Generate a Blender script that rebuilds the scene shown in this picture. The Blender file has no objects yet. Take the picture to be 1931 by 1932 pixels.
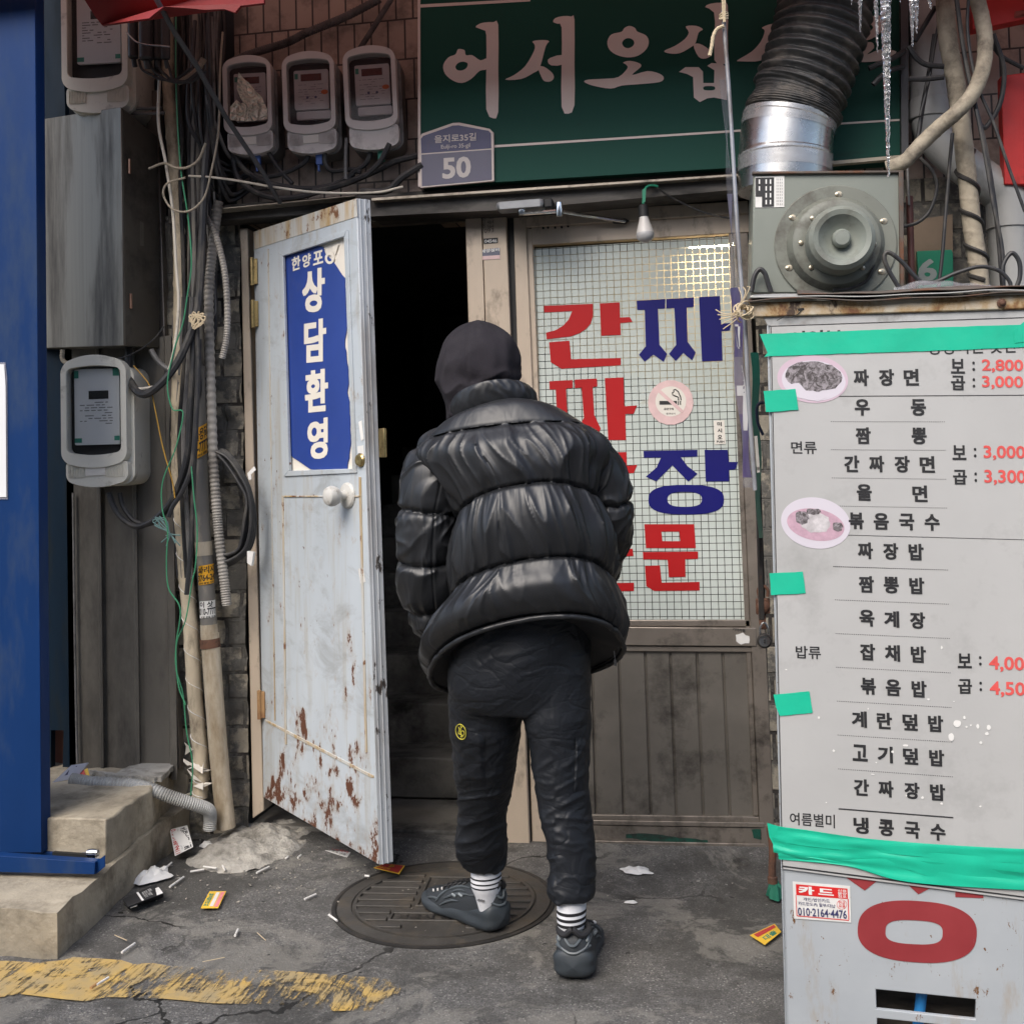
import bpy, bmesh, math, random
from mathutils import Vector, Matrix, noise
from mathutils.geometry import tessellate_polygon
random.seed(7)
R = math.radians
SC = bpy.context.scene
COL = SC.collection

# ---------------------------------------------------------------- camera
YAW, PITCH, ROLL = R(9.502), R(2.120), R(-1.471)
FPX, CX, CY, W0 = 2085.0, 965.5, 816.0, 1931.0
CAM = Vector((0, -4.1234, 1.38))
_f = Vector((-math.sin(YAW)*math.cos(PITCH), math.cos(YAW)*math.cos(PITCH), math.sin(PITCH)))
_r = Vector((math.cos(YAW), math.sin(YAW), 0)); _u = _r.cross(_f)
CR = math.cos(ROLL)*_r + math.sin(ROLL)*_u
CU = math.cos(ROLL)*_u - math.sin(ROLL)*_r
cd = bpy.data.cameras.new('camera'); cam = bpy.data.objects.new('camera', cd); COL.objects.link(cam)
mw = Matrix.Identity(4)
for i, ax in enumerate((CR, CU, -_f)):
    for k in range(3): mw[k][i] = ax[k]
mw.translation = CAM
cam.matrix_world = mw
cd.sensor_fit = 'HORIZONTAL'; cd.sensor_width = 36; cd.lens = 36*FPX/W0
cd.shift_y = (CY-966.0)/W0
cd.clip_start = .05; cd.clip_end = 500
SC.camera = cam

# ---------------------------------------------------------------- light
SUN_EL, SUN_AZ = 46, 200     # soft overcast light from the open street behind the camera
wd = bpy.data.worlds.new('World'); SC.world = wd; wd.use_nodes = True
nt = wd.node_tree; bg = nt.nodes['Background']
sk = nt.nodes.new('ShaderNodeTexSky'); sk.sky_type = 'NISHITA'; sk.sun_disc = False
sk.sun_elevation = R(SUN_EL); sk.sun_rotation = R(SUN_AZ)
sk.air_density = 1.0; sk.dust_density = 3.0; sk.ozone_density = 1.0
nt.links.new(sk.outputs[0], bg.inputs[0]); bg.inputs[1].default_value = .13
sl = bpy.data.lights.new('sun', 'SUN'); sl.energy = 1.2; sl.angle = R(40); sl.color = (1, .96, .9)
so = bpy.data.objects.new('sun', sl); COL.objects.link(so)
_sd = Vector((math.sin(R(SUN_AZ))*math.cos(R(SUN_EL)), math.cos(R(SUN_AZ))*math.cos(R(SUN_EL)), math.sin(R(SUN_EL))))
so.rotation_euler = _sd.to_track_quat('Z', 'Y').to_euler(); so.location = (0, -4, 8)
SC.view_settings.view_transform = 'Standard'; SC.view_settings.look = 'None'
SC.view_settings.exposure = 0.95; SC.view_settings.gamma = 1
SC.render.engine = 'CYCLES'
SC.cycles.max_bounces = 6; SC.cycles.transparent_max_bounces = 8; SC.cycles.sample_clamp_indirect = 6
SC.cycles.caustics_reflective = False; SC.cycles.caustics_refractive = False

# ---------------------------------------------------------------- measuring helpers (points of the photo -> points in the place)
def ray(x, y): return _f + CR*((x-CX)/FPX) - CU*((y-CY)/FPX)
class Plane:
    def __init__(s, p, n): s.p = Vector(p); s.n = Vector(n).normalized()
    def at(s, x, y, dep=0.0):
        d = ray(x, y); p = s.p + s.n*dep
        return CAM + d*((p-CAM).dot(s.n)/d.dot(s.n))
FAC = Plane((0, 0, 0), (0, -1, 0)); GND = Plane((0, 0, 0), (0, 0, 1))
def F(x, y, dep=0.0): return FAC.at(x, y, dep)
def G(x, y, z=0.0): return GND.at(x, y, z)
def mpp(u, dep=0.0): return u*(4.15-dep)/FPX        # picture units -> metres at a depth
def conv(ox, oy, k): return lambda x, y: (ox+x*k, oy+y*k)
cA = conv(0, 0, .2577); cB = conv(345.6, 0, .2577); cC = conv(760.2, 0, .3221); cD = conv(1313.1, 0, .322)
cE = conv(0, 470, .2577); cF = conv(414.7, 470, .2577); cG = conv(898.5, 470, .2863); cH = conv(1382.2, 539.1, .2861)
cI = conv(0, 933, .2577); cJ = conv(414.7, 967.6, .2577); cK = conv(725.7, 967.6, .2577); cL = conv(1036.7, 1036.7, .322)
cN = conv(1382.2, 1071.2, .2842); cO = conv(0, 1382.2, .2863); cP = conv(518.3, 1382.2, .34); cQ = conv(1105.8, 1382.2, .4273)
def L(c, pts): return [c(*p) for p in pts]

# ---------------------------------------------------------------- mesh helpers
class MB:
    def __init__(s): s.v = []; s.f = []; s.m = []
    def add(s, vs, fs, mi=0):
        o = len(s.v); s.v += [Vector(v) for v in vs]
        for f in fs: s.f.append([i+o for i in f]); s.m.append(mi)
    def prism3(s, loops, back, mi=0):
        """flat outline (first loop) with holes, given in 3D, thickened by the vector back"""
        loops = [[Vector(p) for p in l] for l in loops]
        flat = [p for l in loops for p in l]
        tri = tessellate_polygon(loops); n = len(flat)
        if back is None:
            s.add(flat, [list(t) for t in tri], mi); return
        fs = [list(t) for t in tri] + [[i+n for i in reversed(t)] for t in tri]
        o = 0
        for l in loops:
            k = len(l)
            for i in range(k): fs.append([o+i, o+(i+1) % k, o+(i+1) % k+n, o+i+n])
            o += k
        s.add(flat+[p+back for p in flat], fs, mi)
    def prism(s, pts, plane=FAC, dep=0.0, th=None, holes=(), mi=0):
        s.prism3([[plane.at(x, y, dep) for x, y in l] for l in [pts]+list(holes)], None if th is None else plane.n*(-th), mi)
    def box(s, a, b, mi=0):
        x0, y0, z0 = a; x1, y1, z1 = b
        s.add([(x0,y0,z0),(x1,y0,z0),(x1,y1,z0),(x0,y1,z0),(x0,y0,z1),(x1,y0,z1),(x1,y1,z1),(x0,y1,z1)],
              [[0,3,2,1],[4,5,6,7],[0,1,5,4],[1,2,6,5],[2,3,7,6],[3,0,4,7]], mi)
    def hexa(s, p, mi=0):
        s.add(p, [[0,3,2,1],[4,5,6,7],[0,1,5,4],[1,2,6,5],[2,3,7,6],[3,0,4,7]], mi)
    def tube(s, path, r, seg=10, caps=True, mod=None, mi=0):
        path = [Vector(p) for p in path]; n = len(path)
        rr = r if callable(r) else (lambda t: r)
        T = [(path[min(i+1, n-1)]-path[max(i-1, 0)]).normalized() for i in range(n)]
        N = T[0].orthogonal().normalized(); vs = []
        for i in range(n):
            N = (N - T[i]*N.dot(T[i])).normalized(); B = T[i].cross(N); t = i/(n-1)
            for k in range(seg):
                a = 2*math.pi*k/seg; q = rr(t)
                if mod: q *= mod(t, a)
                vs.append(path[i] + N*(q*math.cos(a)) + B*(q*math.sin(a)))
        fs = [[i*seg+k, i*seg+(k+1) % seg, (i+1)*seg+(k+1) % seg, (i+1)*seg+k] for i in range(n-1) for k in range(seg)]
        if caps: fs += [list(range(seg))[::-1], [(n-1)*seg+k for k in range(seg)]]
        s.add(vs, fs, mi)
    def lathe(s, prof, c, axis, seg=40, mi=0):
        c = Vector(c); A = Vector(axis).normalized(); N = A.orthogonal().normalized(); B = A.cross(N); vs = []
        for r, h in prof:
            for k in range(seg):
                a = 2*math.pi*k/seg; vs.append(c + A*h + N*(r*math.cos(a)) + B*(r*math.sin(a)))
        m = len(prof)
        fs = [[i*seg+k, i*seg+(k+1) % seg, (i+1)*seg+(k+1) % seg, (i+1)*seg+k] for i in range(m-1) for k in range(seg)]
        fs += [list(range(seg))[::-1], [(m-1)*seg+k for k in range(seg)]]
        s.add(vs, fs, mi)
    def grid(s, fn, nu, nv, closed=False, mi=0):
        vs = [fn(i/nu, j/nv) for j in range(nv+1) for i in range(nu if closed else nu+1)]
        w = nu if closed else nu+1
        fs = [[j*w+i, j*w+(i+1) % w, (j+1)*w+(i+1) % w, (j+1)*w+i] for j in range(nv) for i in range(nu)]
        s.add(vs, fs, mi)
def cr(pts, n):
    """n points along a smooth curve through pts (tuples or vectors)"""
    P = [Vector(p) for p in pts]
    if len(P) == 2: return [P[0].lerp(P[1], i/(n-1)) for i in range(n)]
    P = [P[0]*2-P[1]] + P + [P[-1]*2-P[-2]]; out = []; m = len(P)-3
    for i in range(n):
        t = i/(n-1)*m; k = min(int(t), m-1); t -= k; a, b, c, d = P[k:k+4]
        out.append(.5*((2*b) + (c-a)*t + (2*a-5*b+4*c-d)*t*t + (3*b-a-3*c+d)*t**3))
    return out
def path(pts, dep, n=None, conv_=None):
    """smooth 3D curve through photo points at the given depth(s) off the facade"""
    if conv_: pts = L(conv_, pts)
    ds = dep if isinstance(dep, (list, tuple)) else [dep]*len(pts)
    if len(ds) != len(pts): ds = [ds[0]+(ds[-1]-ds[0])*i/(len(pts)-1) for i in range(len(pts))]
    return cr([F(x, y, d) for (x, y), d in zip(pts, ds)], n or 8*(len(pts)-1)+1)
def ell(cx, cy, rx, ry, n=36, p=2.0, rot=0):
    o = []
    for k in range(n):
        a = 2*math.pi*k/n; c, s_ = math.cos(a), math.sin(a)
        x = rx*math.copysign(abs(c)**(2/p), c); y = ry*math.copysign(abs(s_)**(2/p), s_)
        o.append((cx+x*math.cos(rot)-y*math.sin(rot), cy+x*math.sin(rot)+y*math.cos(rot)))
    return o
def smo(pts, n=4):
    """rounded closed outline through pts"""
    P = [Vector((*p, 0)) for p in pts]; k = len(P); out = []
    for i in range(k):
        a, b, c, d = P[i-1], P[i], P[(i+1) % k], P[(i+2) % k]
        for j in range(n):
            t = j/n; q = .5*((2*b) + (c-a)*t + (2*a-5*b+4*c-d)*t*t + (3*b-a-3*c+d)*t**3); out.append((q.x, q.y))
    return out
def rough_line(pts, amp, seed=0, step=8):
    """closed outline with ragged torn edges"""
    rnd = random.Random(seed); out = []
    for i in range(len(pts)):
        a = Vector(pts[i]); b = Vector(pts[(i+1) % len(pts)]); n = max(1, int((b-a).length/step))
        for j in range(n):
            p = a.lerp(b, j/n); out.append((p.x+rnd.uniform(-amp, amp), p.y+rnd.uniform(-amp, amp)))
    return out
# ---------------------------------------------------------------- lettering
_TX = {}
def text_geo(sx, bold):
    k = (sx, bold)
    if k not in _TX:
        c = bpy.data.curves.new('lettering', 'FONT'); c.body = sx; c.offset = bold; c.resolution_u = 3
        o = bpy.data.objects.new('lettering', c); COL.objects.link(o)
        dg = bpy.context.evaluated_depsgraph_get(); m = bpy.data.meshes.new_from_object(o.evaluated_get(dg))
        vs = [(v.co.x, v.co.y) for v in m.vertices]; fs = [list(p.vertices) for p in m.polygons]
        x0 = min(v[0] for v in vs); x1 = max(v[0] for v in vs); y0 = min(v[1] for v in vs); y1 = max(v[1] for v in vs)
        _TX[k] = ([((x-x0)/(x1-x0), (y-y0)/(y1-y0)) for x, y in vs], fs)
        bpy.data.objects.remove(o); bpy.data.curves.remove(c); bpy.data.meshes.remove(m)
    return _TX[k]
def put(mb, sx, quad, plane=FAC, dep=0.0, bold=.02, mi=0):
    """letters filling a quad TL,TR,BR,BL given in photo points; heavy strokes are laid as a few shifted layers of print"""
    heavy = max(0, bold-.016); vs, fs = text_geo(sx, min(bold, .016)); (a, b, c, d) = [Vector(q) for q in quad]
    n = max(1, len(sx.replace(' ', ''))); lines = sx.count('\n')+1
    ku, kv = heavy*1.15/max(1, n/lines), heavy*1.0/lines
    for k, (su, sv) in enumerate([(0, 0)] if not heavy else [(0, 0), (1, .6), (-1, .6), (1, -.6), (-1, -.6)]):
        out = []
        for u, v in vs:
            u = ku+(1-2*ku)*u+su*ku; v = kv+(1-2*kv)*v+sv*kv
            p = a.lerp(b, u).lerp(d.lerp(c, u), 1-v); out.append(plane.at(p.x, p.y, dep+.00012*k))
        mb.add(out, fs, mi)
def tx(mb, sx, cx, cy, w, h, slope=0, tilt=.03, plane=FAC, dep=0.0, bold=.02, mi=0):
    q = [(cx+i*w/2+j*h/2*tilt, cy+j*h/2+i*w/2*slope) for i, j in ((-1,-1),(1,-1),(1,1),(-1,1))]
    put(mb, sx, q, plane, dep, bold, mi)
# ---------------------------------------------------------------- objects
def wloc(o):
    l = Vector((0, 0, 0))
    while o: l += o.location; o = o.parent
    return l
def thing(name, label, cat, loc, group=None, kind=None):
    o = bpy.data.objects.new(name, None); COL.objects.link(o); o.location = loc; o.empty_display_size = .1
    o['label'] = label; o['category'] = cat
    if group: o['group'] = group
    if kind: o['kind'] = kind
    return o
def mesh_of(name, mb, off, mats, ang=32):
    me = bpy.data.meshes.new(name); me.from_pydata([v-off for v in mb.v], [], mb.f)
    mats = mats if isinstance(mats, (list, tuple)) else [mats]
    for m in mats: me.materials.append(m)
    if len(mats) > 1: me.polygons.foreach_set('material_index', mb.m)
    bm = bmesh.new(); bm.from_mesh(me); bmesh.ops.recalc_face_normals(bm, faces=bm.faces); bm.to_mesh(me); bm.free()
    me.shade_smooth(); me.set_sharp_from_angle(angle=R(ang)); me.update()
    return me
def bev(o, w, seg=2):
    if w:
        m = o.modifiers.new('bevel', 'BEVEL'); m.width = w; m.segments = seg; m.limit_method = 'ANGLE'; m.angle_limit = R(40)
        m.harden_normals = False
def part(name, mb, mats, parent, bevel=0, label=None, local=False, ang=32):
    o = bpy.data.objects.new(name, mesh_of(name, mb, Vector((0,0,0)) if local else wloc(parent), mats, ang)); COL.objects.link(o); o.parent = parent
    bev(o, bevel)
    if label: o['label'] = label
    return o
def solo(name, mb, mats, label=None, cat=None, group=None, kind=None, bevel=0, ang=32):
    lo = Vector([min(v[i] for v in mb.v) for i in range(3)]); hi = Vector([max(v[i] for v in mb.v) for i in range(3)])
    loc = Vector(((lo.x+hi.x)/2, (lo.y+hi.y)/2, lo.z))
    if kind == 'structure': loc = Vector((0, 0, 0))
    o = bpy.data.objects.new(name, mesh_of(name, mb, loc, mats, ang)); COL.objects.link(o); o.location = loc; bev(o, bevel)
    if label: o['label'] = label
    if cat: o['category'] = cat
    if group: o['group'] = group
    if kind: o['kind'] = kind
    return o
# ---------------------------------------------------------------- materials
class NT:
    def __init__(s, name):
        s.m = bpy.data.materials.new(name); s.m.use_nodes = True; s.t = s.m.node_tree
        s.b = s.t.nodes['Principled BSDF']; s.out = s.t.nodes['Material Output']
        s.tc = s.n('TexCoord')
    def n(s, typ, **kw):
        nd = s.t.nodes.new('ShaderNode'+typ)
        for k, v in kw.items(): setattr(nd, k, v)
        return nd
    def l(s, a, b): s.t.links.new(a, b)
    def co(s, scale=(1,1,1), rot=(0,0,0), loc=(0,0,0)):
        mp = s.n('Mapping'); mp.inputs['Scale'].default_value = scale; mp.inputs['Rotation'].default_value = rot; mp.inputs['Location'].default_value = loc
        s.l(s.tc.outputs['Object'], mp.inputs['Vector']); return mp.outputs[0]
    def noise(s, scale, detail=6, rough=.55, co=None, dist=0):
        nd = s.n('TexNoise'); nd.inputs['Scale'].default_value = scale; nd.inputs['Detail'].default_value = detail
        nd.inputs['Roughness'].default_value = rough; nd.inputs['Distortion'].default_value = dist
        s.l(co if co is not None else s.co(), nd.inputs['Vector']); return nd.outputs['Fac']
    def ramp(s, fac, a, b, ca=(0,0,0,1), cb=(1,1,1,1)):
        nd = s.n('ValToRGB'); e = nd.color_ramp.elements; e[0].position = a; e[1].position = b; e[0].color = ca; e[1].color = cb
        s.l(fac, nd.inputs[0]); return nd.outputs[0]
    def mix(s, fac, a, b, blend='MIX'):
        nd = s.n('Mix', data_type='RGBA', blend_type=blend)
        for sock, v in ((nd.inputs[0], fac), (nd.inputs[6], a), (nd.inputs[7], b)):
            if hasattr(v, 'is_linked'): s.l(v, sock)
            elif isinstance(v, (int, float)): sock.default_value = v
            else: sock.default_value = (*v[:3], 1)
        return nd.outputs[2]
    def math(s, op, a, b=0.0, c=None):
        nd = s.n('Math', operation=op)
        for i, v in enumerate((a, b) if c is None else (a, b, c)):
            if hasattr(v, 'is_linked'): s.l(v, nd.inputs[i])
            else: nd.inputs[i].default_value = v
        return nd.outputs[0]
    def bump(s, h, strength=.3, dist=.01, prev=None):
        nd = s.n('Bump'); nd.inputs['Strength'].default_value = strength; nd.inputs['Distance'].default_value = dist
        s.l(h, nd.inputs['Height'])
        if prev is not None: s.l(prev, nd.inputs['Normal'])
        return nd.outputs[0]
    def fin(s, col=None, rough=None, metal=0, normal=None, spec=.5):
        for k, v in (('Base Color', col), ('Roughness', rough), ('Metallic', metal), ('Normal', normal)):
            if v is None: continue
            if hasattr(v, 'is_linked'): s.l(v, s.b.inputs[k])
            elif k == 'Base Color': s.b.inputs[k].default_value = (*v[:3], 1)
            else: s.b.inputs[k].default_value = v
        s.b.inputs['Specular IOR Level'].default_value = spec
        return s.m
    def sep(s, co=None):
        nd = s.n('SeparateXYZ'); s.l(co if co is not None else s.tc.outputs['Object'], nd.inputs[0]); return nd.outputs
def sc3(c, k): return tuple(min(1, max(0, x*k)) for x in c)
_MATS = {}
def M(name, base, rough=.6, metal=0, var=.18, vs=5, dirt=None, damt=.5, ds=7, stretch=(1,1,1), bump=.15, bs=60, bd=.004, spec=.5, detail=7):
    if name in _MATS: return _MATS[name]
    t = NT(name); co = t.co(stretch)
    c = t.mix(t.ramp(t.noise(vs, detail, .6, co), .3, .7), sc3(base, 1-var), sc3(base, 1+var))
    rg = t.math('ADD', t.math('MULTIPLY', t.noise(vs*3, 4, .5, co), .25), rough-.12)
    if dirt:
        lo = .715-.45*damt
        f = t.ramp(t.noise(ds, 9, .68, t.co(stretch, loc=(3,7,1))), lo, lo+.17)
        c = t.mix(t.math('MULTIPLY', f, .85), c, dirt)
        rg = t.math('ADD', rg, t.math('MULTIPLY', f, .2))
    nm = t.bump(t.noise(bs, 5, .6, co), bump, bd) if bump else None
    t.fin(c, rg, metal, nm, spec); _MATS[name] = t.m
    return t.m
SOOT = (.018, .016, .014)
RUST = (.16, .055, .02)
m_black = M('black rubber', (.035,.035,.037), .5, bump=.2, dirt=(.09,.08,.07), damt=.42, ds=12)
m_blackcable = M('dusty black cable', (.026,.026,.028), .5, dirt=(.11,.1,.085), damt=.5, ds=14, stretch=(1,1,.4))
m_greycable = M('grey cable', (.16,.155,.15), .5, dirt=(.05,.045,.04), damt=.5, ds=9)
m_whitecable = M('cream cable', (.62,.57,.48), .5, dirt=(.2,.17,.13), damt=.4, ds=9)
m_tancable = M('tan cable', (.34,.29,.22), .55, dirt=(.08,.07,.05), damt=.45, ds=9)
m_greenwire = M('green wire', (.05,.26,.13), .5)
m_yellowwire = M('yellow wire', (.5,.28,.04), .5)
m_blue = M('blue painted steel', (.006,.033,.125), .5, var=.12, vs=3, dirt=(.035,.06,.115), damt=.42, ds=4, stretch=(1,1,.3), bump=.25, bs=3, bd=.02, spec=.15)
m_teal = M('dark teal panel', (.003,.012,.025), .6, var=.3, vs=3, dirt=(.012,.018,.022), damt=.5, stretch=(2,2,.4), spec=.15)
m_cream = M('weathered cream plastic', (.72,.69,.60), .42, var=.08, dirt=(.2,.18,.14), damt=.34, ds=10, bump=.05)
m_pinkmeter = M('grey plastic meter cover', (.64,.60,.57), .45, var=.08, dirt=(.16,.14,.12), damt=.4, ds=8, bump=.05)
m_meterback = M('dark grey plastic', (.20,.19,.18), .5, dirt=(.05,.045,.04), damt=.5)
m_card = M('white meter card', (.66,.68,.68), .6, var=.05, bump=0)
m_ink = M('black ink', (.02,.02,.022), .6, bump=0)
m_greyink = M('grey print', (.2,.2,.2), .6, bump=0)
m_inkw = M('white print', (.82,.81,.78), .5, var=.05, bump=0)
m_lcd = M('dark display', (.03,.032,.03), .2, bump=0)
m_lcdred = M('unlit red display', (.10,.012,.010), .2, bump=0)
m_teal_sticker = M('teal sticker', (.03,.24,.17), .5, bump=0)
m_orange = M('orange seal sticker', (.7,.16,.04), .5, bump=0)
m_bluetab = M('blue seal tab', (.06,.12,.35), .5, bump=0)
m_yellowst = M('orange yellow sticker', (.72,.36,.02), .5, dirt=(.3,.2,.08), damt=.3, bump=0)
m_whitest = M('white sticker', (.74,.73,.70), .5, dirt=(.4,.38,.33), damt=.3, bump=0)
m_clad = M('brown ribbed cladding', (.165,.152,.13), .45, metal=.35, var=.3, vs=4, dirt=(.05,.045,.04), damt=.55, ds=3, stretch=(1,1,.35), bump=.1)
m_beige = M('beige aluminium', (.52,.43,.335), .42, metal=.15, var=.1, dirt=(.09,.07,.05), damt=.36, ds=9, stretch=(1,1,.5), bump=.05)
m_beigedark = M('grimy brown aluminium', (.27,.235,.2), .38, metal=.5, var=.15, dirt=(.035,.03,.025), damt=.48, ds=6, bump=.06)
m_panel = M('brown metal kick panel', (.215,.195,.168), .42, metal=.45, var=.15, dirt=(.035,.03,.026), damt=.44, ds=4, bump=.06)
m_rubber = M('black gasket', (.012,.012,.012), .6)
m_wallpipe = M('wrapped cream pipe', (.60,.51,.37), .6, var=.2, vs=9, dirt=(.13,.1,.07), damt=.5, ds=12, stretch=(1,1,.4), bump=.5, bs=45, bd=.006)
m_greypipe = M('grey taped pipe', (.19,.18,.165), .6, var=.25, dirt=(.42,.37,.29), damt=.42, ds=11, stretch=(1,1,.35), bump=.25)
m_pvc = M('dirty cream pipe', (.56,.49,.38), .5, var=.15, dirt=(.22,.16,.09), damt=.5, ds=6, stretch=(1,1,.3), bump=.1)
m_pvcgrey = M('grey plastic pipe', (.40,.40,.385), .4, var=.1, dirt=(.14,.13,.11), damt=.45, ds=5, stretch=(1,1,.4), bump=.08)
m_beigewrap = M('beige fabric wrapped pipe', (.38,.33,.25), .75, var=.2, vs=14, dirt=(.12,.1,.08), damt=.5, ds=9, bump=.6, bs=60, bd=.005)
m_conduit = M('grey ribbed conduit', (.30,.28,.25), .55, var=.15, dirt=(.07,.06,.05), damt=.5, ds=5)
m_conduitdark = M('dark ribbed conduit', (.11,.1,.095), .6, dirt=(.03,.025,.025), damt=.5)
m_rod = M('dark grey rod', (.085,.085,.09), .5, metal=.3)
m_signletter = M('faded white vinyl', (.80,.69,.62), .5, var=.05, bump=0)
m_plateblue = M('navy enamel plate', (.05,.05,.14), .35, var=.05, bump=0, dirt=(.1,.09,.11), damt=.3)
m_platelow = M('grey blue enamel', (.12,.115,.175), .35, var=.08, bump=0)
m_ledge = M('sooty ledge metal', (.085,.075,.065), .55, var=.3, dirt=SOOT, damt=.6, ds=6, stretch=(.5,1,1.5), bump=.3)
m_ledgeedge = M('bare metal edge', (.42,.37,.3), .4, metal=.5, dirt=(.08,.06,.05), damt=.45, ds=14)
m_steel = M('galvanised steel', (.55,.55,.54), .28, metal=1, var=.15, vs=7, bump=.08, bs=20)
m_chrome = M('polished steel', (.72,.72,.72), .16, metal=1, var=.05, bump=0)
m_closer = M('silver grey enamel', (.27,.28,.29), .4, metal=.4, var=.08)
m_brass = M('worn brass', (.42,.32,.15), .35, metal=.9, dirt=(.08,.06,.03), damt=.45, ds=25)
m_knob = M('painted white knob', (.62,.61,.57), .4, dirt=(.25,.22,.18), damt=.42, ds=30)
m_fan = M('grey green machine enamel', (.215,.235,.205), .48, var=.07, dirt=(.10,.09,.07), damt=.4, ds=5, bump=.08, bs=120)
m_fandirt = M('grimy grey green enamel', (.185,.195,.165), .5, var=.12, dirt=(.06,.05,.038), damt=.5, ds=7, bump=.1, bs=90)
m_screw = M('zinc screw', (.5,.44,.33), .35, metal=.9, bump=0)
m_boxrust = M('rusty edge steel', (.10,.08,.065), .6, dirt=RUST, damt=.5, ds=12)
m_red = M('red canvas', (.20,.008,.007), .65, var=.12, bump=.2, bs=200)
m_redboard = M('red board', (.55,.02,.016), .5, var=.12, dirt=(.15,.02,.015), damt=.35)
m_board = M('menu board laminate', (.485,.485,.475), .34, var=.06, vs=2.2, dirt=(.36,.36,.35), damt=.36, ds=4, bump=.10, bs=5, bd=.02)
m_tape = M('green cloth tape', (.012,.50,.31), .42, var=.1, vs=8, bump=.25, bs=22, bd=.004)
m_redink = M('faded red print', (.72,.10,.09), .5, bump=0)
m_bowlrim = M('faded pink print', (.62,.48,.56), .5, var=.05, bump=0)
m_bowlwhite = M('pale lilac print', (.66,.62,.68), .5, var=.03, bump=0)
m_bowlpink = M('pink soup print', (.55,.36,.44), .5, var=.15, vs=60, bump=0)
m_cream_note = M('white paper', (.78,.79,.8), .5, var=.03, bump=.05)
m_poster = M('blue vinyl poster', (.022,.055,.27), .4, var=.08, dirt=(.05,.08,.25), damt=.25, bump=.12, bs=14)
m_posterwhite = M('cream paper', (.78,.73,.64), .6, var=.06, bump=.1)
m_winred = M('red vinyl letter', (.42,.012,.014), .5, var=.06, bump=0, spec=.25)
m_winblue = M('blue vinyl letter', (.008,.008,.135), .5, var=.08, bump=0, spec=.25)
m_pinkst = M('pink sticker', (.70,.50,.49), .5, var=.1, vs=20, bump=0)
m_creamst = M('cream sticker', (.74,.70,.63), .5, var=.04, bump=0)
m_tealgreen = M('green plate', (.01,.22,.12), .45, var=.1)
m_redpipe = M('red brown pipe', (.10,.035,.03), .5)
m_concrete = M('step concrete', (.35,.305,.23), .8, var=.4, vs=4, dirt=(.11,.09,.06), damt=.52, ds=4.5, bump=.8, bs=45, bd=.006, detail=10)
m_rubble = M('rough grey cement', (.37,.35,.31), .85, var=.3, vs=9, dirt=(.13,.12,.1), damt=.5, ds=10, bump=.9, bs=55, bd=.01)
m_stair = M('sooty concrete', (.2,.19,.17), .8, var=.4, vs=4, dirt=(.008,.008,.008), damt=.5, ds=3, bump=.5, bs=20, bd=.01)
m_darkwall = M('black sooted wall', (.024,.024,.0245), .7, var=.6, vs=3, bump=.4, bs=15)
m_roomwall = M('warm painted room wall', (.62,.5,.36), .7, var=.1)
m_roomdark = M('dark room furniture', (.035,.03,.027), .7)
m_iron = M('rusty iron', (.13,.06,.035), .65, dirt=(.05,.03,.022), damt=.5, ds=20, bump=.4)
m_darkiron = M('dark iron lock', (.045,.042,.04), .5, metal=.5, dirt=RUST, damt=.3, ds=30)
m_manhole = M('cast iron cover', (.078,.072,.064), .55, metal=.35, var=.25, vs=6, dirt=(.12,.098,.072), damt=.45, ds=6, bump=.4, bs=180, bd=.003)
m_manring = M('black cast ring', (.03,.028,.026), .6, metal=.3, dirt=(.09,.075,.06), damt=.45)
m_leaflet = M('yellow leaflet', (.80,.50,.05), .5, bump=0)
m_leafred = M('red leaflet', (.50,.05,.045), .5, bump=0)
m_leafpink = M('pink leaflet', (.75,.25,.25), .5, bump=0)
m_butt = M('cigarette paper', (.74,.72,.68), .7, dirt=(.4,.36,.3), damt=.4, ds=60, bump=0)
m_filter = M('brown filter', (.42,.24,.1), .7, bump=0)
m_tissue = M('crumpled tissue', (.78,.77,.74), .85, bump=.4, bs=40)
m_bluepipe = M('blue plastic pipe', (.03,.25,.62), .4, bump=0)
m_wood = M('grimy brown plywood', (.085,.07,.055), .8, dirt=(.03,.025,.02), damt=.5, stretch=(1,1,4))
m_rope = M('pale rope', (.55,.45,.30), .85, bump=.6, bs=120)
m_bulbwhite = M('white bulb body', (.6,.58,.55), .4, bump=0)
m_bulbglass = M('unlit frosted bulb', (.42,.42,.42), .3, bump=0)
m_darktape = M('dark spiral tape', (.03,.028,.026), .5)
m_badge = M('black badge', (.012,.012,.01), .6, bump=0)
m_badgey = M('yellow stitch', (.55,.5,.06), .6, bump=0)
m_sock = M('white knit sock', (.78,.79,.82), .85, var=.04, bump=.5, bs=260, bd=.002)
m_sockblack = M('black knit stripe', (.012,.012,.014), .85, bump=.3, bs=260)
m_shoe = M('charcoal mesh shoe', (.030,.035,.040), .55, var=.2, bump=.4, bs=300, bd=.002)
m_sole = M('dark rubber sole', (.035,.043,.050), .55, var=.1, bump=.1)
m_cage = M('grey shoe cage', (.085,.10,.11), .4, bump=0)
m_skin = M('skin', (.5,.32,.24), .5, bump=.05)
m_hair = M('black hair', (.012,.01,.01), .5)
m_hood = M('faded black cotton', (.023,.0205,.025), .95, var=.25, vs=9, dirt=(.036,.033,.038), damt=.45, ds=7, bump=.8, bs=420, bd=.0015, spec=.25)
m_pants = None
m_clearplastic = None

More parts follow.
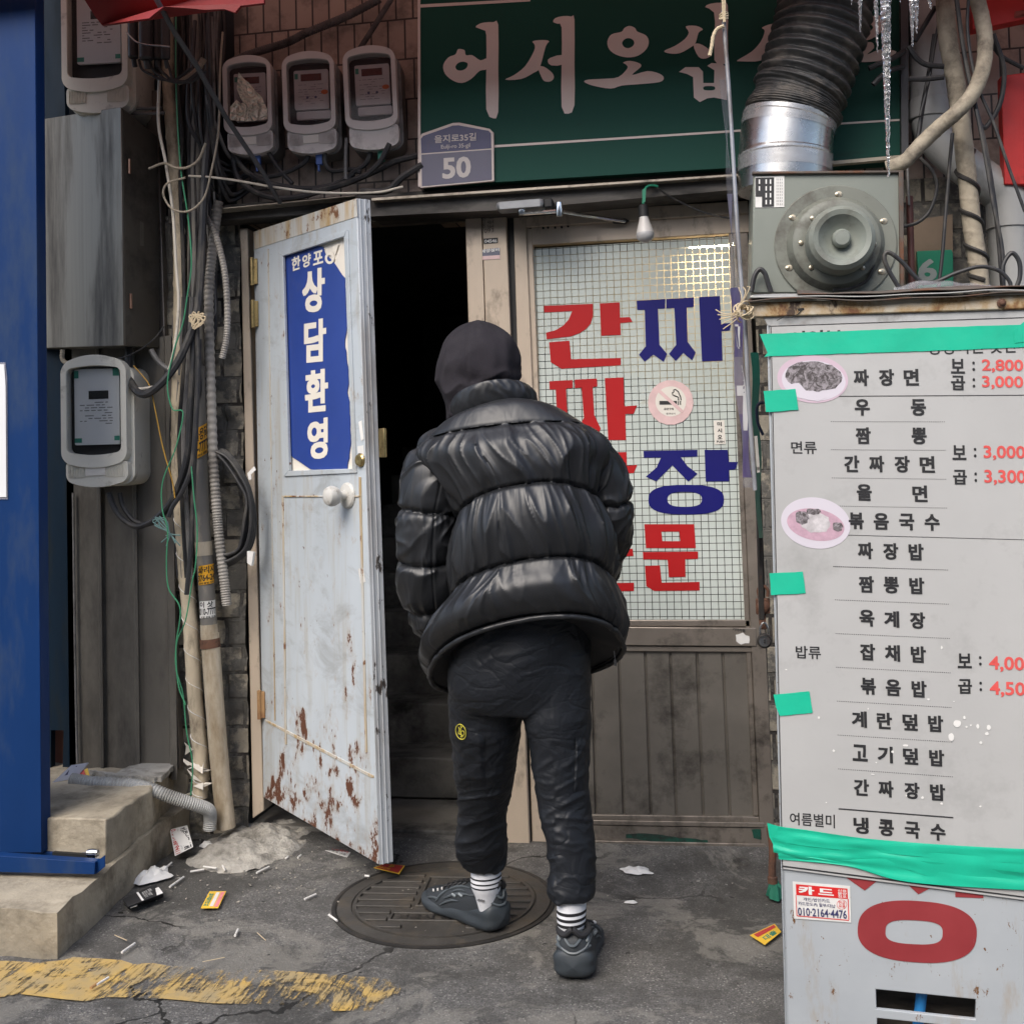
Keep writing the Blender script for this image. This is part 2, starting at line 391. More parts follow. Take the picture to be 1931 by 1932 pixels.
def mk_asphalt():
    t = NT('worn asphalt'); co = t.co()
    big = t.noise(1.3, 9, .68, co, .5); mid = t.noise(6, 10, .74, co, .3); fine = t.noise(150, 4, .75, co)
    def stones(sc, r, loc=(0,0,0)):
        vo = t.n('TexVoronoi'); vo.inputs['Scale'].default_value = sc; t.l(t.co(loc=loc), vo.inputs['Vector']); return t.math('LESS_THAN', vo.outputs['Distance'], r), vo.outputs['Distance']
    s1, d1 = stones(95, .27); s2, d2 = stones(210, .25, (3,1,0))
    a = t.mix(t.ramp(fine, .36, .66), (.070,.068,.064), (.215,.208,.196))
    a = t.mix(t.math('MULTIPLY', s1, t.ramp(t.noise(55, 2, .5, co), .42, .58)), a, (.36,.35,.32))
    a = t.mix(t.math('MULTIPLY', s2, .7), a, (.27,.26,.24))
    a = t.mix(t.math('MULTIPLY', t.ramp(mid, .47, .56), .6), a, (.075,.072,.066))
    x, y, z = t.sep()
    wob = t.math('MULTIPLY', t.math('SUBTRACT', t.noise(2.0, 8, .66, co, .4), .5), 1.3)
    edge = t.math('ADD', t.math('ADD', y, wob), t.math('MULTIPLY', x, .18))
    apron = t.ramp(edge, -.72, -.64)                                  # smoother cement apron with a ragged edge
    cem = t.mix(t.ramp(mid, .36, .62), (.042,.039,.034), (.165,.153,.132))
    cem = t.mix(t.ramp(t.noise(3.4, 10, .75, t.co(loc=(7,3,0)), .6), .49, .56), cem, (.25,.235,.20))
    cem = t.mix(t.ramp(t.noise(4.2, 10, .75, t.co(loc=(1,8,0)), .6), .48, .56), cem, (.03,.029,.026))
    cem = t.mix(t.math('MULTIPLY', t.ramp(fine, .55, .7), .35), cem, (.22,.21,.19))
    c = t.mix(apron, a, cem)
    c = t.mix(t.math('MULTIPLY', t.ramp(big, .48, .55), .6), c, (.05,.048,.043))
    c = t.mix(t.math('MULTIPLY', t.ramp(t.noise(2.6, 10, .74, t.co(loc=(4,2,0)), .5), .52, .57), .5), c, (.30,.285,.25))
    wp = t.n('VectorMath', operation='ADD'); nz = t.n('TexNoise'); nz.inputs['Scale'].default_value = 3; nz.inputs['Detail'].default_value = 6; t.l(co, nz.inputs['Vector'])
    sc_ = t.n('VectorMath', operation='SCALE'); sc_.inputs['Scale'].default_value = .5; t.l(nz.outputs['Color'], sc_.inputs[0]); t.l(co, wp.inputs[0]); t.l(sc_.outputs[0], wp.inputs[1])
    vc = t.n('TexVoronoi'); vc.feature = 'DISTANCE_TO_EDGE'; vc.inputs['Scale'].default_value = 1.15; t.l(wp.outputs[0], vc.inputs['Vector'])
    crack = t.math('MULTIPLY', t.math('LESS_THAN', vc.outputs['Distance'], t.math('MULTIPLY', t.noise(9, 4, .6, co), .014)), t.ramp(t.noise(1.7, 3, .5, t.co(loc=(9,1,0))), .46, .54))
    c = t.mix(crack, c, (.018,.017,.015))
    c = t.mix(t.ramp(t.noise(26, 3, .6, t.co(loc=(1,9,0))), .70, .73), c, (.02,.02,.019))
    c = t.mix(t.ramp(t.noise(34, 2, .5, t.co(loc=(5,5,0))), .74, .76), c, (.34,.33,.30))
    nm = t.bump(fine, .75, .007); nm = t.bump(d1, -.35, .006, nm); nm = t.bump(mid, .45, .02, nm); nm = t.bump(crack, -.6, .01, nm)
    return t.fin(c, t.math('ADD', t.math('MULTIPLY', mid, .45), .42), 0, nm, .4)
m_asphalt = mk_asphalt()
def mk_yellow():
    t = NT('worn yellow road paint'); co = t.co((1,1,1), (0,0,.6))
    f1 = t.noise(4.5, 10, .72, co, .8); wv = t.noise(22, 5, .65, t.co((3.2,.55,1), (0,0,.75)), .6)
    x, y, z = t.sep()
    c = t.mix(t.ramp(t.noise(9, 8, .65, co), .35, .65), (.55,.36,.10), (.36,.28,.15))
    keep = t.math('ADD', t.math('MULTIPLY', f1, .75), t.math('MULTIPLY', wv, .5))
    keep = t.math('SUBTRACT', keep, t.math('MULTIPLY', t.math('ADD', x, 2.0), .10))
    fac = t.ramp(keep, .50, .60)
    tr = t.n('BsdfTransparent'); mx = t.n('MixShader'); t.l(fac, mx.inputs[0]); t.l(tr.outputs[0], mx.inputs[1]); t.l(t.b.outputs[0], mx.inputs[2])
    t.l(mx.outputs[0], t.out.inputs[0])
    return t.fin(c, .75, 0, t.bump(t.noise(170, 3, .7, co), .4, .004))
m_yellow = mk_yellow()
def mk_door():
    """chalky white paint over steel: rust blooms with drips, chips, more at the foot"""
    t = NT('rusting white door paint'); co = t.co(); x, y, z = t.sep()
    c = t.mix(t.ramp(t.noise(3, 7, .6, t.co((1,1,.4))), .35, .7), (.43,.475,.51), (.52,.57,.61))
    st = t.ramp(t.noise(9, 6, .6, t.co((3,3,.22))), .52, .75)
    c = t.mix(t.math('MULTIPLY', st, .55), c, (.36,.32,.24))
    sm = t.ramp(t.noise(4.5, 9, .72, t.co((1,1,1.6), loc=(6,2,3)), .5), .52, .66)
    c = t.mix(t.math('MULTIPLY', sm, .52), c, (.27,.275,.27))
    low = t.math('SUBTRACT', .62, z)                       # splash zone at the foot
    chip = t.math('ADD', t.noise(15, 9, .7, t.co((1,1,.55))), t.math('MULTIPLY', t.math('MAXIMUM', low, 0), .18))
    spec_ = t.noise(38, 4, .6, t.co((1,1,.6), loc=(5,1,2)))
    hal = t.ramp(chip, .585, .70)
    c = t.mix(t.math('MULTIPLY', hal, .55), c, (.33,.2,.09))
    rf = t.math('MAXIMUM', t.ramp(chip, .655, .672), t.ramp(spec_, .70, .72))
    c = t.mix(rf, c, t.mix(t.noise(30, 4, .6, co), (.15,.05,.02), (.07,.03,.018)))
    g = t.ramp(t.noise(7, 9, .7, t.co((1,1,2.2), loc=(2,2,8))), .68, .70)
    c = t.mix(t.math('MULTIPLY', g, .8), c, (.22,.22,.21))
    nm = t.bump(rf, -.5, .002); nm = t.bump(t.noise(25, 4, .5, co), .08, .004, nm)
    return t.fin(c, t.math('ADD', t.math('MULTIPLY', rf, .35), .42), 0, nm)
m_door = mk_door()
def mk_dooredge():
    t = NT('chipped door edge paint'); 
    c = t.mix(t.ramp(t.noise(6, 7, .65, t.co((1,1,.3))), .45, .7), (.46,.49,.52), (.27,.26,.25))
    rf = t.ramp(t.noise(26, 8, .7, t.co((1,1,.35))), .60, .63)
    c = t.mix(rf, c, (.055,.045,.04))
    return t.fin(c, .45, 0, t.bump(rf, -.4, .002))
m_dooredge = mk_dooredge()
def mk_doortop():
    t = NT('rust streaked paint'); 
    c = t.mix(t.ramp(t.noise(9, 6, .65, t.co((2,2,.25))), .42, .66), (.52,.52,.49), (.40,.27,.11))
    rf = t.ramp(t.noise(14, 9, .7), .57, .63)
    c = t.mix(rf, c, (.17,.07,.025))
    return t.fin(c, .55, 0, t.bump(rf, -.4, .002))
m_doortop = mk_doortop()
def mk_rustbar():
    t = NT('flaking rusty bar'); co = t.co()
    n1 = t.noise(9, 10, .7, co, .3)
    c = t.mix(t.ramp(n1, .40, .56), (.55,.50,.40), (.40,.26,.11))
    c = t.mix(t.ramp(n1, .53, .62), c, (.17,.07,.028))
    c = t.mix(t.ramp(t.noise(30, 6, .7, t.co((1,1,.5))), .58, .66), c, (.06,.035,.022))
    return t.fin(c, .6, 0, t.bump(n1, .4, .006))
m_rustbar = mk_rustbar()
def mk_stand():
    t = NT('pale blue grey painted steel'); co = t.co()
    c = t.mix(t.ramp(t.noise(3, 6, .6, co), .35, .7), (.40,.43,.455), (.47,.50,.52))
    h = t.ramp(t.noise(9, 9, .72, t.co((1.5,1,.4))), .56, .70)
    c = t.mix(t.math('MULTIPLY', h, .5), c, (.35,.25,.14))
    rf = t.math('MAXIMUM', t.ramp(t.noise(17, 9, .78, t.co((1.7,1,.8), (0,.5,0))), .615, .635), t.ramp(t.noise(60, 3, .6, co), .70, .72))
    c = t.mix(rf, c, (.17,.085,.035))
    return t.fin(c, .45, 0, t.bump(rf, -.4, .002))
m_stand = mk_stand()
def mk_redpaint():
    t = NT('scratched red paint'); co = t.co()
    c = t.mix(t.ramp(t.noise(6, 6, .6, co), .35, .7), (.27,.03,.035), (.34,.045,.05))
    rf = t.ramp(t.noise(34, 8, .75, t.co((1,1,.35))), .66, .68)
    c = t.mix(rf, c, (.42,.40,.38))
    return t.fin(c, .5)
m_redpaint = mk_redpaint()
def mk_tiles():
    t = NT('brown wall tiles'); x, y, z = t.sep()
    cb = t.n('CombineXYZ'); t.l(x, cb.inputs[0]); t.l(z, cb.inputs[1])
    bk = t.n('TexBrick'); t.l(cb.outputs[0], bk.inputs['Vector'])
    for k, v in (('Scale', 1), ('Mortar Size', .004), ('Mortar Smooth', .3), ('Brick Width', .068), ('Row Height', .158), ('Bias', 0)): bk.inputs[k].default_value = v
    bk.inputs['Color1'].default_value = (.46,.36,.29,1); bk.inputs['Color2'].default_value = (.38,.29,.24,1); bk.inputs['Mortar'].default_value = (.05,.04,.035,1)
    c = t.mix(t.math('MULTIPLY', t.ramp(t.noise(6, 9, .7), .48, .66), .75), bk.outputs[0], (.06,.048,.04))
    return t.fin(c, .5, 0, t.bump(t.math('MULTIPLY', bk.outputs['Fac'], -1), .6, .006))
m_tiles = mk_tiles()
def mk_mortar():
    t = NT('broken cement over brick'); x, y, z = t.sep()
    cb = t.n('CombineXYZ'); t.l(x, cb.inputs[0]); t.l(z, cb.inputs[1])
    bk = t.n('TexBrick'); t.l(cb.outputs[0], bk.inputs['Vector'])
    for k, v in (('Scale', 1), ('Mortar Size', .008), ('Mortar Smooth', .4), ('Brick Width', .13), ('Row Height', .105)): bk.inputs[k].default_value = v
    bk.inputs['Color1'].default_value = (.33,.295,.23,1); bk.inputs['Color2'].default_value = (.26,.23,.18,1); bk.inputs['Mortar'].default_value = (.035,.03,.026,1)
    n1 = t.noise(7, 9, .7)
    f = t.ramp(n1, .44, .52)
    c = t.mix(f, bk.outputs[0], t.mix(t.noise(20, 8, .7), (.17,.16,.14), (.05,.048,.043)))
    c = t.mix(t.ramp(t.noise(24, 6, .7, t.co((1,1,.5), loc=(3,3,3))), .66, .70), c, (.38,.34,.27))
    nm = t.bump(t.math('MULTIPLY', bk.outputs['Fac'], -1), .7, .012); nm = t.bump(n1, .6, .03, nm)
    return t.fin(c, .85, 0, nm)
m_mortar = mk_mortar()
def mk_brushed():
    t = NT('brushed stainless steel')
    st = t.noise(60, 3, .6, t.co((1,1,.012)))
    c = t.mix(st, (.13,.118,.10), (.25,.23,.195))
    d = t.ramp(t.noise(5, 9, .7, t.co((1.4,1,.16), loc=(1,4,2))), .46, .66)
    c = t.mix(t.math('MULTIPLY', d, .8), c, (.05,.05,.05))
    return t.fin(c, t.math('ADD', t.math('MULTIPLY', d, .3), .42), .55, t.bump(st, .06, .003))
m_brushed = mk_brushed()
def mk_pane():
    """frosted film cut into small squares: the clear joints between them show the room behind"""
    t = NT('frosted film squares on glass'); x, y, z = t.sep()
    P = .0268
    def line(a, off):
        fr = t.math('FRACT', t.math('DIVIDE', t.math('ADD', a, off), P)); return t.math('LESS_THAN', fr, .088)
    ln = t.math('MAXIMUM', line(x, 50.0), line(z, 50.006))
    c = t.mix(t.ramp(t.noise(2.6, 6, .6), .35, .7), (.50,.55,.51), (.60,.65,.61))
    c = t.mix(t.math('MULTIPLY', t.ramp(t.noise(7, 8, .7, t.co(loc=(2,0,5))), .62, .68), .45), c, (.48,.45,.34))
    t.fin(c, .22, 0, None, .6)
    tr = t.n('BsdfTransparent'); tr.inputs[0].default_value = (.9,.92,.9,1)
    gl = t.n('BsdfGlossy'); gl.inputs['Roughness'].default_value = .08
    m0 = t.n('MixShader'); m0.inputs[0].default_value = .06; t.l(tr.outputs[0], m0.inputs[1]); t.l(gl.outputs[0], m0.inputs[2])
    mx = t.n('MixShader'); t.l(ln, mx.inputs[0]); t.l(t.b.outputs[0], mx.inputs[1]); t.l(m0.outputs[0], mx.inputs[2]); t.l(mx.outputs[0], t.out.inputs[0])
    return t.m
m_pane = mk_pane()
def mk_leather():
    t = NT('black puffer leather'); co = t.co()
    c = t.mix(t.noise(14, 5, .6, co), (.0115,.0125,.0145), (.019,.0205,.0235))
    n1 = t.noise(6, 3, .5, t.co((1.6,1.6,.5)), 0.5); n2 = t.noise(420, 3, .6, co)
    nm = t.bump(n1, .26, .03); nm = t.bump(n2, .10, .001, nm)
    return t.fin(c, t.math('ADD', t.math('MULTIPLY', t.noise(22, 4, .6, co), .2), .33), 0, nm, .62)
m_leather = mk_leather()
def mk_sign():
    t = NT('dark green sign vinyl')
    c = t.mix(t.noise(2, 4, .5), (.004,.06,.042), (.005,.078,.055))
    c = t.mix(t.ramp(t.noise(5, 8, .7, t.co((.5,1,2))), .6, .75), c, (.008,.05,.036))
    return t.fin(c, .55, 0, t.bump(t.noise(3, 3, .5), .08, .02), .25)
m_sign = mk_sign()
def mk_food():
    t = NT('black bean noodle print')
    c = t.mix(t.ramp(t.noise(75, 5, .7, None, 1.2), .42, .6), (.07,.06,.06), (.34,.31,.33))
    return t.fin(c, .5)
m_food = mk_food()
def mk_ice():
    t = NT('clear ice'); t.fin((.95,.97,1), .06, 0, t.bump(t.noise(30, 3, .5), .3, .01))
    t.b.inputs['Transmission Weight'].default_value = .9; t.b.inputs['IOR'].default_value = 1.31
    return t.m
m_ice = mk_ice()
def mk_clear(name, tint, trans, rough=.12):
    t = NT(name); t.fin(tint, rough)
    tr = t.n('BsdfTransparent'); mx = t.n('MixShader'); mx.inputs[0].default_value = 1-trans
    t.l(tr.outputs[0], mx.inputs[1]); t.l(t.b.outputs[0], mx.inputs[2]); t.l(mx.outputs[0], t.out.inputs[0]); return t.m
m_meterglass = mk_clear('grimy clear cover', (.05,.048,.045), .90)
m_meterglassred = mk_clear('dim tinted clear cover', (.06,.035,.035), .86)
m_clearplastic = mk_clear('clear plastic sheet', (.55,.55,.62), .72, .15)
m_cleartape = mk_clear('clear packing tape', (.6,.6,.62), .72, .12)
def mk_awning():
    t = NT('red awning canvas'); t.fin((.22,.05,.045), .8)
    tl = t.n('BsdfTranslucent'); tl.inputs[0].default_value = (.42,.25,.22,1); mx = t.n('MixShader'); mx.inputs[0].default_value = .32
    t.l(t.b.outputs[0], mx.inputs[1]); t.l(tl.outputs[0], mx.inputs[2]); t.l(mx.outputs[0], t.out.inputs[0]); return t.m
m_awning = mk_awning()
def mk_foil():
    t = NT('crumpled foil'); n1 = t.noise(18, 3, .5, None, 2.5)
    return t.fin((.85,.82,.68), .3, .5, t.bump(n1, 1.0, .05))
m_foil = mk_foil()
def mk_lamp():
    t = NT('lit fluorescent tube'); t.b.inputs['Emission Color'].default_value = (1,.78,.5,1); t.b.inputs['Emission Strength'].default_value = 95; return t.m
m_lamp = mk_lamp()

def mk_nylon():
    t = NT('black nylon'); co = t.co()
    def crease(sc, st, rot, wd):                                     # thin crisp creases where a stretched noise crosses its mean
        n = t.noise(sc, 2, .45, t.co(st, rot), .9); return t.ramp(t.math('ABSOLUTE', t.math('SUBTRACT', n, .5)), 0, wd)
    k1 = crease(5, (1,1,2.0), (.35,.5,.2), .07); k2 = crease(9, (1,1,2.2), (-.4,.35,.6), .06); k3 = crease(8, (1.6,1,1), (.2,-.5,.3), .06)
    w = t.noise(5, 3, .5, t.co((1,1,2.0), (.35,.5,.2)), .8)
    c = t.mix(w, (.0085,.010,.0135), (.014,.0165,.021))
    nm = t.bump(k1, .20, .010); nm = t.bump(k2, .12, .006, nm); nm = t.bump(k3, .09, .006, nm); nm = t.bump(t.noise(900, 2, .5, co), .06, .001, nm)
    return t.fin(c, .5, 0, nm, .35)
m_pants = mk_nylon()
# ---------------------------------------------------------------- ground
def gz(x, y):
    h = .004*noise.noise(Vector((x*3, y*3, 0))) + .010*noise.noise(Vector((x*.9, y*.9, 4)))
    if y > -.35: h += .02*min(1, (y+.35)/.4)
    k = max(0, min(1, (math.hypot(x+.865, y+.556)-.36)/.15))
    return h*k-.004
mb = MB()
xs = [-60,-20,-8,-5] + [-4+i*.05 for i in range(0, 131)] + [4,8,20,60]
ys = [-60,-20,-9,-6] + [-4.5+i*.05 for i in range(0, 93)] + [.3, .6]
vs = [(x, y, gz(x, y)) for y in ys for x in xs]; w = len(xs)
mb.add(vs, [[j*w+i, j*w+i+1, (j+1)*w+i+1, (j+1)*w+i] for j in range(len(ys)-1) for i in range(w-1)])
solo('ground', mb, m_asphalt, kind='structure')
mb = MB()
out = L(cO, [(-120,1505),(-40,1500),(60,1500),(250,1508),(420,1490),(480,1470),(640,1478),(800,1490),(880,1515),(1000,1508),(1130,1530),(1290,1535),(1400,1545),(1560,1560),(1750,1568),(1931,1580)]) + \
      L(cP, [(250,1345),(400,1352),(560,1365),(640,1375),(690,1390),(700,1430),(650,1500),(620,1560),(560,1570),(480,1545),(330,1550),(200,1530),(60,1522)]) + \
      L(cO, [(1931,1805),(1800,1790),(1600,1790),(1400,1785),(1200,1765),(1000,1750),(850,1745),(700,1740),(560,1765),(420,1750),(260,1730),(120,1715),(0,1740),(-120,1740)])
def on_ground(x, y, d): p = G(x, y); return Vector((p.x, p.y, gz(p.x, p.y)+d))
def ground_sheet(pts, d, nx=60, ny=14):
    """thin sheet draped over the uneven ground: outline filled with triangles on a fine grid"""
    m = MB(); q = [on_ground(x, y, d) for x, y in pts]; m.prism3([q], None)
    bm = bmesh.new(); vv = [bm.verts.new(v) for v in m.v]
    for f in m.f:
        try: bm.faces.new([vv[i] for i in f])
        except ValueError: pass
    for _ in range(4):
        bmesh.ops.subdivide_edges(bm, edges=[e for e in bm.edges if e.calc_length() > .06], cuts=1)
        bmesh.ops.triangulate(bm, faces=bm.faces)
    o = MB(); bm.verts.index_update()
    o.add([(v.co.x, v.co.y, gz(v.co.x, v.co.y)+d) for v in bm.verts], [[v.index for v in f.verts] for f in bm.faces]); bm.free(); return o
solo('road_marking', ground_sheet(out, .005), m_yellow, kind='structure')

# ---------------------------------------------------------------- shop building
shop = thing('shop_building', 'old tiled shop front with sooty walls behind the two doors and sign', 'shop building', (-.8, .1, 0))
mb = MB(); mb.box((-4.5, .02, 0), (-1.775, .3, 4.6)); part('left_wall', mb, m_darkwall, shop)
mb = MB(); mb.box((-1.775, .0, 2.42), (-1.0, .3, 4.6)); part('tiled_wall', mb, m_tiles, shop)
mb = MB(); mb.box((-1.0, .0, 2.40), (3.6, .3, 4.6)); part('upper_wall', mb, m_tiles, shop)
mb = MB(); mb.box((.225, .0, 0), (3.6, .3, 2.40)); part('right_wall', mb, m_mortar, shop)
# broken cement strip between pipes and door frame
mb = MB()
def mort(u, v):
    x = -2.06+u*.30; z = 0+v*2.44; d = .035*noise.fractal(Vector((x*7, z*6, 1)), .7, 2, 5)
    return Vector((x, -.012-d*.7-.03*(1-u), z))
mb.grid(mort, 30, 160); part('cement_wall', mb, m_mortar, shop)
# soffit beam over doors
mb = MB(); mb.box((-2.02, -.10, 2.392), (.32, -.002, 2.455)); part('lintel', mb, m_ledge, shop, .004)
mb = MB(); mb.prism(L(cB, [(205,1538),(205,1528),(1000,1452),(1255,1428),(1255,1436)]), dep=.16, th=.16); mb.prism([(700,379),(700,373),(1410,326),(1440,324),(1440,329)], dep=.185, th=.185)
part('ledge_edge', mb, m_ledgeedge, shop, .002)
mb = MB(); mb.prism([(648,388),(648,378),(1450,328),(1450,352),(960,395),(700,408)], dep=.15, th=.15); part('canopy_board', mb, m_ledge, shop)
# doorway posts
mb = MB(); mb.prism(L(cB, [(410,1672),(470,1668),(470,1760)]) + [(498,1530),(476,1545),(454,480)], dep=.03, th=.09); part('door_frame', mb, m_beige, shop, .004)
mb = MB(); mb.prism([(877,404),(907,402),(948,1604),(930,1606),(884,640)], dep=.035, th=.10)
mb.prism([(908.5,402),(954,399),(1000,1612),(949.5,1604)], dep=.030, th=.10); part('middle_post', mb, m_beige, shop, .004)
mb = MB(); mb.prism([(955,399),(968,398),(1004,1612),(1000.5,1612)], dep=.005, th=.05); part('post_gasket', mb, m_rubber, shop)
mb = MB(); mb.prism([(700,407),(958,392),(958,403),(700,419)], dep=.04, th=.10); part('door_head', mb, m_beigedark, shop, .003)
mb = MB(); mb.prism([(735,1588),(958,1613),(958,1622),(735,1598)], dep=.05, th=.3); part('threshold', mb, m_ledge, shop, .003)
# dark passage behind the open door
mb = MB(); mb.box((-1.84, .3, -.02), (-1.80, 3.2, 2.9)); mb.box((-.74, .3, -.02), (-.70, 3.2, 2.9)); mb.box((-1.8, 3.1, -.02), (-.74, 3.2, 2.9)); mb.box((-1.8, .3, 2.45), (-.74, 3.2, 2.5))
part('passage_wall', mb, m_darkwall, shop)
mb = MB()
for i in range(9):
    y0 = .42+i*.26; mb.box((-1.8, y0, .03), (-.74, 3.1, .03+.17*(i+1)))
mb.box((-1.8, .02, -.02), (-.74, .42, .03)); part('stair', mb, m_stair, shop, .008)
mb = MB(); mb.prism3([[Vector((-.68, .42, 1.90)), Vector((.9, .42, 1.42)), Vector((.9, .42, 2.5)), Vector((-.68, .42, 2.5))]], Vector((0, .02, 0))); part('lamp_catch_panel', mb, M('cream lamp catch panel', (.68,.6,.46), .7), shop)  # added panel that catches the lamp; slanted foot shapes where the glow ends
mb = MB(); mb.box((-.695, .045, 2.25), (.36, .24, 2.52)); mb.box((.19, .06, 0), (.36, .30, 2.25)); part('leak_backing', mb, m_darkwall, shop)  # added behind the frame to stop lamp light leaking through gaps
# lit kitchen behind the glazed door
mb = MB(); mb.box((-.70, 1.5, 0), (1.3, 1.55, 2.6)); mb.box((1.25, .3, 0), (1.3, 1.5, 2.6)); mb.box((-.695, .3, 2.5), (1.25, 1.5, 2.55)); mb.box((-.695, .3, -.02), (1.25, 1.5, .02)); part('kitchen_wall', mb, m_roomwall, shop)
mb = MB(); mb.box((-.66, .5, .02), (1.2, 1.45, 1.62)); part('kitchen_cabinet', mb, m_roomdark, shop)
lamp = thing('tube_lamp', 'lit warm fluorescent lamp glowing behind the top corner of the glazed door', 'lamp', F(1366, 470, -.28))
mb = MB(); a = F(1300, 462, -.30); b = F(1372, 462, -.30); mb.tube([a, b], .014, 12); part('tube', mb, m_lamp, lamp)
mb = MB(); mb.tube([Vector((a.x-.12, .33, 2.28)), Vector((b.x+.15, .33, 2.28))], .02, 8); part('lamp_housing', mb, m_closer, lamp)
# awning overhead, only its shade and a corner come into the picture
mb = MB()
def awn(u, v):
    x = -2.55+u*4.6; d = v*.80; z = 3.72-.68*v - .03*math.sin(u*9)**2*v + .012*noise.noise(Vector((x*4, d*4, 2)))
    return Vector((x, -.02-d, z))
mb.grid(awn, 60, 20); aw = thing('awning', 'red canvas awning sheltering the sign and meters overhead', 'awning', (-.3, -.02, 3.6)); part('canopy_cloth', mb, m_awning, aw)
mb = MB(); mb.tube([Vector((-2.5, -.81, 3.03)), Vector((2.0, -.81, 3.03))], .014, 10); part('front_bar', mb, m_rod, aw)
fl = MB(); fl.prism3([[F(x, y, d) for (x, y), d in zip(L(cA, [(560,-150),(620,0),(690,110),(745,182)]), (.74,.74,.70,.66))] + [F(x, y, .9) for x, y in L(cA, [(900,158),(1090,132),(1140,90),(1200,46),(1380,58),(1500,70),(1640,64),(1720,90),(1760,40),(1931,20),(1931,-150)])]], Vector((0, .012, 0)))
part('hanging_flap', fl, m_red, aw)
mb = MB(); mb.tube([F(294, -4, .88), F(330, 62, .80), F(371, 124, .68), F(425, 219, .50), F(497, 327, .30), F(528, 382, .17)], mpp(5, .5), 10); part('brace_rod', mb, m_rod, aw)

# ---------------------------------------------------------------- steps, gate and left column
st = thing('concrete_step', 'two worn concrete steps with stained sides at the left under the blue gate', 'steps', (-2.2, -.7, 0))
def blk(pts_bot, ztop, jit, seed, z0=-.03):
    m = MB(); n = len(pts_bot); q = []
    rnd = random.Random(seed); out = []
    for i in range(n):
        a = Vector((*pts_bot[i], 0)); b = Vector((*pts_bot[(i+1) % n], 0)); k = max(1, int((b-a).length/.05))
        for j in range(k): p = a.lerp(b, j/k); out.append(p + Vector((rnd.uniform(-jit, jit), rnd.uniform(-jit, jit), 0)))
    m.prism3([[p+Vector((0, 0, ztop+rnd.uniform(-jit, jit))) for p in out]], Vector((0, 0, z0-ztop))); return m
mb = blk([(-4, -1.107), (-1.895, -1.107), (-1.945, -.62), (-1.985, -.30), (-1.985, .02), (-4, .02)], .128, .005, 1); part('lower_step', mb, m_concrete, st, .012)
mb = blk([(-4, -.71), (-1.962, -.71), (-1.99, -.36), (-2.05, -.06), (-2.0, -.03), (-2.0, .02), (-4, .02)], .272, .005, 2, .12); part('upper_step', mb, m_concrete, st, .012)
mb = MB(); mb.prism3([[G(x, y, .276) for x, y in rough_line(L(cO, [(590,280),(760,300),(830,265),(975,215),(1140,238),(1140,250),(1060,330),(900,320),(740,312)]), 1.2, 3, 6)]], Vector((0, 0, .02))); part('cracked_topping', mb, m_rubble, st, .003)
gate = thing('sliding_gate', 'blue painted steel sliding gate leaf standing on its rail at the left edge', 'gate', (-2.35, -.74, .13))
GY = .745
mb = MB(); p = [F(x, y, GY) for x, y in ((-160, -60), (65.3, -60), (78.2, 1612), (-160, 1612))]; mb.prism3([p], Vector((-.0, .055, 0))); part('gate_leaf', mb, m_blue, gate, .006)
mb = MB(); mb.prism(L(cE, [(-40,828),(38,828),(50,940),(55,1832),(-40,1832)]), dep=GY+.004, th=.003); part('clear_sleeve', mb, m_clearplastic, gate)
mb = MB(); mb.prism(L(cE, [(-40,842),(30,842),(40,1000),(46,1815),(-40,1815)]), dep=GY+.006, th=.001); part('paper_notice', mb, m_cream_note, gate)
mb = MB(); mb.prism(L(cO, [(-200,800),(625,855),(625,935),(-200,915)]), dep=.86, th=.035); mb.prism(L(cO, [(-200,770),(590,800),(590,835),(-200,800)]), dep=.72, th=.02)
rl = part('rail', mb, m_blue, gate, .002)
mb = MB(); mb.prism(L(cO, [(345,790),(600,808),(620,855),(345,832)]), dep=.80, th=.015); part('rail_channel', mb, m_rubber, gate)
mb = MB(); c = F(*cO(612, 795), .80); mb.lathe([(.001, -.02), (.013, -.017), (.0155, 0), (.013, .017), (.001, .02)], c, (1, .1, 0), 20)
mb.box((c.x-.014, c.y-.012, c.z-.032), (c.x+.016, c.y+.012, c.z-.002)); part('end_stop', mb, m_chrome, gate)
mb = MB(); mb.prism(L(cO, [(626,856),(690,810),(690,885),(630,936)]), dep=.845, th=.004); part('end_plate', mb, m_blue, gate)
col = thing('side_column', 'dark teal panelled column behind the blue gate, torn open at its foot', 'column', (-2.6, -.3, .27))
hole = L(cI, [(372,1725),(462,1655),(465,1930)]) + [(95, 1470)]
mb = MB(); mb.prism([(60, -40), (116, -40), (136, 700), (139, 930), (141, 1100), (146, 1430), (142, 1445), (118, 1450), (120, 1378), (96, 1378), (96, 1460), (60, 1460)], dep=.10, th=.03); part('panel', mb, m_teal, col)
mb = MB(); mb.prism([(88, 1360), (126, 1360), (126, 1470), (88, 1470)], dep=.04, th=.02); part('exposed_brick', mb, M('bare red brick', (.19,.075,.05), .8, bump=.4), col)
mb = MB(); mb.tube(path([(138, 930), (140, 1100), (143, 1300), (146, 1440)], .115), mpp(2.4), 8); part('sealant_bead', mb, m_greycable, col)
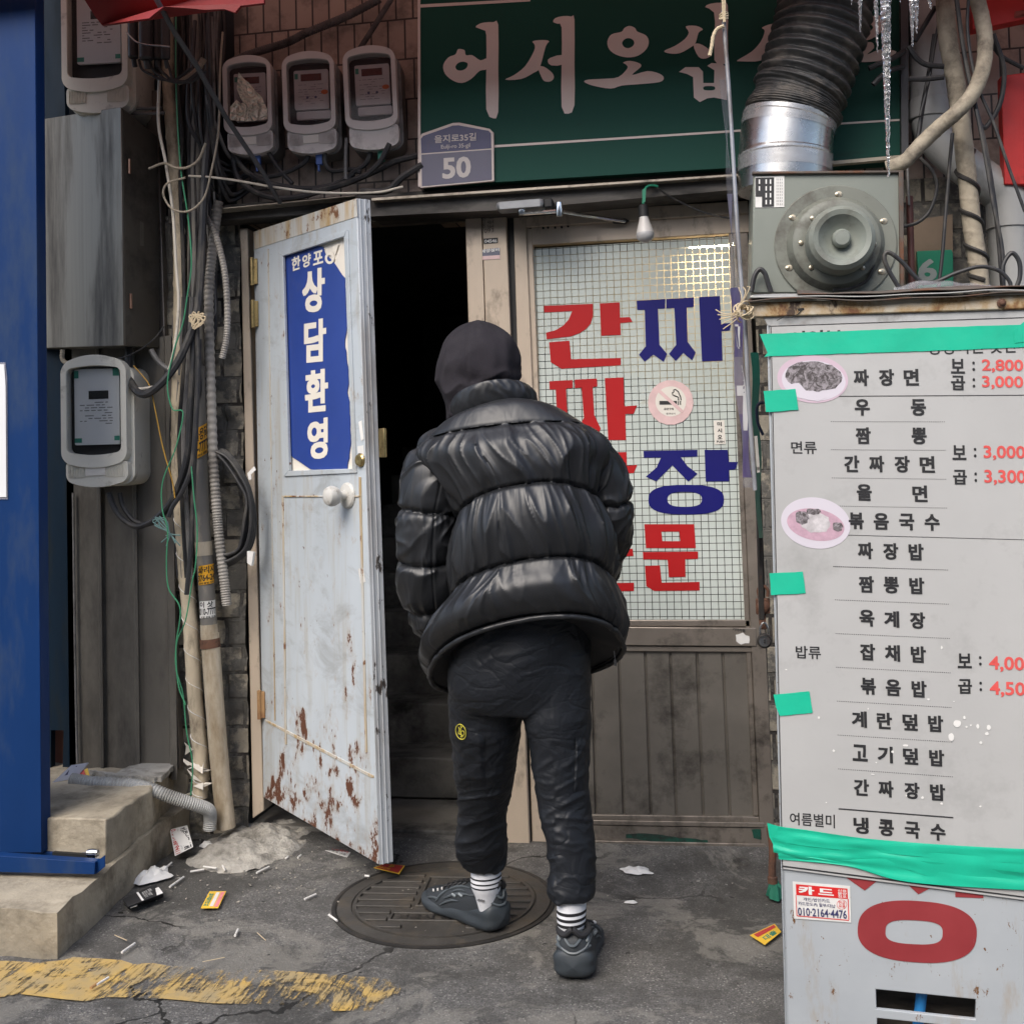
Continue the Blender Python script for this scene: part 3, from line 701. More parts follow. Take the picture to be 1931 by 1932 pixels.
# ribbed cladding
cl = thing('cladding_panel', 'brown ribbed metal cladding sheet below the large electric meter', 'wall cladding', (-2.3, -.05, .27))
mb = MB()
xs_ = [(128,.10),(185,.10),(188,.115),(192,.115),(195,.10),(252,.10),(255,.115),(260,.115),(262,.10),(316,.10),(318,.12),(330,.12),(331,.02)]
prof = [F(x, 1150, d) for x, d in xs_]; prof = [(p.x, p.y) for p in prof]
sl_ = .0
mb.add([(x, y, z) for z in (.24, 1.95) for x, y in prof], [[i, i+1, len(prof)+i+1, len(prof)+i] for i in range(len(prof)-1)]); part('ribbed_sheet', mb, m_clad, cl, ang=20)
mb = MB(); mb.prism([(274, 170), (296, 170), (326, 1110), (340, 1450), (318, 1450), (300, 1000)], dep=.07, th=.05); part('edge_trim', mb, m_beigedark, cl, .003)
# steel cabinet of the meters
bx = thing('steel_cabinet', 'tall brushed steel cabinet with hinged side, tarnished, hung above the large meter', 'metal cabinet', (-2.3, -.2, 1.9))
def hx(front, dl, dr, right, db):
    (tl, tr, br, bl) = front; (rt, rb) = right
    A = [F(*bl, dl), F(*br, dr), F(*rb, db), F(*tl, dl), F(*tr, dr), F(*rt, db)]
    return A
f = hx(((70, 226), (228, 201), (233.2, 652), (75, 657)), .13, .31, ((298, 257), (301, 656)), .10)
mb = MB(); bl, br, rb, tl, tr, rt = f
bk = Vector((bl.x, -.06, bl.z)); bkt = Vector((tl.x, -.06, tl.z))
mb.add([bl, br, rb, bk, tl, tr, rt, bkt], [[0,1,5,4],[1,2,6,5],[2,3,7,6],[3,0,4,7],[4,5,6,7],[3,2,1,0]]); part('casing', mb, m_brushed, bx, .002)
mb = MB(); nrm = (br-rb).cross(Vector((0, 0, 1))).normalized()
if nrm.x < 0: nrm = -nrm
q = [br.lerp(rb, t_).lerp(tr.lerp(rt, t_), v_) + nrm*.002 for t_, v_ in ((.05,.003),(.97,.003),(.97,.992),(.05,.992))]
mb.prism3([q], -nrm*.0015); part('side_sheet', mb, M('dusty brown steel', (.095,.085,.07), .5, .3, dirt=(.035,.03,.027), damt=.5, ds=4), bx)
for v_ in (.19, .765):
    mb = MB(); p = br.lerp(rb, .17).lerp(tr.lerp(rt, .17), v_)+nrm*.006; mb.tube([p+Vector((0,0,-.028)), p+Vector((0,0,.028))], .006, 8)
    part('hinge', mb, M('copper worn hinge', (.34,.2,.14), .35, .9), bx)

# houses across the alley: not in the picture, but they close the low sky and the gloss of things mirrors them
mb = MB(); mb.box((-26, -11.5, -.1), (26, -10.5, 5.6)); mb.box((-26, -10.56, 3.2), (26, -10.2, 3.45))
solo('opposite_house_row', mb, M('grey plaster', (.30,.28,.26), .85, var=.25, vs=.6, dirt=(.1,.095,.09), damt=.5, ds=.9), kind='structure')
# ---------------------------------------------------------------- electric meters (built round a local frame, x right, z up, y back)
def rrect(x0, x1, z0, z1, r, n=5, bulge_top=0, bulge_bot=0):
    o = []
    for cx, cz, a0 in ((x1-r, z1-r, 0), (x0+r, z1-r, 90), (x0+r, z0+r, 180), (x1-r, z0+r, 270)):
        for k in range(n+1): a = R(a0+90*k/n); o.append((cx+r*math.cos(a), cz+r*math.sin(a)))
    q = []; m = len(o)
    for i in range(m):
        a, b = o[i], o[(i+1) % m]; q.append(a)
        if abs(a[0]-b[0]) > .03:
            for j in range(1, 8): q.append((a[0]+(b[0]-a[0])*j/8, a[1]+(b[1]-a[1])*j/8))
    xm = (x0+x1)/2; hw = (x1-x0)/2
    return [(x, z + (bulge_top if z > (z0+z1)/2 else -bulge_bot)*(1-((x-xm)/hw)**2)) for x, z in q]
def y3(pts, y): return [Vector((x, y, z)) for x, z in pts]
def _turn(o, roll, yaw): o.rotation_euler = (0, roll, yaw); return o
def meter(label, tl, br, dep, depth, roll=0, plain=True, ribs=True, cover=m_pinkmeter, glass=m_meterglassred, lcd=m_lcdred, extra=None, dial=None, yaw=0, lowtag=True, tch=.27, group='electric meters on the shop wall'):
    """tl, br: photo points of the front cover's corners (front cover = upper frame, the terminal cover hangs below)"""
    a = F(*tl, dep); b = F(*br, dep); w = b.x-a.x; h = a.z-b.z
    root = thing('electric_meter', label, 'electric meter', Vector(((a.x+b.x)/2, a.y, b.z)), group)
    X0, X1 = -w/2, w/2; H = h
    m = MB(); m.prism3([y3(rrect(X0+.012, X1+.012, -(tch+.03)*h, H-.01, .025*w/.16, bulge_top=.012, bulge_bot=.012), .045)], Vector((0, depth-.045, 0))); part('back_shell', m, m_meterback if cover is m_pinkmeter else cover, root, .006, local=True)
    m = MB(); m.prism3([y3(rrect(X0, X1, 0, H, .13*w, bulge_top=.022*w/.16, bulge_bot=.016*w/.16), 0), y3(rrect(X0+.085*w, X1-.085*w, .095*H, H-.05*H, .07*w, bulge_top=.012, bulge_bot=.012), 0)[::-1]], Vector((0, .05, 0))); part('front_cover', m, cover, root, .004, local=True)
    m = MB(); m.prism3([y3(rrect(X0+.09*w, X1-.09*w, .10*H, H-.06*H, .07*w, bulge_top=.012, bulge_bot=.012), .006)], Vector((0, .002, 0))); part('window', m, glass, root, local=True)
    m = MB(); m.prism3([y3(rrect(X0+.06*w, X1-.06*w, .06*H, H-.03*H, .05*w), .042)], Vector((0, .003, 0))); part('dial_recess', m, m_rubber, root, local=True)
    d0 = .022
    cx0, cx1, cz0, cz1 = (X0+.2*w, X1-.14*w, .30*H, H-.14*H) if not dial else (X0+dial[0]*w, X0+dial[1]*w, dial[2]*H, dial[3]*H)
    m = MB(); m.prism3([y3(rrect(cx0, cx1, cz0, cz1, .006, 2), d0)], Vector((0, .012, 0)))
    if not dial: m.prism3([y3(rrect(cx0+.03*w, cx1+.02*w, .16*H, .275*H, .004, 2), d0+.002)], Vector((0, .01, 0)))
    dc = part('dial_card', m, m_card if cover is not m_pinkmeter else M('dim dial card', (.66,.60,.59), .5, bump=0), root, local=True)
    cw, ch = cx1-cx0, cz1-cz0
    def loc_rect(u0, v0, u1, v1, y): return [Vector((cx0+u0*cw, y, cz0+v0*ch)), Vector((cx0+u1*cw, y, cz0+v0*ch)), Vector((cx0+u1*cw, y, cz0+v1*ch)), Vector((cx0+u0*cw, y, cz0+v1*ch))]
    m = MB(); m.prism3([loc_rect(*((.2,.72,.8,.9) if not dial else (.32,.60,.76,.71)), d0-.001)], Vector((0, .0008, 0))); o = part('display', m, lcd, dc, local=True)
    m = MB(); rnd = random.Random(label)
    for k in range(9):
        v = (.62-.06*k) if not dial else (.55-.035*k)
        u = .12
        while u < .78:
            ln = rnd.uniform(.05, .2)
            if rnd.random() < .65: m.prism3([loc_rect(u, v, min(.85, u+ln), v+.013, d0-.0006)], None)
            u += ln+.04
    part('fine_print', m, m_greyink, dc, local=True)
    if not dial:
        m = MB()
        for u in (.38, .62): m.prism3([[Vector((cx0+u*cw+.025*w*math.cos(t_), d0-.0007, cz0+.30*ch+.025*w*math.sin(t_))) for t_ in [k*.5236 for k in range(12)]]], None)
        part('button_dots', m, m_plateblue, dc, local=True)
        m = MB(); m.prism3([loc_rect(.02,.78,.12,.92,d0-.0007)], None); part('teal_seal', m, m_teal_sticker, dc, local=True)
        if extra != 'foil':
            m = MB(); m.prism3([[Vector((cx0+.88*cw+.07*w*math.cos(t_), d0-.0009, cz0+.42*ch+.045*w*math.sin(t_))) for t_ in [k*.5236 for k in range(12)]]], None); part('orange_seal', m, m_orange, dc, local=True)
    else:
        m = MB()
        for r_ in ((0,.88,.1,.98), (.86,.9,1,1), (.0,.03,.16,.09), (.88,.05,1,.11)): m.prism3([loc_rect(*r_, d0-.0008)], None)
        part('corner_seals', m, m_teal_sticker, dc, local=True)
    m = MB(); ph = tch*H
    m.prism3([y3(rrect(X0+.055*w, X1+.0*w, -ph, .01*H, .09*w, bulge_top=-.010*w/.16, bulge_bot=.016*w/.16), .008)], Vector((0, .05, 0)))
    tc_ = part('terminal_cover', m, cover, root, .004, local=True)
    if ribs:
        for s0, s1 in ((.1, .36), (.68, .95)):
            k = 0; m = MB()
            while s0+k*.024 < s1:
                x = X0+w*(s0+k*.024); m.box((x-.0035*w, .0035, -ph*.82), (x+.0035*w, .009, -ph*.2)); k += 1
            part('grip_ribs', m, cover, tc_, local=True)
    if lowtag:
        m = MB(); m.prism3([y3([(X0+.36*w, -ph*.75), (X0+.66*w, -ph*.72), (X0+.66*w, -ph*.3), (X0+.36*w, -ph*.33)], .0045)], Vector((0, .003, 0))); part('rating_tag', m, m_creamst, tc_, local=True)
    if dial: return _turn(root, roll, yaw)
    m = MB(); m.box((X0+.56*w, .03, -ph-.045*w/.16), (X0+.68*w, .05, -ph-.012*w/.16)); m.box((X0+.585*w, .034, -ph-.065*w/.16), (X0+.625*w, .046, -ph-.03*w/.16)); part('seal_tab', m, m_bluetab if extra != 'green' else m_teal_sticker, root, .001, local=True)
    if extra == 'foil':
        m = MB(); rnd = random.Random(5)
        tri = [(.34, .86), (.42,.78), (.58,.66), (.80,.47), (.90,.30), (.90,.155), (.5,.135), (.13,.17), (.13,.36), (.27,.46), (.36,.40), (.40,.42), (.34,.52), (.28,.62)]
        m.prism3([[Vector((X0+u*w, .004, v*H)) for u, v in rough_line(tri, .006, 4, .06)]], None); part('foil_scrap', m, m_foil, root, local=True)
    root.rotation_euler = (0, roll, yaw)
    return root
m1 = meter('electric meter with crumpled foil in its window, above the white door', cB(296, 465), cB(645, 940), .16, .14, roll=R(-.6), extra='foil', yaw=R(6))
m2 = meter('middle electric meter of three on the tiles, with cream tag under its window', cB(732, 440), cB(1112, 925), .16, .14, roll=R(-.8), yaw=R(6))
m3 = meter('electric meter beside the green sign, with plain smooth terminal cover and bright red display', cB(1182, 398), cB(1568, 895), .16, .14, roll=R(-1.5), ribs=False, lowtag=False, extra='green', yaw=R(6))
m4 = meter('large cream electric meter below the steel cabinet, with small paper tag on its lower cover', cE(452, 850), cE(918, 1545), .30, .235, cover=m_cream, glass=m_meterglass, lcd=m_lcd, dial=(.17,.86,.17,.955), yaw=R(5), group=None, tch=.20)
m5 = meter('large cream electric meter above the steel cabinet, partly behind the red awning flap', cA(455, -110), cA(925, 600), .28, .225, cover=m_cream, glass=m_meterglass, lcd=m_lcd, dial=(.2,.86,.23,.95), yaw=R(5), group=None, lowtag=False, tch=.20)
mb = MB()
# ---------------------------------------------------------------- cables and pipes
def ribbed(n, amp): return lambda t, a: 1+amp*math.sin(2*math.pi*n*t)
def helix(n, amp, sharp=8): return lambda t, a: 1+amp*max(0, math.cos(2*math.pi*n*t+a))**sharp
def cable(name, label, pts, dep, ru, mat, group=None, seg=8, cat='cable', cnv=None, n=None, mod=None):
    if cnv: pts = L(cnv, pts)
    d0 = dep if not isinstance(dep, (list, tuple)) else sum(dep)/len(dep)
    mb = MB(); mb.tube(path(pts, dep, n or 10*(len(pts)-1)+1), mpp(ru, d0), seg, True, mod)
    return solo(name, mb, mat, label, cat, group)
# wrapped insulated pipe and the taped drain pipe
root = thing('insulated_pipe', 'cream wrapped pipe with spiral tape ridges running from the awning down to the step', 'pipe', F(378, 1500, .1))
mb = MB(); pth = path([(320,-40),(320,150),(329,280),(338,390),(341,520),(340,640),(337,760),(338,900),(348,1050),(360,1190),(368,1320),(379,1440),(377,1505)], .12, 420); mb.tube(pth, mpp(14.5, .12), 16, True, helix(26, .09, 6)); part('wrapping', mb, m_wallpipe, root)
mb = MB(); sp = [pth[i]+Vector((math.cos(i*.42), math.sin(i*.42), 0))*mpp(15.3, .12) for i in range(250, 418)]; mb.tube(sp, .0016, 5); part('spiral_tape', mb, m_whitest, root)
mb = MB(); rnd = random.Random(3)
for k in range(14):
    p = pth[-1-rnd.randrange(40)]; o = Vector((rnd.uniform(-.05,.05), -rnd.uniform(.02,.05), rnd.uniform(-.05,.06))); q = [p+o+Vector((rnd.uniform(-.03,.03), rnd.uniform(-.015,.015), rnd.uniform(-.03,.03))) for _ in range(4)]; mb.prism3([q], Vector((0, .004, 0)))
part('torn_wrapping', mb, m_posterwhite, root)
root = thing('drain_pipe', 'grey drain pipe with stickers and cream lower end beside the white door', 'pipe', F(427, 1560, .1))
mb = MB(); mb.tube(path([(373,-40),(371,300),(369,500),(371,700),(379,950),(388,1090),(396,1205)], .13, 80), mpp(16, .13), 18); part('upper_section', mb, m_greypipe, root)
mb = MB(); mb.tube(path([(396,1195),(403,1300),(414,1440),(427,1562)], .13, 30), mpp(18, .13), 18); part('lower_section', mb, m_pvc, root)
mb = MB(); mb.tube(path([(395.5,1205),(397,1222)], .13, 4), mpp(19.5, .13), 18, True, helix(.5, .05)); part('collar', mb, m_iron, root)
for y0, y1 in ((1022, 1048), (1178, 1206)):
    mb = MB(); mb.tube(path([(385+(y0-1050)*.07, y0), (385+(y1-1050)*.07, y1)], .13, 3), mpp(16.8, .13), 18); part('bare_band', mb, m_pvc, root)
def wrap(cx, cy, h, lines, base, mi, slant=0, x0=-1.05, x1=1.05, rr=17.2):
    """sticker curved round the drain pipe with printed lines"""
    c = F(cx, cy, .13); r = mpp(rr, .13); hh = mpp(h, .13); v0 = (CAM-c); a0 = math.atan2(v0.x, -v0.y)
    def pt(u, v, k=1.0): a = a0+x0+(x1-x0)*u; return Vector((c.x+r*k*math.sin(a)+.0*v, c.y-r*k*math.cos(a), c.z+(v-.5)*hh+slant*(u-.5)*r))
    m = MB(); m.grid(lambda u, v: pt(u, v), 14, 2); s = part('sticker', m, base, root)
    m = MB()
    for txt, u0, u1, v0_, v1_ in lines:
        vs, fs = text_geo(txt, .03); m.add([pt(u0+(u1-u0)*x, v0_+(v1_-v0_)*y, 1.012) for x, y in vs], fs)
    part('print', m, mi, s)
wrap(376, 835, 60, [('화물용달', .0, 1.0, .55, .95), ('010-7777', .0, 1.0, .16, .5), ('24시 이사 용달', .1, .95, .03, .12)], m_yellowst, m_ink, slant=1.1)
wrap(389, 1083, 38, [('파리지', .02, 1.0, .56, .95), ('3764-24', .0, 1.0, .18, .52), ('24시 용달 이사', .05, .95, .03, .13)], m_yellowst, m_ink, slant=.25)
wrap(391.5, 1148, 33, [('이 삿', .05, .8, .62, .97), ('010-7777', .0, 1.0, .16, .58), ('포장 용달 이사', .1, .95, .0, .11)], m_whitest, m_ink, slant=.12)
cable('ribbed_conduit', 'long grey ribbed conduit hanging open beside the stickered drain pipe', [(412,380),(401,470),(394,560),(397,702),(402,857),(408,950),(413,1010),(422,1088),(428,1142)], .17, 9.5, m_conduit, None, 12, 'conduit', n=700, mod=ribbed(88, .07))
cable('ribbed_hose', 'short broken beige ribbed hose hanging by the door frame hinges', [(388,408),(404,436),(416,475),(424,515),(428,560),(429,610),(426,645),(419,676)], .20, 6.3, m_conduit, None, 10, 'hose', n=320, mod=ribbed(52, .08))
cable('thick_cable', 'thick black cable looping under the steel cabinet and up beside the pipes', [(243,655),(243,702),(251,729),(272,744),(303,724),(335,683),(361,625),(374,573),(380,470),(387,320),(397,206),(398,90),(400,-30)], [.2,.22,.26,.28,.28,.27,.26,.25,.24,.23,.2,.15,.15], 8, m_blackcable)
blk_ = 'black cable hanging in a loop below the large electric meter'
cable('loop_cable', blk_, [(366,600),(363,690),(358,770),(352,860),(330,930),(310,962),(283,985),(256,993),(230,978),(214,955),(205,930)], .24, 6, m_blackcable, 'cables looped below the large meter')
cable('loop_cable', blk_, [(368,640),(366,720),(361,800),(354,880),(334,940),(312,968),(283,988),(256,984),(240,968),(230,950),(226,930)], .22, 5, m_blackcable, 'cables looped below the large meter')
cable('loop_cable', blk_, [(370,560),(373,680),(369,790),(362,875),(345,925),(326,955),(318,975)], .25, 5, m_blackcable, 'cables looped below the large meter')
cable('straight_cable', 'straight black cable ending in mid air beside the cream wrapped pipe', [(376,640),(372,760),(364,933),(360,1030),(352,1122)], .22, 5, m_blackcable)
cable('cream_cable', 'thin cream cable curving down in front of the wrapped pipe', [(301,140),(299,232),(313,309),(326,400),(332,497),(337,573),(330,650),(318,699),(303,724),(272,733),(254,733)], .27, 3.2, m_whitecable)
cable('green_wire', 'thin green wire hanging down the whole bundle of cables', [(332,-20),(332,155),(340,309),(355,412),(361,497),(353,560),(345,610),(330,655),(316,722),(325,771),(345,779),(332,843),(307,908),(306,960),(316,1000),(314,1060),(318,1110),(340,1150),(332,1220),(336,1290),(350,1330)], .29, 1.5, m_greenwire, seg=6)
cable('green_wire', 'thin green wire dangling loose in front of the stickered drain pipe', [(361,880),(366,940),(372,1000),(369,1065),(362,1100),(350,1170),(334,1210),(332,1260),(345,1310),(352,1380),(363,1440),(360,1500)], .27, 1.4, m_greenwire, seg=6)
cable('yellow_wire', 'thin yellow wire arching off the corner of the large electric meter', [(252,690),(268,708),(283,730),(294,779),(307,843),(325,908),(330,940)], .26, 1.3, m_yellowwire, seg=6)
cable('tan_cable', 'tan cable end curling across the top of the wrapped pipe', [(281,318),(309,308),(330,316),(352,316),(374,302),(388,270)], .30, 2.8, m_tancable)
cable('looped_wire', 'pale thin wire tied in a wide loop across the bundle of cables', [(350,335),(317,345),(308,366),(325,394),(356,398),(384,374),(397,330),(412,247),(415,134),(420,60)], .30, 2.2, m_tancable)
cable('sagging_wire', 'pale wire sagging from the cable bundle across to the top of the white door', [(356,332),(397,334),(450,341),(513,352),(603,363),(706,363),(760,352)], .24, 2.4, m_whitecable)
rnd = random.Random(11)
BG = 'thin cable among the tangled upright bundle behind the cream wrapped pipe'
for i in range(34):
    x = 336+rnd.random()*80; mats_ = [m_blackcable, m_blackcable, m_greycable, m_conduitdark, m_tancable, m_blackcable]
    yb = rnd.choice([420, 520, 600, 690, 760, 560]); p = []; y = -30
    x += 8*math.sin(i)
    while y < yb: p.append((x+rnd.uniform(-7, 7)-y*.02*(x-375)/40, y)); y += rnd.uniform(70, 130)
    p.append((372+(x-375)*.45, yb))
    cable('bundle_cable', BG, p, .06+.10*rnd.random(), rnd.uniform(1.8, 5.2), rnd.choice(mats_), 'cables bundled up the wall', seg=7)
for i in range(5):
    x = 300+i*8; cable('bundle_cable', BG, [(x+30, 560), (x+22, 700), (x+14, 830), (x+20, 960), (x+28, 1090)], .1+.02*i, 3+i*.5, m_blackcable if i % 2 else m_greycable, 'cables bundled up the wall', seg=7)
for i in range(9):
    x0 = rnd.uniform(340, 405); y0 = rnd.uniform(40, 200); x1 = rnd.uniform(405, 445); y1 = rnd.uniform(250, 330)
    cable('drooping_cable', 'dark cable drooping out of the upright bundle towards the meters', [(x0, y0-60), (x0+rnd.uniform(-6, 6), y0+70), ((x0+x1)/2-6, max(y0+130, y1-20)), ((x0+x1)/2+14, y1+40), (x1+10, y1+48), (x1+46, y1+22+rnd.uniform(-10, 12))], [.2, .24, .2, .14, .1, .06], rnd.uniform(2.4, 5), rnd.choice([m_blackcable, m_blackcable, m_greycable]), 'cables drooping from the bundle', seg=7)
# coil of cable hung beside the door frame
for i in range(8):
    k = i*3.4
    cable('coiled_cable', 'dark cable of the coil hanging beside the left door frame', [(404+i, 846+k*.5), (428, 853+k), (452-k*.2, 882+k), (472-k*.3, 925+k*.7), (482-k*.9, 985), (474-k*.8, 1030-k*.4), (455-k*.3, 1052-k*.6), (428, 1068-k*.9), (412, 1066-k)], .14+.012*(i % 4), 3.4, m_blackcable, 'coil of cables by the door')
mb = MB(); mb.prism([(466,1040),(478,1042),(474,1068),(466,1062)], dep=.2, th=.02); mb.prism(L(cE, [(1810,1640),(1860,1590),(1872,1615),(1835,1650),(1840,1685),(1820,1690)]), dep=.21, th=.004)
solo('cable_tag', mb, m_whitest, 'white scrap of tape on the coil of cables by the door', 'tape scrap')
# splice closures
root = thing('splice_closure', 'cluster of black plastic cable closures tied below the red awning flap', 'cable closure', F(290, 180, .3))
for x0, x1, y0, y1, d in ((241,262,50,110,.34),(262,290,40,113,.36),(286,306,48,112,.33),(303,322,20,112,.36)):
    mb = MB(); cx = (x0+x1)/2; rr_ = mpp((x1-x0)/2, d); a, b = F(cx-1, y0-30, d), F(cx, y1, d)
    mb.tube([a.lerp(b, t_) for t_ in (0, .5, .92, .97, 1)], lambda t: rr_*(1 if t < .9 else .8), 12); mb.tube([b, b+Vector((.002, .01, -.03))], rr_*.5, 10)
    part('closure_body', mb, m_black, root, .003)
mb = MB(); mb.tube(path([(238,60),(256,78),(275,84),(300,86),(320,88)], .40, 20), mpp(1.5), 6); part('tie_wire', mb, m_steel, root)
for i, (a, b) in enumerate((((262,112),(300,148)), ((282,112),(318,152)), ((296,112),(325,150)), ((314,112),(330,152)))):
    cable('closure_cable', 'black cable drooping from the cable closures into the bundle', [a, (a[0]+6, a[1]+18), (a[0]*.4+b[0]*.6, b[1]-8), b, (b[0]+30, b[1]+2), (b[0]+60, b[1]-20)], .33, 3, m_blackcable, 'closure tails')
cable('ribbed_conduit', 'tan ribbed conduit bending out of the bundle near the closures', [(336,155),(352,148),(372,132),(385,110)], .3, 6, m_tancable, None, 10, 'conduit', n=160, mod=ribbed(22, .06))
cable('side_conduit', 'pair of dark pipes leaving the side of the steel cabinet top, upper one', [(235,204),(265,204),(305,203)], .2, 3.6, m_greycable, None, 8, 'conduit')
cable('side_conduit', 'pair of dark pipes leaving the side of the steel cabinet top, lower one', [(240,212),(270,214),(310,213)], .2, 3.6, m_greycable, None, 8, 'conduit')
cable('bent_conduit', 'grey bent pipe leaving the underside of the steel cabinet towards the bundle', [(285,660),(296,678),(312,693),(326,698)], .18, 5.5, m_greycable, None, 8, 'conduit')
cable('corrugated_stub', 'tan bent pipe stub on top of the large electric meter', [(118,660),(118,678),(130,686),(150,682),(168,675)], .24, 4.5, m_tancable, None, 10, 'conduit', n=120, mod=ribbed(16, .06))
cable('meter_wire', 'thin black wire sagging from the bundle to the top of the large meter', [(310,615),(290,640),(260,662),(225,676),(180,680),(160,678)], .26, 1.6, m_blackcable, seg=6)
mb = MB()
for k in range(9):
    a = .7*k; mb.tube(path([(372,595),(372+16*math.cos(a), 600+12*math.sin(a)),(366+4*math.sin(a), 615+6*math.cos(a))], .29, 8), mpp(1.8), 6)
solo('rope_knot', mb, m_rope, 'pale twine knot round the thick black cable', 'twine knot')
for k in range(1):
    mb = MB()
    for j in range(8):
        a = .8*j; mb.tube(path([(300,978),(302+14*math.cos(a), 985+9*math.sin(a)),(320,1006),(322+18*math.cos(a*1.3), 1010+20*abs(math.sin(a)))], .27, 10), mpp(1.2), 5)
    solo('twine_knot', mb, M('blue green twine', (.14,.24,.23), .8), 'blue green twine tying the looped cables together', 'twine knot')
# under the three meters
UM = 'thick black cable curving along the tiles below the row of three meters'
for p, r_ in (([(370,1110),(400,1180),(480,1265),(650,1345),(900,1380),(1100,1350),(1250,1270)], 5.5), ([(360,1130),(400,1300),(520,1400),(680,1450),(850,1440),(1000,1400)], 6), ([(930,1095),(885,1190),(750,1262),(620,1292),(520,1280)], 5), ([(1035,1090),(1040,1190),(1090,1248),(1230,1238),(1300,1260)], 5),
        ([(1385,1065),(1340,1190),(1230,1272),(1190,1340),(1020,1395)], 5.5), ([(1510,1050),(1445,1175),(1390,1235),(1330,1290)], 5.5), ([(1750,1130),(1550,1180),(1430,1240),(1180,1345),(950,1400)], 6.5), ([(615,1100),(700,1235),(800,1345)], 4.5), ([(1750,1205),(1600,1300),(1490,1395),(1300,1400)], 7), ([(480,1140),(520,1120),(560,1100)], 4)):
    cable('meter_cable', UM, p, .12 if len(p) != 4 else .16, r_, m_blackcable, 'cables below the three meters', cnv=cB)
cable('ground_wire', 'dark hanging cable with grey joint between the second and third small meters', [(1195,1010),(1190,1100),(1188,1200),(1190,1310)], .15, 3.4, m_greycable, cnv=cB)
cable('flex_conduit', 'dark ribbed conduit rising diagonally across the tiles above the three meters', [(330,470),(450,410),(600,360),(760,310),(900,240),(1060,175),(1200,115),(1440,-10)], .05, 8, m_conduitdark, None, 12, 'conduit', cnv=cB, n=500, mod=ribbed(75, .07))
cable('slim_rod', 'slim rod rising diagonally on the tiles beside the green sign', [(1280,375),(1380,220),(1530,-20)], .05, 5.5, m_conduitdark, None, 10, 'rod', cnv=cB)
cable('floor_hose', 'grey ribbed hose lying across the upper step and bending into the ground', [(470,310),(560,325),(700,338),(850,345),(980,370),(1100,415),(1200,450),(1300,480),(1370,510),(1385,555),(1380,640)], [.30,.30,.30,.30,.31,.30,.28,.25,.22,.2,.2], 12.5, m_pvcgrey, None, 14, 'hose', cnv=cO, n=700, mod=ribbed(70, .075))
# ---------------------------------------------------------------- sign
sg = thing('shop_sign', 'long dark green sign with brushed white Korean lettering above the doors', 'shop sign', F(1245, 330, .15))
SD = .15
mb = MB(); mb.prism([(790, -80), (1712, -130), (1712, 296), (790, 352)], dep=SD, th=.12); part('sign_panel', mb, m_sign, sg)
mb = MB(); mb.prism([(787.5,-80),(792,-80),(793,352),(788.5,352)], dep=SD+.006, th=.13); mb.prism([(790,8),(1000,-3),(1000,2),(790,14)], dep=SD+.002, th=.001); part('sign_trim', mb, m_signletter, sg)
mb = MB(); mb.prism([(932,273.5),(1361,246.5),(1577,231.5),(1705,223.5),(1705,227),(1577,235),(1361,250.5),(932,278)], dep=SD+.002, th=.001); part('white_line', mb, m_signletter, sg)
mb = MB(); mb.prism([(1698,-130),(1713,-130),(1713,290),(1700,290)], dep=SD+.03, th=.1); part('end_bar', mb, m_rod, sg)
mb = MB(); mb.prism(L(cD, [(770,945),(1220,905),(1220,925),(770,965)]), dep=SD+.02, th=.03); part('bottom_edge', mb, m_pvc, sg)
ltr = MB(); kk = [0]
def stroke(c, pts, holes=(), n=3):
    kk[0] += 1; ltr.prism(smo(L(c, pts), n), FAC, SD+.0016+.0002*kk[0], None, [smo(L(c, h), 3) for h in holes])
def letter(name='letter'):
    global ltr; part(name, ltr, m_signletter, sg); ltr = MB()
stroke(cC, [(330,285),(360,293),(368,322),(405,322),(452,352),(492,342),(492,402),(448,414),(400,460),(345,485),(290,470),(245,430),(235,380),(265,335),(305,318),(318,292)], [[(306,390),(322,368),(350,360),(376,368),(376,388),(362,404),(338,412),(316,408)]])
stroke(cC, [(425,158),(440,142),(470,131),(530,128),(557,143),(557,400),(557,655),(527,692),(487,640),(487,400),(487,205),(470,175)], n=2); letter()
stroke(cC, [(758,240),(815,233),(855,240),(835,270),(800,395),(765,425),(690,462),(598,465),(650,438),(715,385),(765,300),(770,262)])
stroke(cC, [(790,392),(825,390),(872,425),(882,455),(862,476),(828,474),(810,450)])
stroke(cC, [(878,128),(890,105),(935,93),(985,95),(1003,112),(1003,370),(1003,615),(967,665),(928,625),(928,370),(928,160),(905,138)], n=2)
stroke(cC, [(860,338),(935,320),(935,376),(868,382),(847,360)], n=2); letter()
stroke(cC, [(1295,163),(1325,150),(1358,163),(1370,183),(1420,205),(1438,240),(1425,285),(1375,325),(1310,335),(1245,318),(1205,285),(1196,240),(1220,200),(1278,185)], [[(1282,250),(1295,230),(1320,222),(1345,232),(1353,252),(1340,272),(1315,281),(1292,272)]])
stroke(cC, [(1288,365),(1325,355),(1380,368),(1392,390),(1340,438),(1430,415),(1500,430),(1526,455),(1500,480),(1380,492),(1280,500),(1215,518),(1110,500),(1060,478),(1085,465),(1180,460),(1260,450),(1312,400),(1306,378)]); letter()
stroke(cC, [(1655,153),(1715,150),(1755,170),(1730,190),(1712,250),(1685,275),(1620,310),(1560,312),(1528,297),(1590,268),(1648,228),(1672,188)])
stroke(cC, [(1700,265),(1735,255),(1790,288),(1802,322),(1770,342),(1730,332)])
stroke(cC, [(1768,40),(1800,20),(1870,14),(1900,30),(1900,200),(1900,355),(1860,372),(1822,350),(1824,200),(1820,72)], n=2)
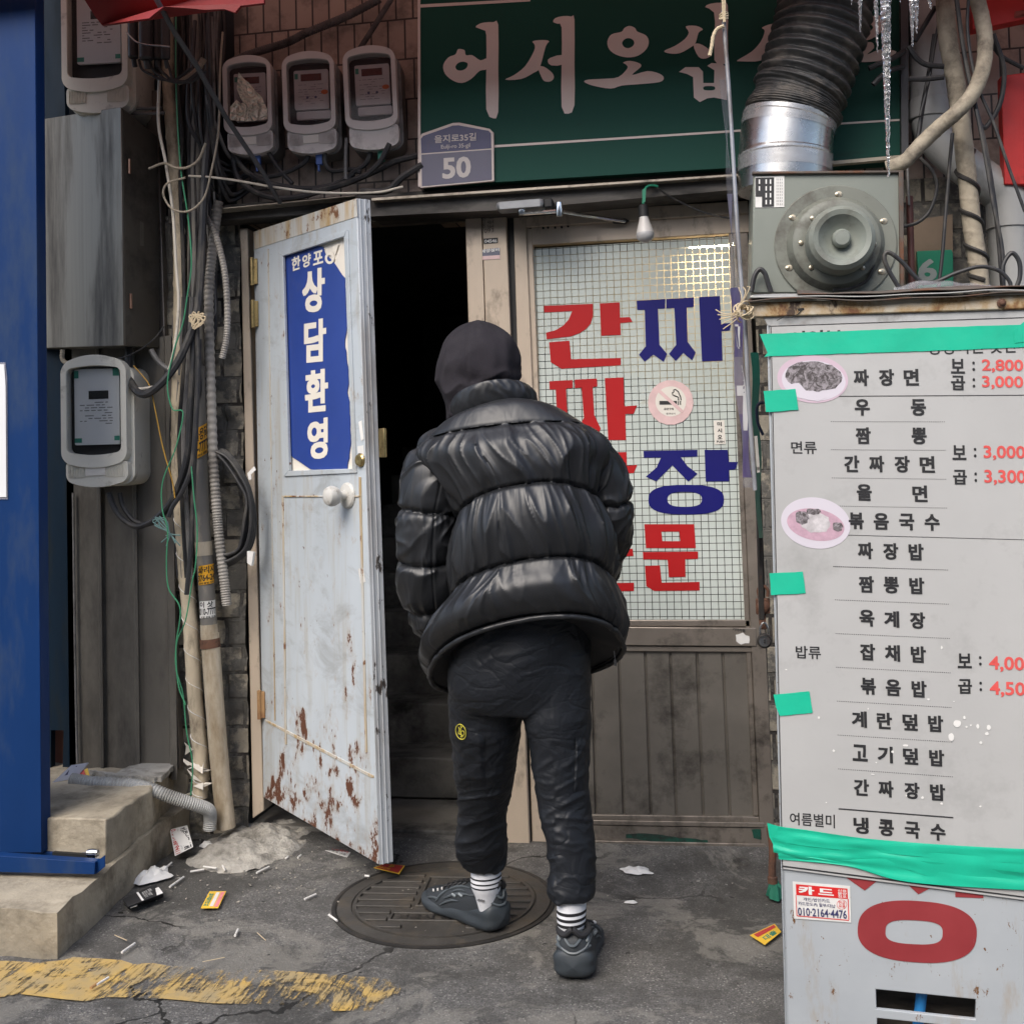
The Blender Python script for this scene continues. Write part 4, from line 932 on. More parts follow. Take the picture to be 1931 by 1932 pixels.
stroke(cC, [(1615,420),(1652,392),(1730,392),(1755,418),(1757,485),(1820,485),(1822,410),(1780,384),(1805,368),(1870,372),(1895,400),(1895,585),(1820,570),(1780,575),(1737,597),(1702,570),(1697,450),(1662,432)], [[(1763,505),(1820,505),(1820,526),(1763,526)]], n=1); letter()
stroke(cD, [(385,160),(445,138),(500,150),(480,190),(430,280),(385,352),(258,358),(243,350),(325,300),(378,240),(400,180)])
stroke(cD, [(450,280),(520,320),(540,370),(490,390),(450,340)]); stroke(cD, [(600,-40),(690,-50),(700,400),(660,480),(620,400)], n=1); letter()
stroke(cD, [(930,140),(975,105),(1040,92),(1085,97),(1092,165),(1060,205),(1000,235),(945,220)], [[(985,150),(1015,140),(1035,160),(1010,185),(985,175)]])
stroke(cD, [(960,262),(1025,245),(1040,280),(1000,318),(1080,288),(1172,300),(1130,335),(1060,358),(940,362),(870,350),(940,320)]); letter()
pl = thing('address_plate', 'blue house shaped address plate with number 50 at the corner of the green sign', 'address plate', F(860, 350, .16)); PD = .164
mb = MB(); mb.prism(L(cC, [(100,1100),(92,800),(112,780),(290,718),(330,716),(505,752),(530,775),(533,1060)]), dep=PD, th=.012); part('plate', mb, m_signletter, pl, .002)
mb = MB(); mb.prism(L(cC, [(107,897),(104,812),(118,795),(290,735),(325,733),(500,765),(514,780),(516,867)]), dep=PD+.0012, th=.001); part('upper_field', mb, m_plateblue, pl)
mb = MB(); mb.prism(L(cC, [(107,905),(516,875),(520,1052),(110,1090)]), dep=PD+.0012, th=.001); part('lower_field', mb, m_platelow, pl)
mb = MB(); put(mb, '을지로35길', L(cC, [(182,792),(428,776),(428,822),(184,838)]), FAC, PD+.002, .02); put(mb, 'Eulji-ro 35-gil', L(cC, [(222,848),(393,836),(393,868),(223,878)]), FAC, PD+.002, .012); put(mb, '50', L(cC, [(228,922),(396,912),(397,1038),(230,1050)]), FAC, PD+.002, .045); part('lettering', mb, m_inkw if False else M('plate lettering', (.66,.60,.56), .5, bump=0), pl)
# ---------------------------------------------------------------- open white door
H0, H1 = F(478, 437, .03), F(497, 1505, .03)          # hinge edge
E0, E1 = F(672, 374, .50), F(715, 1632, .50)          # free edge
DN = (E1-H1).cross(Vector((0, 0, 1))).normalized()
if DN.dot(CAM-E1) < 0: DN = -DN
DP = Plane(E1, DN)
dr = thing('metal_door', 'white painted metal door standing open, rust along its foot, blue poster in its pane', 'door', H1)
def dq(*pts): return list(pts)
TL, TR, BR, BL = (478, 437), (672, 374), (715, 1632), (497, 1505)
# leaf with opening for the poster pane
pane = [(533,483),(648,446),(664,884),(545,888)]
mb = MB(); mb.prism([TL, TR, BR, BL], DP, 0, .038, [pane[::-1]]); part('leaf', mb, m_door, dr, .002)
mb = MB(); mb.prism([(478,437),(672,374),(674,408),(480,470)], DP, .002, .0015); part('top_rail', mb, m_doortop, dr)
mb = MB(); e = [E0, DP.at(672.2,374), DP.at(715,1632)]
b0 = DP.at(672,374); b1 = DP.at(715,1632); ex = Vector((DN.y*-1, DN.x, 0)); ex = -DN
s0, s1 = b0-DN*.048, b1-DN*.048
w_ = (b0-DP.at(478,437)); w_.z = 0; w_.normalize()
mb.prism3([[b0+w_*.001-DN*.001, b0+w_*.012-DN*.05, b1+w_*.012-DN*.05, b1+w_*.001-DN*.001]], -w_*.01)
part('edge_stile', mb, m_dooredge, dr, .0015)
mb = MB()
for a in (.25, .62): p0 = b0+w_*(.0015+.011*a)-DN*.05*a; p1 = b1+w_*(.0015+.011*a)-DN*.05*a; mb.tube([p0, p1], .0028, 6)
part('edge_bead', mb, m_dooredge, dr)
mb = MB(); fr = [(524,476),(655,433),(672,892),(535,899)]
mb.prism([fr[0], fr[1], pane[1], pane[0]], DP, .006, .012); mb.prism([fr[3], pane[3], pane[2], fr[2]], DP, .006, .012); mb.prism([fr[0], pane[0], pane[3], fr[3]], DP, .0055, .012); mb.prism([pane[1], fr[1], fr[2], pane[2]], DP, .0055, .012)
part('pane_frame', mb, m_door, dr, .002)
mb = MB()
for l in ([(533,935),(680,935),(680,938),(533,938)], [(531,935),(534,935),(540,1405),(537,1405)], [(676,900),(680,900),(692,1420),(688,1420)]): mb.prism(l, DP, .0035, .004)
mb.prism([(499,1357),(540,1378),(700,1462),(704,1464),(704,1468),(698,1467),(538,1383),(499,1361)], DP, .003, .004)
mb.prism([(504,470),(506,469),(519,1360),(517,1360)], DP, .0028, .003)
part('panel_bead', mb, m_doortop, dr, .0008)
mb = MB(); mb.prism([(526,478),(654,436),(670,890),(538,894)], DP, -.014, .003); part('backing_paper', mb, m_posterwhite, dr)
PB = rough_line(L(cF, [(432,38),(560,8),(700,-28),(752,-20),(770,30),(800,60),(838,105),(915,215),(922,400),(930,560),(912,690),(935,860),(942,985),(930,1050),(948,1120),(955,1420),(952,1470),(930,1620),(660,1612),(540,1530),(495,1480),(500,1350),(488,900),(470,400),(455,100)]), .7, 9, 7)
mb = MB(); mb.prism(PB, DP, -.010, .002); ps = part('poster', mb, m_poster, dr)
mb = MB(); D_ = -.0093
for ch, q in (('한', (525,62,590,165)), ('양', (603,45,666,142)), ('포', (682,22,756,122))): 
    x0, y0, x1, y1 = q; put(mb, ch, L(cF, [(x0,y0),(x1,y0-22),(x1,y1-22),(x0,y1)]), DP, D_, .035)
for ch, q in (('상', (602,140,768,465)), ('담', (616,512,778,830)), ('환', (622,880,792,1195)), ('영', (640,1240,790,1540))):
    x0, y0, x1, y1 = q; put(mb, ch, L(cF, [(x0,y0+12),(x1,y0-14),(x1,y1-8),(x0,y1+8)]), DP, D_, .044)
mb.prism(L(cF, [(845,-30),(870,-40),(845,40),(815,10),(830,-20)]), DP, D_)
mb.prism(ell(*cF(803, 66), 9, 11), DP, D_, None, [ell(*cF(803, 66), 4.5, 6)[::-1]])
part('poster_lettering', mb, m_posterwhite, ps)
for i, y in enumerate((512, 592, 700, 1330)):
    if y == 700: continue
    mb = MB(); x = 474+(y-430)*.017; c = F(x, y, .05); mb.tube([c+Vector((0,0,-.055)), c+Vector((0,0,.055))], .009, 10); mb.box((c.x-.004, c.y-.002, c.z-.05), (c.x+.022, c.y+.014, c.z+.05)); part('hinge', mb, m_brass if y < 1000 else M('rusty hinge', (.34,.2,.09), .6, dirt=RUST), dr, .001)
kn = DP.at(656, 935); k2 = DP.at(629, 939)
mb = MB(); mb.lathe([(.046,0),(.046,.004),(.040,.010),(.018,.014),(.014,.03),(.016,.038),(.028,.044),(.035,.058),(.036,.070),(.030,.084),(.016,.092),(.004,.093)], kn, DN*1.0, 28); part('knob', mb, m_knob, dr)
mb = MB(); mb.lathe([(.024,0),(.024,.005),(.019,.010),(.019,.013),(.010,.014),(.003,.012)], DP.at(681, 868), DN, 24); part('deadbolt', mb, m_brass, dr)
mb = MB(); mb.prism([(674,842),(685,840),(687,860),(676,862)], DP, .002, .0015); mb.prism([(676,796),(682,793),(686,828),(681,832)], DP, .002, .001); mb.prism([(675,1073),(685,1071),(689,1098),(680,1101),(679,1096)], DP, .002, .001); part('tape_scrap', mb, m_whitest, dr)
mb = MB(); c = b0.lerp(b1, .375); mb.prism3([[c+w_*.012-DN*.050+Vector((0,0,z)) + w_*x for x, z in ((0,-.05),(.03,-.05),(.03,.05),(0,.05))]], -DN*.012); part('strike_plate', mb, m_brass, dr, .002)
# ---------------------------------------------------------------- glazed door
gd = thing('glazed_door', 'brown framed glazed shop door with red and blue lettering on its squared frosted pane', 'door', F(1210, 1600, .02))
GD = -.012
def fr_(pts, dep=0.0, th=.04): mb.prism(pts, dep=dep, th=th)
mb = MB()
fr_([(970,404),(1410,378),(1412,402),(972,430)], .01, .06)
fr_([(972,430),(1412,402),(1413,438),(974,464)], -.002, .04)
part('top_frame', mb, m_beige, gd, .003)
mb = MB(); fr_([(968,404),(991,403),(1040,1604),(1004,1608)], .012, .05); fr_([(991.5,430),(1003,429),(1050,1604),(1040.5,1604)], .0, .04); part('left_stile', mb, m_beige, gd, .003)
mb = MB(); fr_([(1382,440),(1410,438),(1462,1604),(1434,1604)], .004, .05); fr_([(1374,441),(1381.5,440),(1431,1540),(1420,1540)], -.004, .04); part('right_stile', mb, m_beigedark, gd, .003)
mb = MB(); fr_([(1030,1170),(1424,1170),(1425,1183),(1030,1181)], -.004, .04); fr_([(1030,1182),(1426,1185),(1427,1220),(1030,1217)], .008, .05); fr_([(1030,1218),(1427,1221),(1427.5,1231),(1030,1228)], .0, .04); part('middle_rail', mb, m_beigedark, gd, .003)
mb = MB()
xs_ = [1050, 1100, 1120, 1170, 1217, 1264, 1314, 1363, 1413]
nx = len(xs_)
prof = []
for i, x in enumerate([1060, 1116, 1167, 1217, 1264, 1314, 1363, 1413]):
    d = .046-.046; prof += [(x-3.2, .0), (x-2.2, -.008), (x+1.6, -.008), (x+2.6, .0)]
prof = [(1010, 0)] + prof + [(1440, 0)]
def px_(x, y): return x + (y-1230)*.038*(x-700)/560
t_ = [F(px_(x, 1225), 1225, -.01+d) for x, d in prof]; bo = [F(px_(x, 1545), 1545, -.01+d) for x, d in prof]; n_ = len(prof)
mb.add(t_+bo, [[i, i+1, n_+i+1, n_+i] for i in range(n_-1)]); part('kick_panel', mb, m_panel, gd, ang=15)
mb = MB(); fr_([(1010,1536),(1440,1542),(1440,1552),(1010,1545)], .0, .04); fr_([(1010,1546),(1441,1553),(1441,1562),(1010,1555)], .008, .05); fr_([(1010,1556),(1442,1563),(1442,1592),(1010,1583)], .002, .04); fr_([(1010,1584),(1442,1593),(1449,1603),(1010,1592)], .01, .05); part('bottom_rail', mb, m_beigedark, gd, .002)
mb = MB(); mb.prism(rough_line(L(cL, [(445,1668),(520,1662),(600,1668),(760,1690),(925,1705),(925,1718),(830,1722),(600,1712),(445,1690)]), .8, 5, 10), dep=.0035, th=.001); mb.prism(rough_line(L(cL, [(1180,1640),(1240,1640),(1240,1700),(1195,1690)]), 1, 6, 8), dep=.004, th=.001); part('paint_patch', mb, M('dark green old paint', (.008,.075,.05), .5, dirt=SOOT, damt=.5, ds=20), gd)
mb = MB(); mb.prism([(1000,470),(1376,446),(1420,1176),(1036,1176)], dep=-.018, th=None); pn = part('pane', mb, m_pane, gd)
LR = MB(); LB = MB(); ZD = -.016
def lt(m, c, pts, holes=()): m.prism(L(c, pts), dep=ZD, holes=[L(c, h)[::-1] for h in holes])
lt(LR, cG, [(445,373),(767,360),(767,440),(752,490),(722,525),(680,553),(620,575),(462,593),(458,550),(520,534),(570,504),(608,462),(630,408),(445,417)])
lt(LR, cG, [(812,357),(943,350),(945,450),(1010,447),(1028,480),(947,487),(950,565),(822,570)])
lt(LR, cG, [(478,613),(612,603),(623,725),(950,717),(950,765),(560,788),(490,745)])
lt(LR, cG, [(480,870),(632,862),(634,915),(590,918),(600,1120),(650,1190),(625,1245),(585,1205),(560,1190),(520,1245),(485,1195),(532,1120),(522,925),(482,925)])
lt(LR, cG, [(646,860),(793,852),(796,905),(765,908),(775,1090),(818,1182),(795,1235),(755,1195),(735,1185),(700,1242),(665,1190),(708,1110),(692,912),(648,915)])
lt(LR, cG, [(845,850),(968,845),(973,1035),(1057,1030),(1035,1085),(980,1087),(985,1258),(868,1258)])
lt(LR, cG, [(480,1345),(830,1340),(832,1390),(725,1393),(830,1500),(775,1550),(665,1440),(560,1550),(490,1515),(590,1395),(482,1398)])
lt(LR, cG, [(860,1340),(988,1337),(990,1428),(1058,1422),(1035,1475),(993,1478),(997,1535),(868,1535)])
LR.prism(ell(*cG(760, 1650), 68, 28, 40, 2.6), dep=ZD, holes=[ell(*cG(760, 1650), 34, 13, 40, 2.6)[::-1]])
lt(LR, cL, [(395,0),(485,-5),(490,38),(395,42)]); lt(LR, cL, [(300,198),(493,195),(493,243),(300,247)])
lt(LB, cG, [(1055,340),(1243,328),(1243,390),(1195,393),(1205,630),(1255,690),(1232,742),(1190,712),(1165,695),(1107,742),(1070,695),(1115,640),(1108,400),(1058,400)])
lt(LB, cG, [(1250,328),(1432,317),(1432,380),(1385,385),(1390,610),(1443,680),(1420,732),(1380,700),(1362,682),(1312,737),(1268,690),(1315,630),(1303,388),(1250,390)])
lt(LB, cG, [(1465,315),(1602,308),(1611,490),(1678,485),(1668,535),(1614,540),(1620,735),(1485,740)])
lt(LB, cG, [(1100,1330),(1455,1322),(1455,1367),(1345,1371),(1390,1430),(1455,1480),(1395,1532),(1290,1425),(1185,1530),(1115,1500),(1185,1440),(1215,1374),(1102,1375)])
lt(LB, cG, [(1502,1322),(1655,1322),(1660,1402),(1722,1402),(1705,1450),(1662,1455),(1665,1530),(1510,1532)])
LB.prism(ell(*cG(1381, 1651), 71.3, 28, 48, 2.7), dep=ZD, holes=[ell(*cG(1371, 1649), 32.5, 14, 48, 2.7)[::-1]])
LR.prism([(1215,989),(1309,989),(1312,1034),(1218,1034)], dep=ZD, holes=[[(1247,1003),(1249,1021),(1283,1021),(1281,1003)]])
lt(LR, cL, [(545,15),(868,12),(868,55),(793,57),(795,160),(697,163),(690,60),(547,58)])
lt(LR, cL, [(557,97),(645,93),(655,195),(877,190),(877,240),(612,243),(565,215)])
part('red_lettering', LR, m_winred, gd); part('blue_lettering', LB, m_winblue, gd)
mb = MB(); mb.prism(rough_line(ell(*cG(1280, 1010), 43, 42.5, 18), .5, 8, 30), dep=-.0150, th=.0008); so_ = part('smoking_sticker', mb, m_pinkst, gd)
mb = MB(); mb.prism(ell(*cG(1280, 1003), 29, 28.5, 30), dep=-.0146); part('sticker_center', mb, m_creamst, so_)
mb = MB(); mb.prism(L(cG, [(1205,1000),(1320,1000),(1320,1025),(1205,1025)]), dep=-.0142); mb.prism(L(cG, [(1326,1000),(1333,1000),(1333,1027),(1326,1027)]), dep=-.0142); mb.prism(L(cG, [(1340,1000),(1347,1000),(1347,1027),(1340,1027)]), dep=-.0142)
mb.tube([F(*cG(x, y), -.0142) for x, y in ((1330,995),(1330,975),(1310,968),(1292,960),(1290,945),(1300,940),(1297,928),(1310,924),(1318,930),(1330,940),(1337,958),(1345,975),(1347,995))], mpp(1.1), 5); put(mb, '금연구역', L(cG, [(1235,1045),(1297,1045),(1297,1060),(1235,1060)]), dep=-.0142); put(mb, '흡연금지', L(cG, [(1250,1078),(1310,1078),(1310,1090),(1250,1090)]), dep=-.0142, bold=0); part('cigarette_symbol', mb, m_ink, so_)
mb = MB(); a = math.radians(42); c = cG(1280, 1003); mb.prism([(c[0]+x*math.cos(a)-y*math.sin(a), c[1]+x*math.sin(a)+y*math.cos(a)) for x, y in ((-30,-3.2),(30,-3.2),(30,3.2),(-30,3.2))], dep=-.0138); part('slash', mb, m_pinkst, so_)
mb = MB(); mb.prism(L(cG, [(1562,1130),(1632,1127),(1642,1283),(1570,1287)]), dep=-.0152); ps_ = part('push_sticker', mb, m_creamst, gd)
mb = MB()
for ch, y in (('미', 1153), ('시', 1195), ('오', 1238)): tx(mb, ch, *cG(1600+(y-1153)*.04, y), 8.5, 8, dep=-.0148, bold=.04)
tx(mb, 'PUSH', *cG(1607, 1268), 14, 4.2, dep=-.0148, bold=.03); part('sticker_print', mb, m_ink, ps_)
mb = MB(); tx(mb, '기아자동', *cL(1108, 472), 24, 6, .15, dep=.009, bold=.02); part('worn_sticker', mb, m_ink, gd)
mb = MB(); mb.prism(rough_line(L(cL, [(1090,500),(1130,490),(1170,510),(1165,550),(1120,555),(1090,540)]), 1.2, 3, 5), dep=.009); part('peeling_sticker', mb, m_whitest, gd)
mb = MB()
for x, y in ((745,1335),(820,1335),(848,1332),(890,1332),(928,1330),(965,1324)): mb.prism(ell(*cC(x, y), 2.2, 2.4, 10), dep=.0, th=.002)
part('screw_holes', mb, m_rubber, gd)
# stickers and scribbles on the post
mb = MB(); mb.prism([(912,450),(939,448),(939,458),(912,460)], dep=.032); s_ = part('number_sticker', mb, m_ink, shop)
mb = MB(); put(mb, '04546', [(914,452),(937,450.5),(937,457),(914,458)], dep=.0325, bold=.02); part('sticker_number', mb, m_inkw, s_)
mb = MB(); mb.prism(L(cC, [(455,1462),(565,1450),(568,1515),(458,1522)]), dep=.032); s_ = part('shop_sticker', mb, M('grey blue sticker', (.14,.15,.2), .5, bump=0), shop)
mb = MB(); mb.prism(L(cC, [(455,1500),(567,1493),(568,1515),(458,1522)]), dep=.0324); part('pink_band', mb, m_pinkst, s_)
mb = MB(); put(mb, '베양설비', L(cC, [(458,1462),(562,1450),(562,1470),(458,1482)]), dep=.0324, bold=.02); part('sticker_heading', mb, m_inkw, s_)
mb = MB()
for t_, y in (('조고', 1272), ('고 464', 1302), ('주 564', 1328), ('1093', 1352)): put(mb, t_, L(cC, [(462,y-10),(530,y-18),(530,y+6),(462,y+14)]), dep=.0322, bold=-.012)
part('scribble', mb, m_ink, shop)
# ---------------------------------------------------------------- door closer, bulb
dc = thing('door_closer', 'grey door closer with folded steel arm mounted above the glazed door', 'door closer', F(1010, 390, .1))
mb = MB(); mb.prism(L(cC, [(538,1182),(820,1158),(825,1208),(545,1230)]), dep=.215, th=.07); part('body', mb, m_closer, dc, .012)
mb = MB(); mb.prism(L(cC, [(822,1160),(872,1155),(875,1212),(825,1216)]), dep=.21, th=.06); part('end_cap', mb, m_rubber, dc, .005)
mb = MB(); a = F(*cC(695, 1250), .19); mb.lathe([(.012,0),(.016,.012),(.012,.03)], a-Vector((0,0,.005)), (0,0,1), 16); b = F(*cC(915, 1235), .20); c = F(*cC(1130, 1270), .06); e = F(*cC(1300, 1295), .03)
mb.tube([a, b], .0075, 8); mb.tube([b, c, e], .007, 8); mb.lathe([(.012,-.02),(.014,0),(.012,.03)], b, (0,0,1), 16); part('arm', mb, m_chrome, dc)
mb = MB(); mb.prism(L(cC, [(1225,1285),(1300,1278),(1325,1290),(1300,1308),(1225,1302)]), dep=.02, th=.02); part('arm_bracket', mb, m_darkiron, dc, .003)
lb = thing('light_bulb', 'unlit white bulb hanging by green tape over the glazed door', 'light bulb', F(*cC(1420, 1420), .20))
LD = .20; c0 = F(*cC(1405, 1205), LD); c1 = F(*cC(1420, 1420), LD); ax = (c1-c0); ln = ax.length; ax.normalize()
mb = MB(); mb.lathe([(.012,-.005),(.0175,0),(.0185,ln*.29),(.016,ln*.30)], c0, ax, 20); part('socket', mb, m_rubber, lb)
mb = MB(); mb.lathe([(.0155,ln*.295),(.017,ln*.36),(.026,ln*.60),(.0305,ln*.70),(.031,ln*.74)], c0, ax, 24); part('bulb_body', mb, m_bulbwhite, lb)
mb = MB(); mb.lathe([(.031,ln*.741),(.0325,ln*.78),(.030,ln*.87),(.022,ln*.95),(.010,ln*.995),(.001,ln)], c0, ax, 24); part('bulb_globe', mb, m_bulbglass, lb)
mb = MB(); mb.tube(path([cC(1405,1205), cC(1408,1150), cC(1420,1100), cC(1455,1085), cC(1490,1092)], [LD, LD, LD-.01, LD-.02, LD-.03], 16), .0045, 8); mb.prism(L(cC, [(1400,1110),(1422,1100),(1418,1180),(1400,1190)]), dep=LD+.005, th=.006); part('tape_tie', mb, m_tealgreen, lb)
cable('bulb_wire', 'thin dark wire from the bulb tie across to the right end of the door head', [(1490,1100),(1560,1150),(1680,1210),(1800,1255),(1925,1280)], [.19,.15,.13,.13,.13], 1.6, m_blackcable, cnv=cC, seg=6)
# ---------------------------------------------------------------- exhaust fan and duct
fd = .50
fn = thing('exhaust_fan', 'grey green exhaust fan housing with round motor under the black duct', 'exhaust fan', F(1560, 552, fd-.1))
mb = MB(); mb.prism(L(cD, [(335,1008),(1200,1003),(1207,1715),(322,1715)]), dep=fd, th=.30); part('housing', mb, m_fan, fn, .004)
mb = MB(); mb.prism(L(cD, [(1186,1003),(1214,1003),(1218,1715),(1194,1715)]), dep=fd+.012, th=.04); mb.prism(L(cD, [(326,1003),(1214,996),(1214,1010),(330,1018)]), dep=fd+.012, th=.03); part('edge_angle', mb, m_boxrust, fn, .002)
c = F(*cD(812, 1432), fd); nA = Vector((0, -1, 0)); pr_ = lambda u: u*.322*(4.12-fd)/FPX
mb = MB(); mb.lathe([(pr_(338), 0), (pr_(338), .005), (pr_(333), .007), (pr_(270), .007), (pr_(262), .018), (pr_(240), .04), (pr_(212), .048), (pr_(190), .048), (pr_(10), .048)], c, nA, 72); part('mounting_ring', mb, m_fandirt, fn)
c2 = F(*cD(832, 1425), fd+.045)
mb = MB(); mb.lathe([(pr_(185), 0), (pr_(186), .06), (pr_(178), .085), (pr_(155), .098), (pr_(128), .094), (pr_(90), .070), (pr_(52), .062), (pr_(50), .085), (pr_(40), .092), (pr_(5), .093)], c2, nA, 64); part('motor', mb, m_fan, fn)
def bolt(x, y, d, slot=False, on=fn, name='bolt'):
    m = MB(); p = F(*cD(x, y), d); m.lathe([(.0075,0),(.0072,.0015),(.0050,.0025),(.001,.003)], p, nA, 12)
    if slot: m.lathe([(.0095,0),(.0095,.0008),(.0085,.001)], p+Vector((.006,.0,0)), nA, 16)
    part(name, m, m_screw, on)
for x, y in ((825,1138),(555,1275),(1090,1295),(535,1570),(1078,1592)): bolt(x, y, fd+.008, True)
for x, y in ((680,1278),(985,1278),(672,1568),(975,1570),(1042,1428),(612,1422)): bolt(x, y, fd+.05)
mb = MB(); mb.prism(L(cD, [(345,1035),(515,1030),(515,1212),(345,1215)]), dep=fd+.002); lab = part('label_plate', mb, m_whitest, fn)
mb = MB(); mb.prism(L(cD, [(347,1040),(455,1038),(455,1210),(384,1212),(384,1152),(347,1152)]), dep=fd+.0026); part('label_field', mb, m_ink, lab)
mb = MB()
for x in (365, 405, 430): 
    for y in (1050, 1090, 1130, 1170): 
        if not (x == 365 and y > 1100): mb.prism(L(cD, [(x,y),(x+8,y),(x+8,y+26),(x,y+26)]), dep=fd+.003)
mb2 = MB()
for x in (470, 480, 490, 500):
    for y in range(1045, 1200, 18): mb2.prism(L(cD, [(x,y),(x+3,y),(x+3,y+12),(x,y+12)]), dep=fd+.003)
part('label_print', mb, m_inkw, lab); part('label_fine_print', mb2, m_greyink, lab)
cable('fan_cable', 'black cable loop at the lower left corner of the fan housing', [(322,1710),(340,1620),(370,1578),(400,1600),(420,1660),(438,1712)], fd+.03, 4.5, m_blackcable, cnv=cD)
cable('fan_cable', 'black cable dropping from the fan motor behind its rim', [(1030,1480),(1040,1540),(1000,1640),(900,1690),(800,1700)], fd+.03, 3, m_blackcable, cnv=cD)
du = thing('exhaust_duct', 'fat black flexible duct rising from a taped steel collar over the fan', 'duct', F(1480, 330, .35))
dpth = path([(560,690),(585,600),(632,470),(680,330),(722,190),(752,50),(775,-120)], .335, 420, cD); rD = .153
mb = MB()
def dmod(t, a): return 1+.055*math.sin(2*math.pi*(13*t+6*math.exp(-t*9)*0+9*max(0,.22-t))+.2*math.sin(a*3))+.012*math.sin(2*math.pi*40*t+a*4)*(t<.3)+.018*noise.noise(Vector((math.cos(a)*9, math.sin(a)*9, t*60)))+.010*noise.noise(Vector((math.cos(a)*3, math.sin(a)*3, t*40)))
mb.tube(dpth, rD, 72, True, dmod); part('flexible_hose', mb, M('black duct cloth', (.05,.05,.05), .42, dirt=(.16,.14,.12), damt=.5, ds=9, bump=.4, bs=70), du, ang=60)
mb = MB(); cp = path([(510,1130),(516,1012),(520,900),(530,780),(548,690)], .335, 60, cD); mb.tube(cp, lambda t: rD*(1.0+.02*(abs(t-.46) < .02)+.02*(t > .93)), 56); part('collar', mb, m_steel, du)
mb = MB(); mb.tube(cp[46:], lambda t: rD*1.03, 56, False, lambda t, a: 1+.012*noise.noise(Vector((a*4, t*6, 0)))); mb.tube(cp[14:28], lambda t: rD*1.022, 56, False, lambda t, a: 1+.012*noise.noise(Vector((a*5, t*6, 3)))); part('clear_tape', mb, m_cleartape, du)
# ---------------------------------------------------------------- right hand pipes and cables
root = thing('wrapped_pipe', 'upright cream wrapped pipe with dark spiral tape right of the fan', 'pipe', F(*cD(1660, 1690), .3))
wp = path([(1455,-60),(1470,200),(1525,520),(1560,800),(1590,1080),(1612,1300),(1645,1520),(1662,1690)], .34, 300, cD)
mb = MB(); mb.tube(wp, mpp(16, .34), 18, True, helix(16, .06, 10)); part('wrapping', mb, m_beigewrap, root)
mb = MB(); n0 = 130
rr_ = mpp(16.6, .34); sp = []
N = Vector((1, 0, 0)); B = Vector((0, 1, 0))
for i in range(0, 150):
    p = wp[140+i]; a = i*.16; sp.append(p + N*(rr_*math.cos(a)) + B*(rr_*math.sin(a)))
mb.tube(sp, .0075, 6); part('spiral_tape', mb, m_darktape, root)
cable('curved_pipe', 'thick beige fabric wrapped pipe curving from the top right down to the fan', [(1620,-80),(1662,60),(1690,220),(1680,390),(1620,545),(1520,660),(1420,745),(1310,850),(1220,945),(1120,985)], [.42,.42,.44,.46,.48,.48,.46,.45,.44,.42], 13.5, m_beigewrap, None, 16, 'pipe', cD, 300, helix(18, .05, 10))
root = thing('vent_pipe', 'wide grey plastic vent pipe with couplings and elbows behind the wrapped pipes', 'pipe', F(*cD(1830, 1690), .14))
def seg_(p, r_, dep=.14, n=24): m = MB(); m.tube(path(p, dep, 24, cD), mpp(r_, dep), n); return m
part('pipe_length', seg_([(1352,-60),(1362,600)], 33), m_pvcgrey, root); part('coupling', seg_([(1365,585),(1368,700)], 36.5), m_pvcgrey, root, .003)
part('pipe_length', seg_([(1368,690),(1385,760),(1440,850),(1560,960),(1720,1075),(1790,1125)], 33), m_pvcgrey, root); part('elbow', seg_([(1745,1090),(1800,1135),(1822,1200),(1826,1340)], 36.5), m_pvcgrey, root); part('pipe_length', seg_([(1826,1320),(1835,1720)], 33.5), m_pvcgrey, root)
BC = 'black cable hanging among the pipes at the upper right corner'
for p, d, r_ in (([(1520,-40),(1560,260),(1610,520),(1700,900),(1760,1300),(1795,1700)], .45, 4.2), ([(1595,-40),(1590,200),(1640,480),(1740,720),(1830,980),(1925,1240)], .46, 3), ([(1400,40),(1340,140),(1280,240)], .3, 4.5), ([(1245,270),(1290,340),(1350,378),(1450,388)], .34, 5), ([(1245,462),(1340,462),(1450,450)], .36, 5), ([(1395,200),(1370,380),(1330,600),(1300,800),(1288,900)], .3, 4), ([(1420,120),(1390,300),(1360,480),(1310,680)], .32, 2.6),
       ([(1310,925),(1380,1000),(1408,1100),(1370,1230),(1300,1300),(1205,1330)], .35, 3.2), ([(1500,780),(1480,1000),(1460,1250),(1440,1500),(1418,1690)], .38, 3.2), ([(1640,640),(1690,900),(1740,1200),(1790,1450),(1800,1700)], .48, 3.6), ([(1735,260),(1790,330),(1919,400)], .3, 4), ([(1740,200),(1800,400),(1780,600),(1700,740),(1660,730)], .32, 4.5)):
    cable('hanging_cable', BC, p, d, r_, m_blackcable, 'cables among the right hand pipes', cnv=cD)
cable('looped_cable', 'black cable looping over the sheets at the lower right of the fan', [(1190,1690),(1130,1590),(1100,1510),(1125,1478),(1200,1530),(1290,1630),(1340,1665)], .62, 4, m_blackcable, cnv=cD)
cable('looped_cable', 'long black cable arching over the sheets beneath the wrapped pipe', [(1285,1660),(1400,1650),(1520,1600),(1660,1562),(1770,1585),(1835,1650),(1838,1710)], .64, 3.6, m_blackcable, cnv=cD)
cable('looped_cable', 'black cable loop in front of the vent pipe foot at the picture edge', [(1800,1690),(1795,1560),(1845,1482),(1890,1530),(1895,1620),(1870,1695)], .60, 4, m_blackcable, cnv=cD)
cable('dark_stub', 'frayed dark cable ends sticking out over the green sign end', [(1010,400),(1080,370),(1150,340),(1215,300)], [.3,.3,.28,.2], 5, m_black, cnv=cD)
cable('dark_stub', 'lower frayed dark cable end over the green sign end', [(1035,495),(1080,450),(1140,410),(1210,390)], [.3,.3,.28,.2], 5, m_black, cnv=cD)
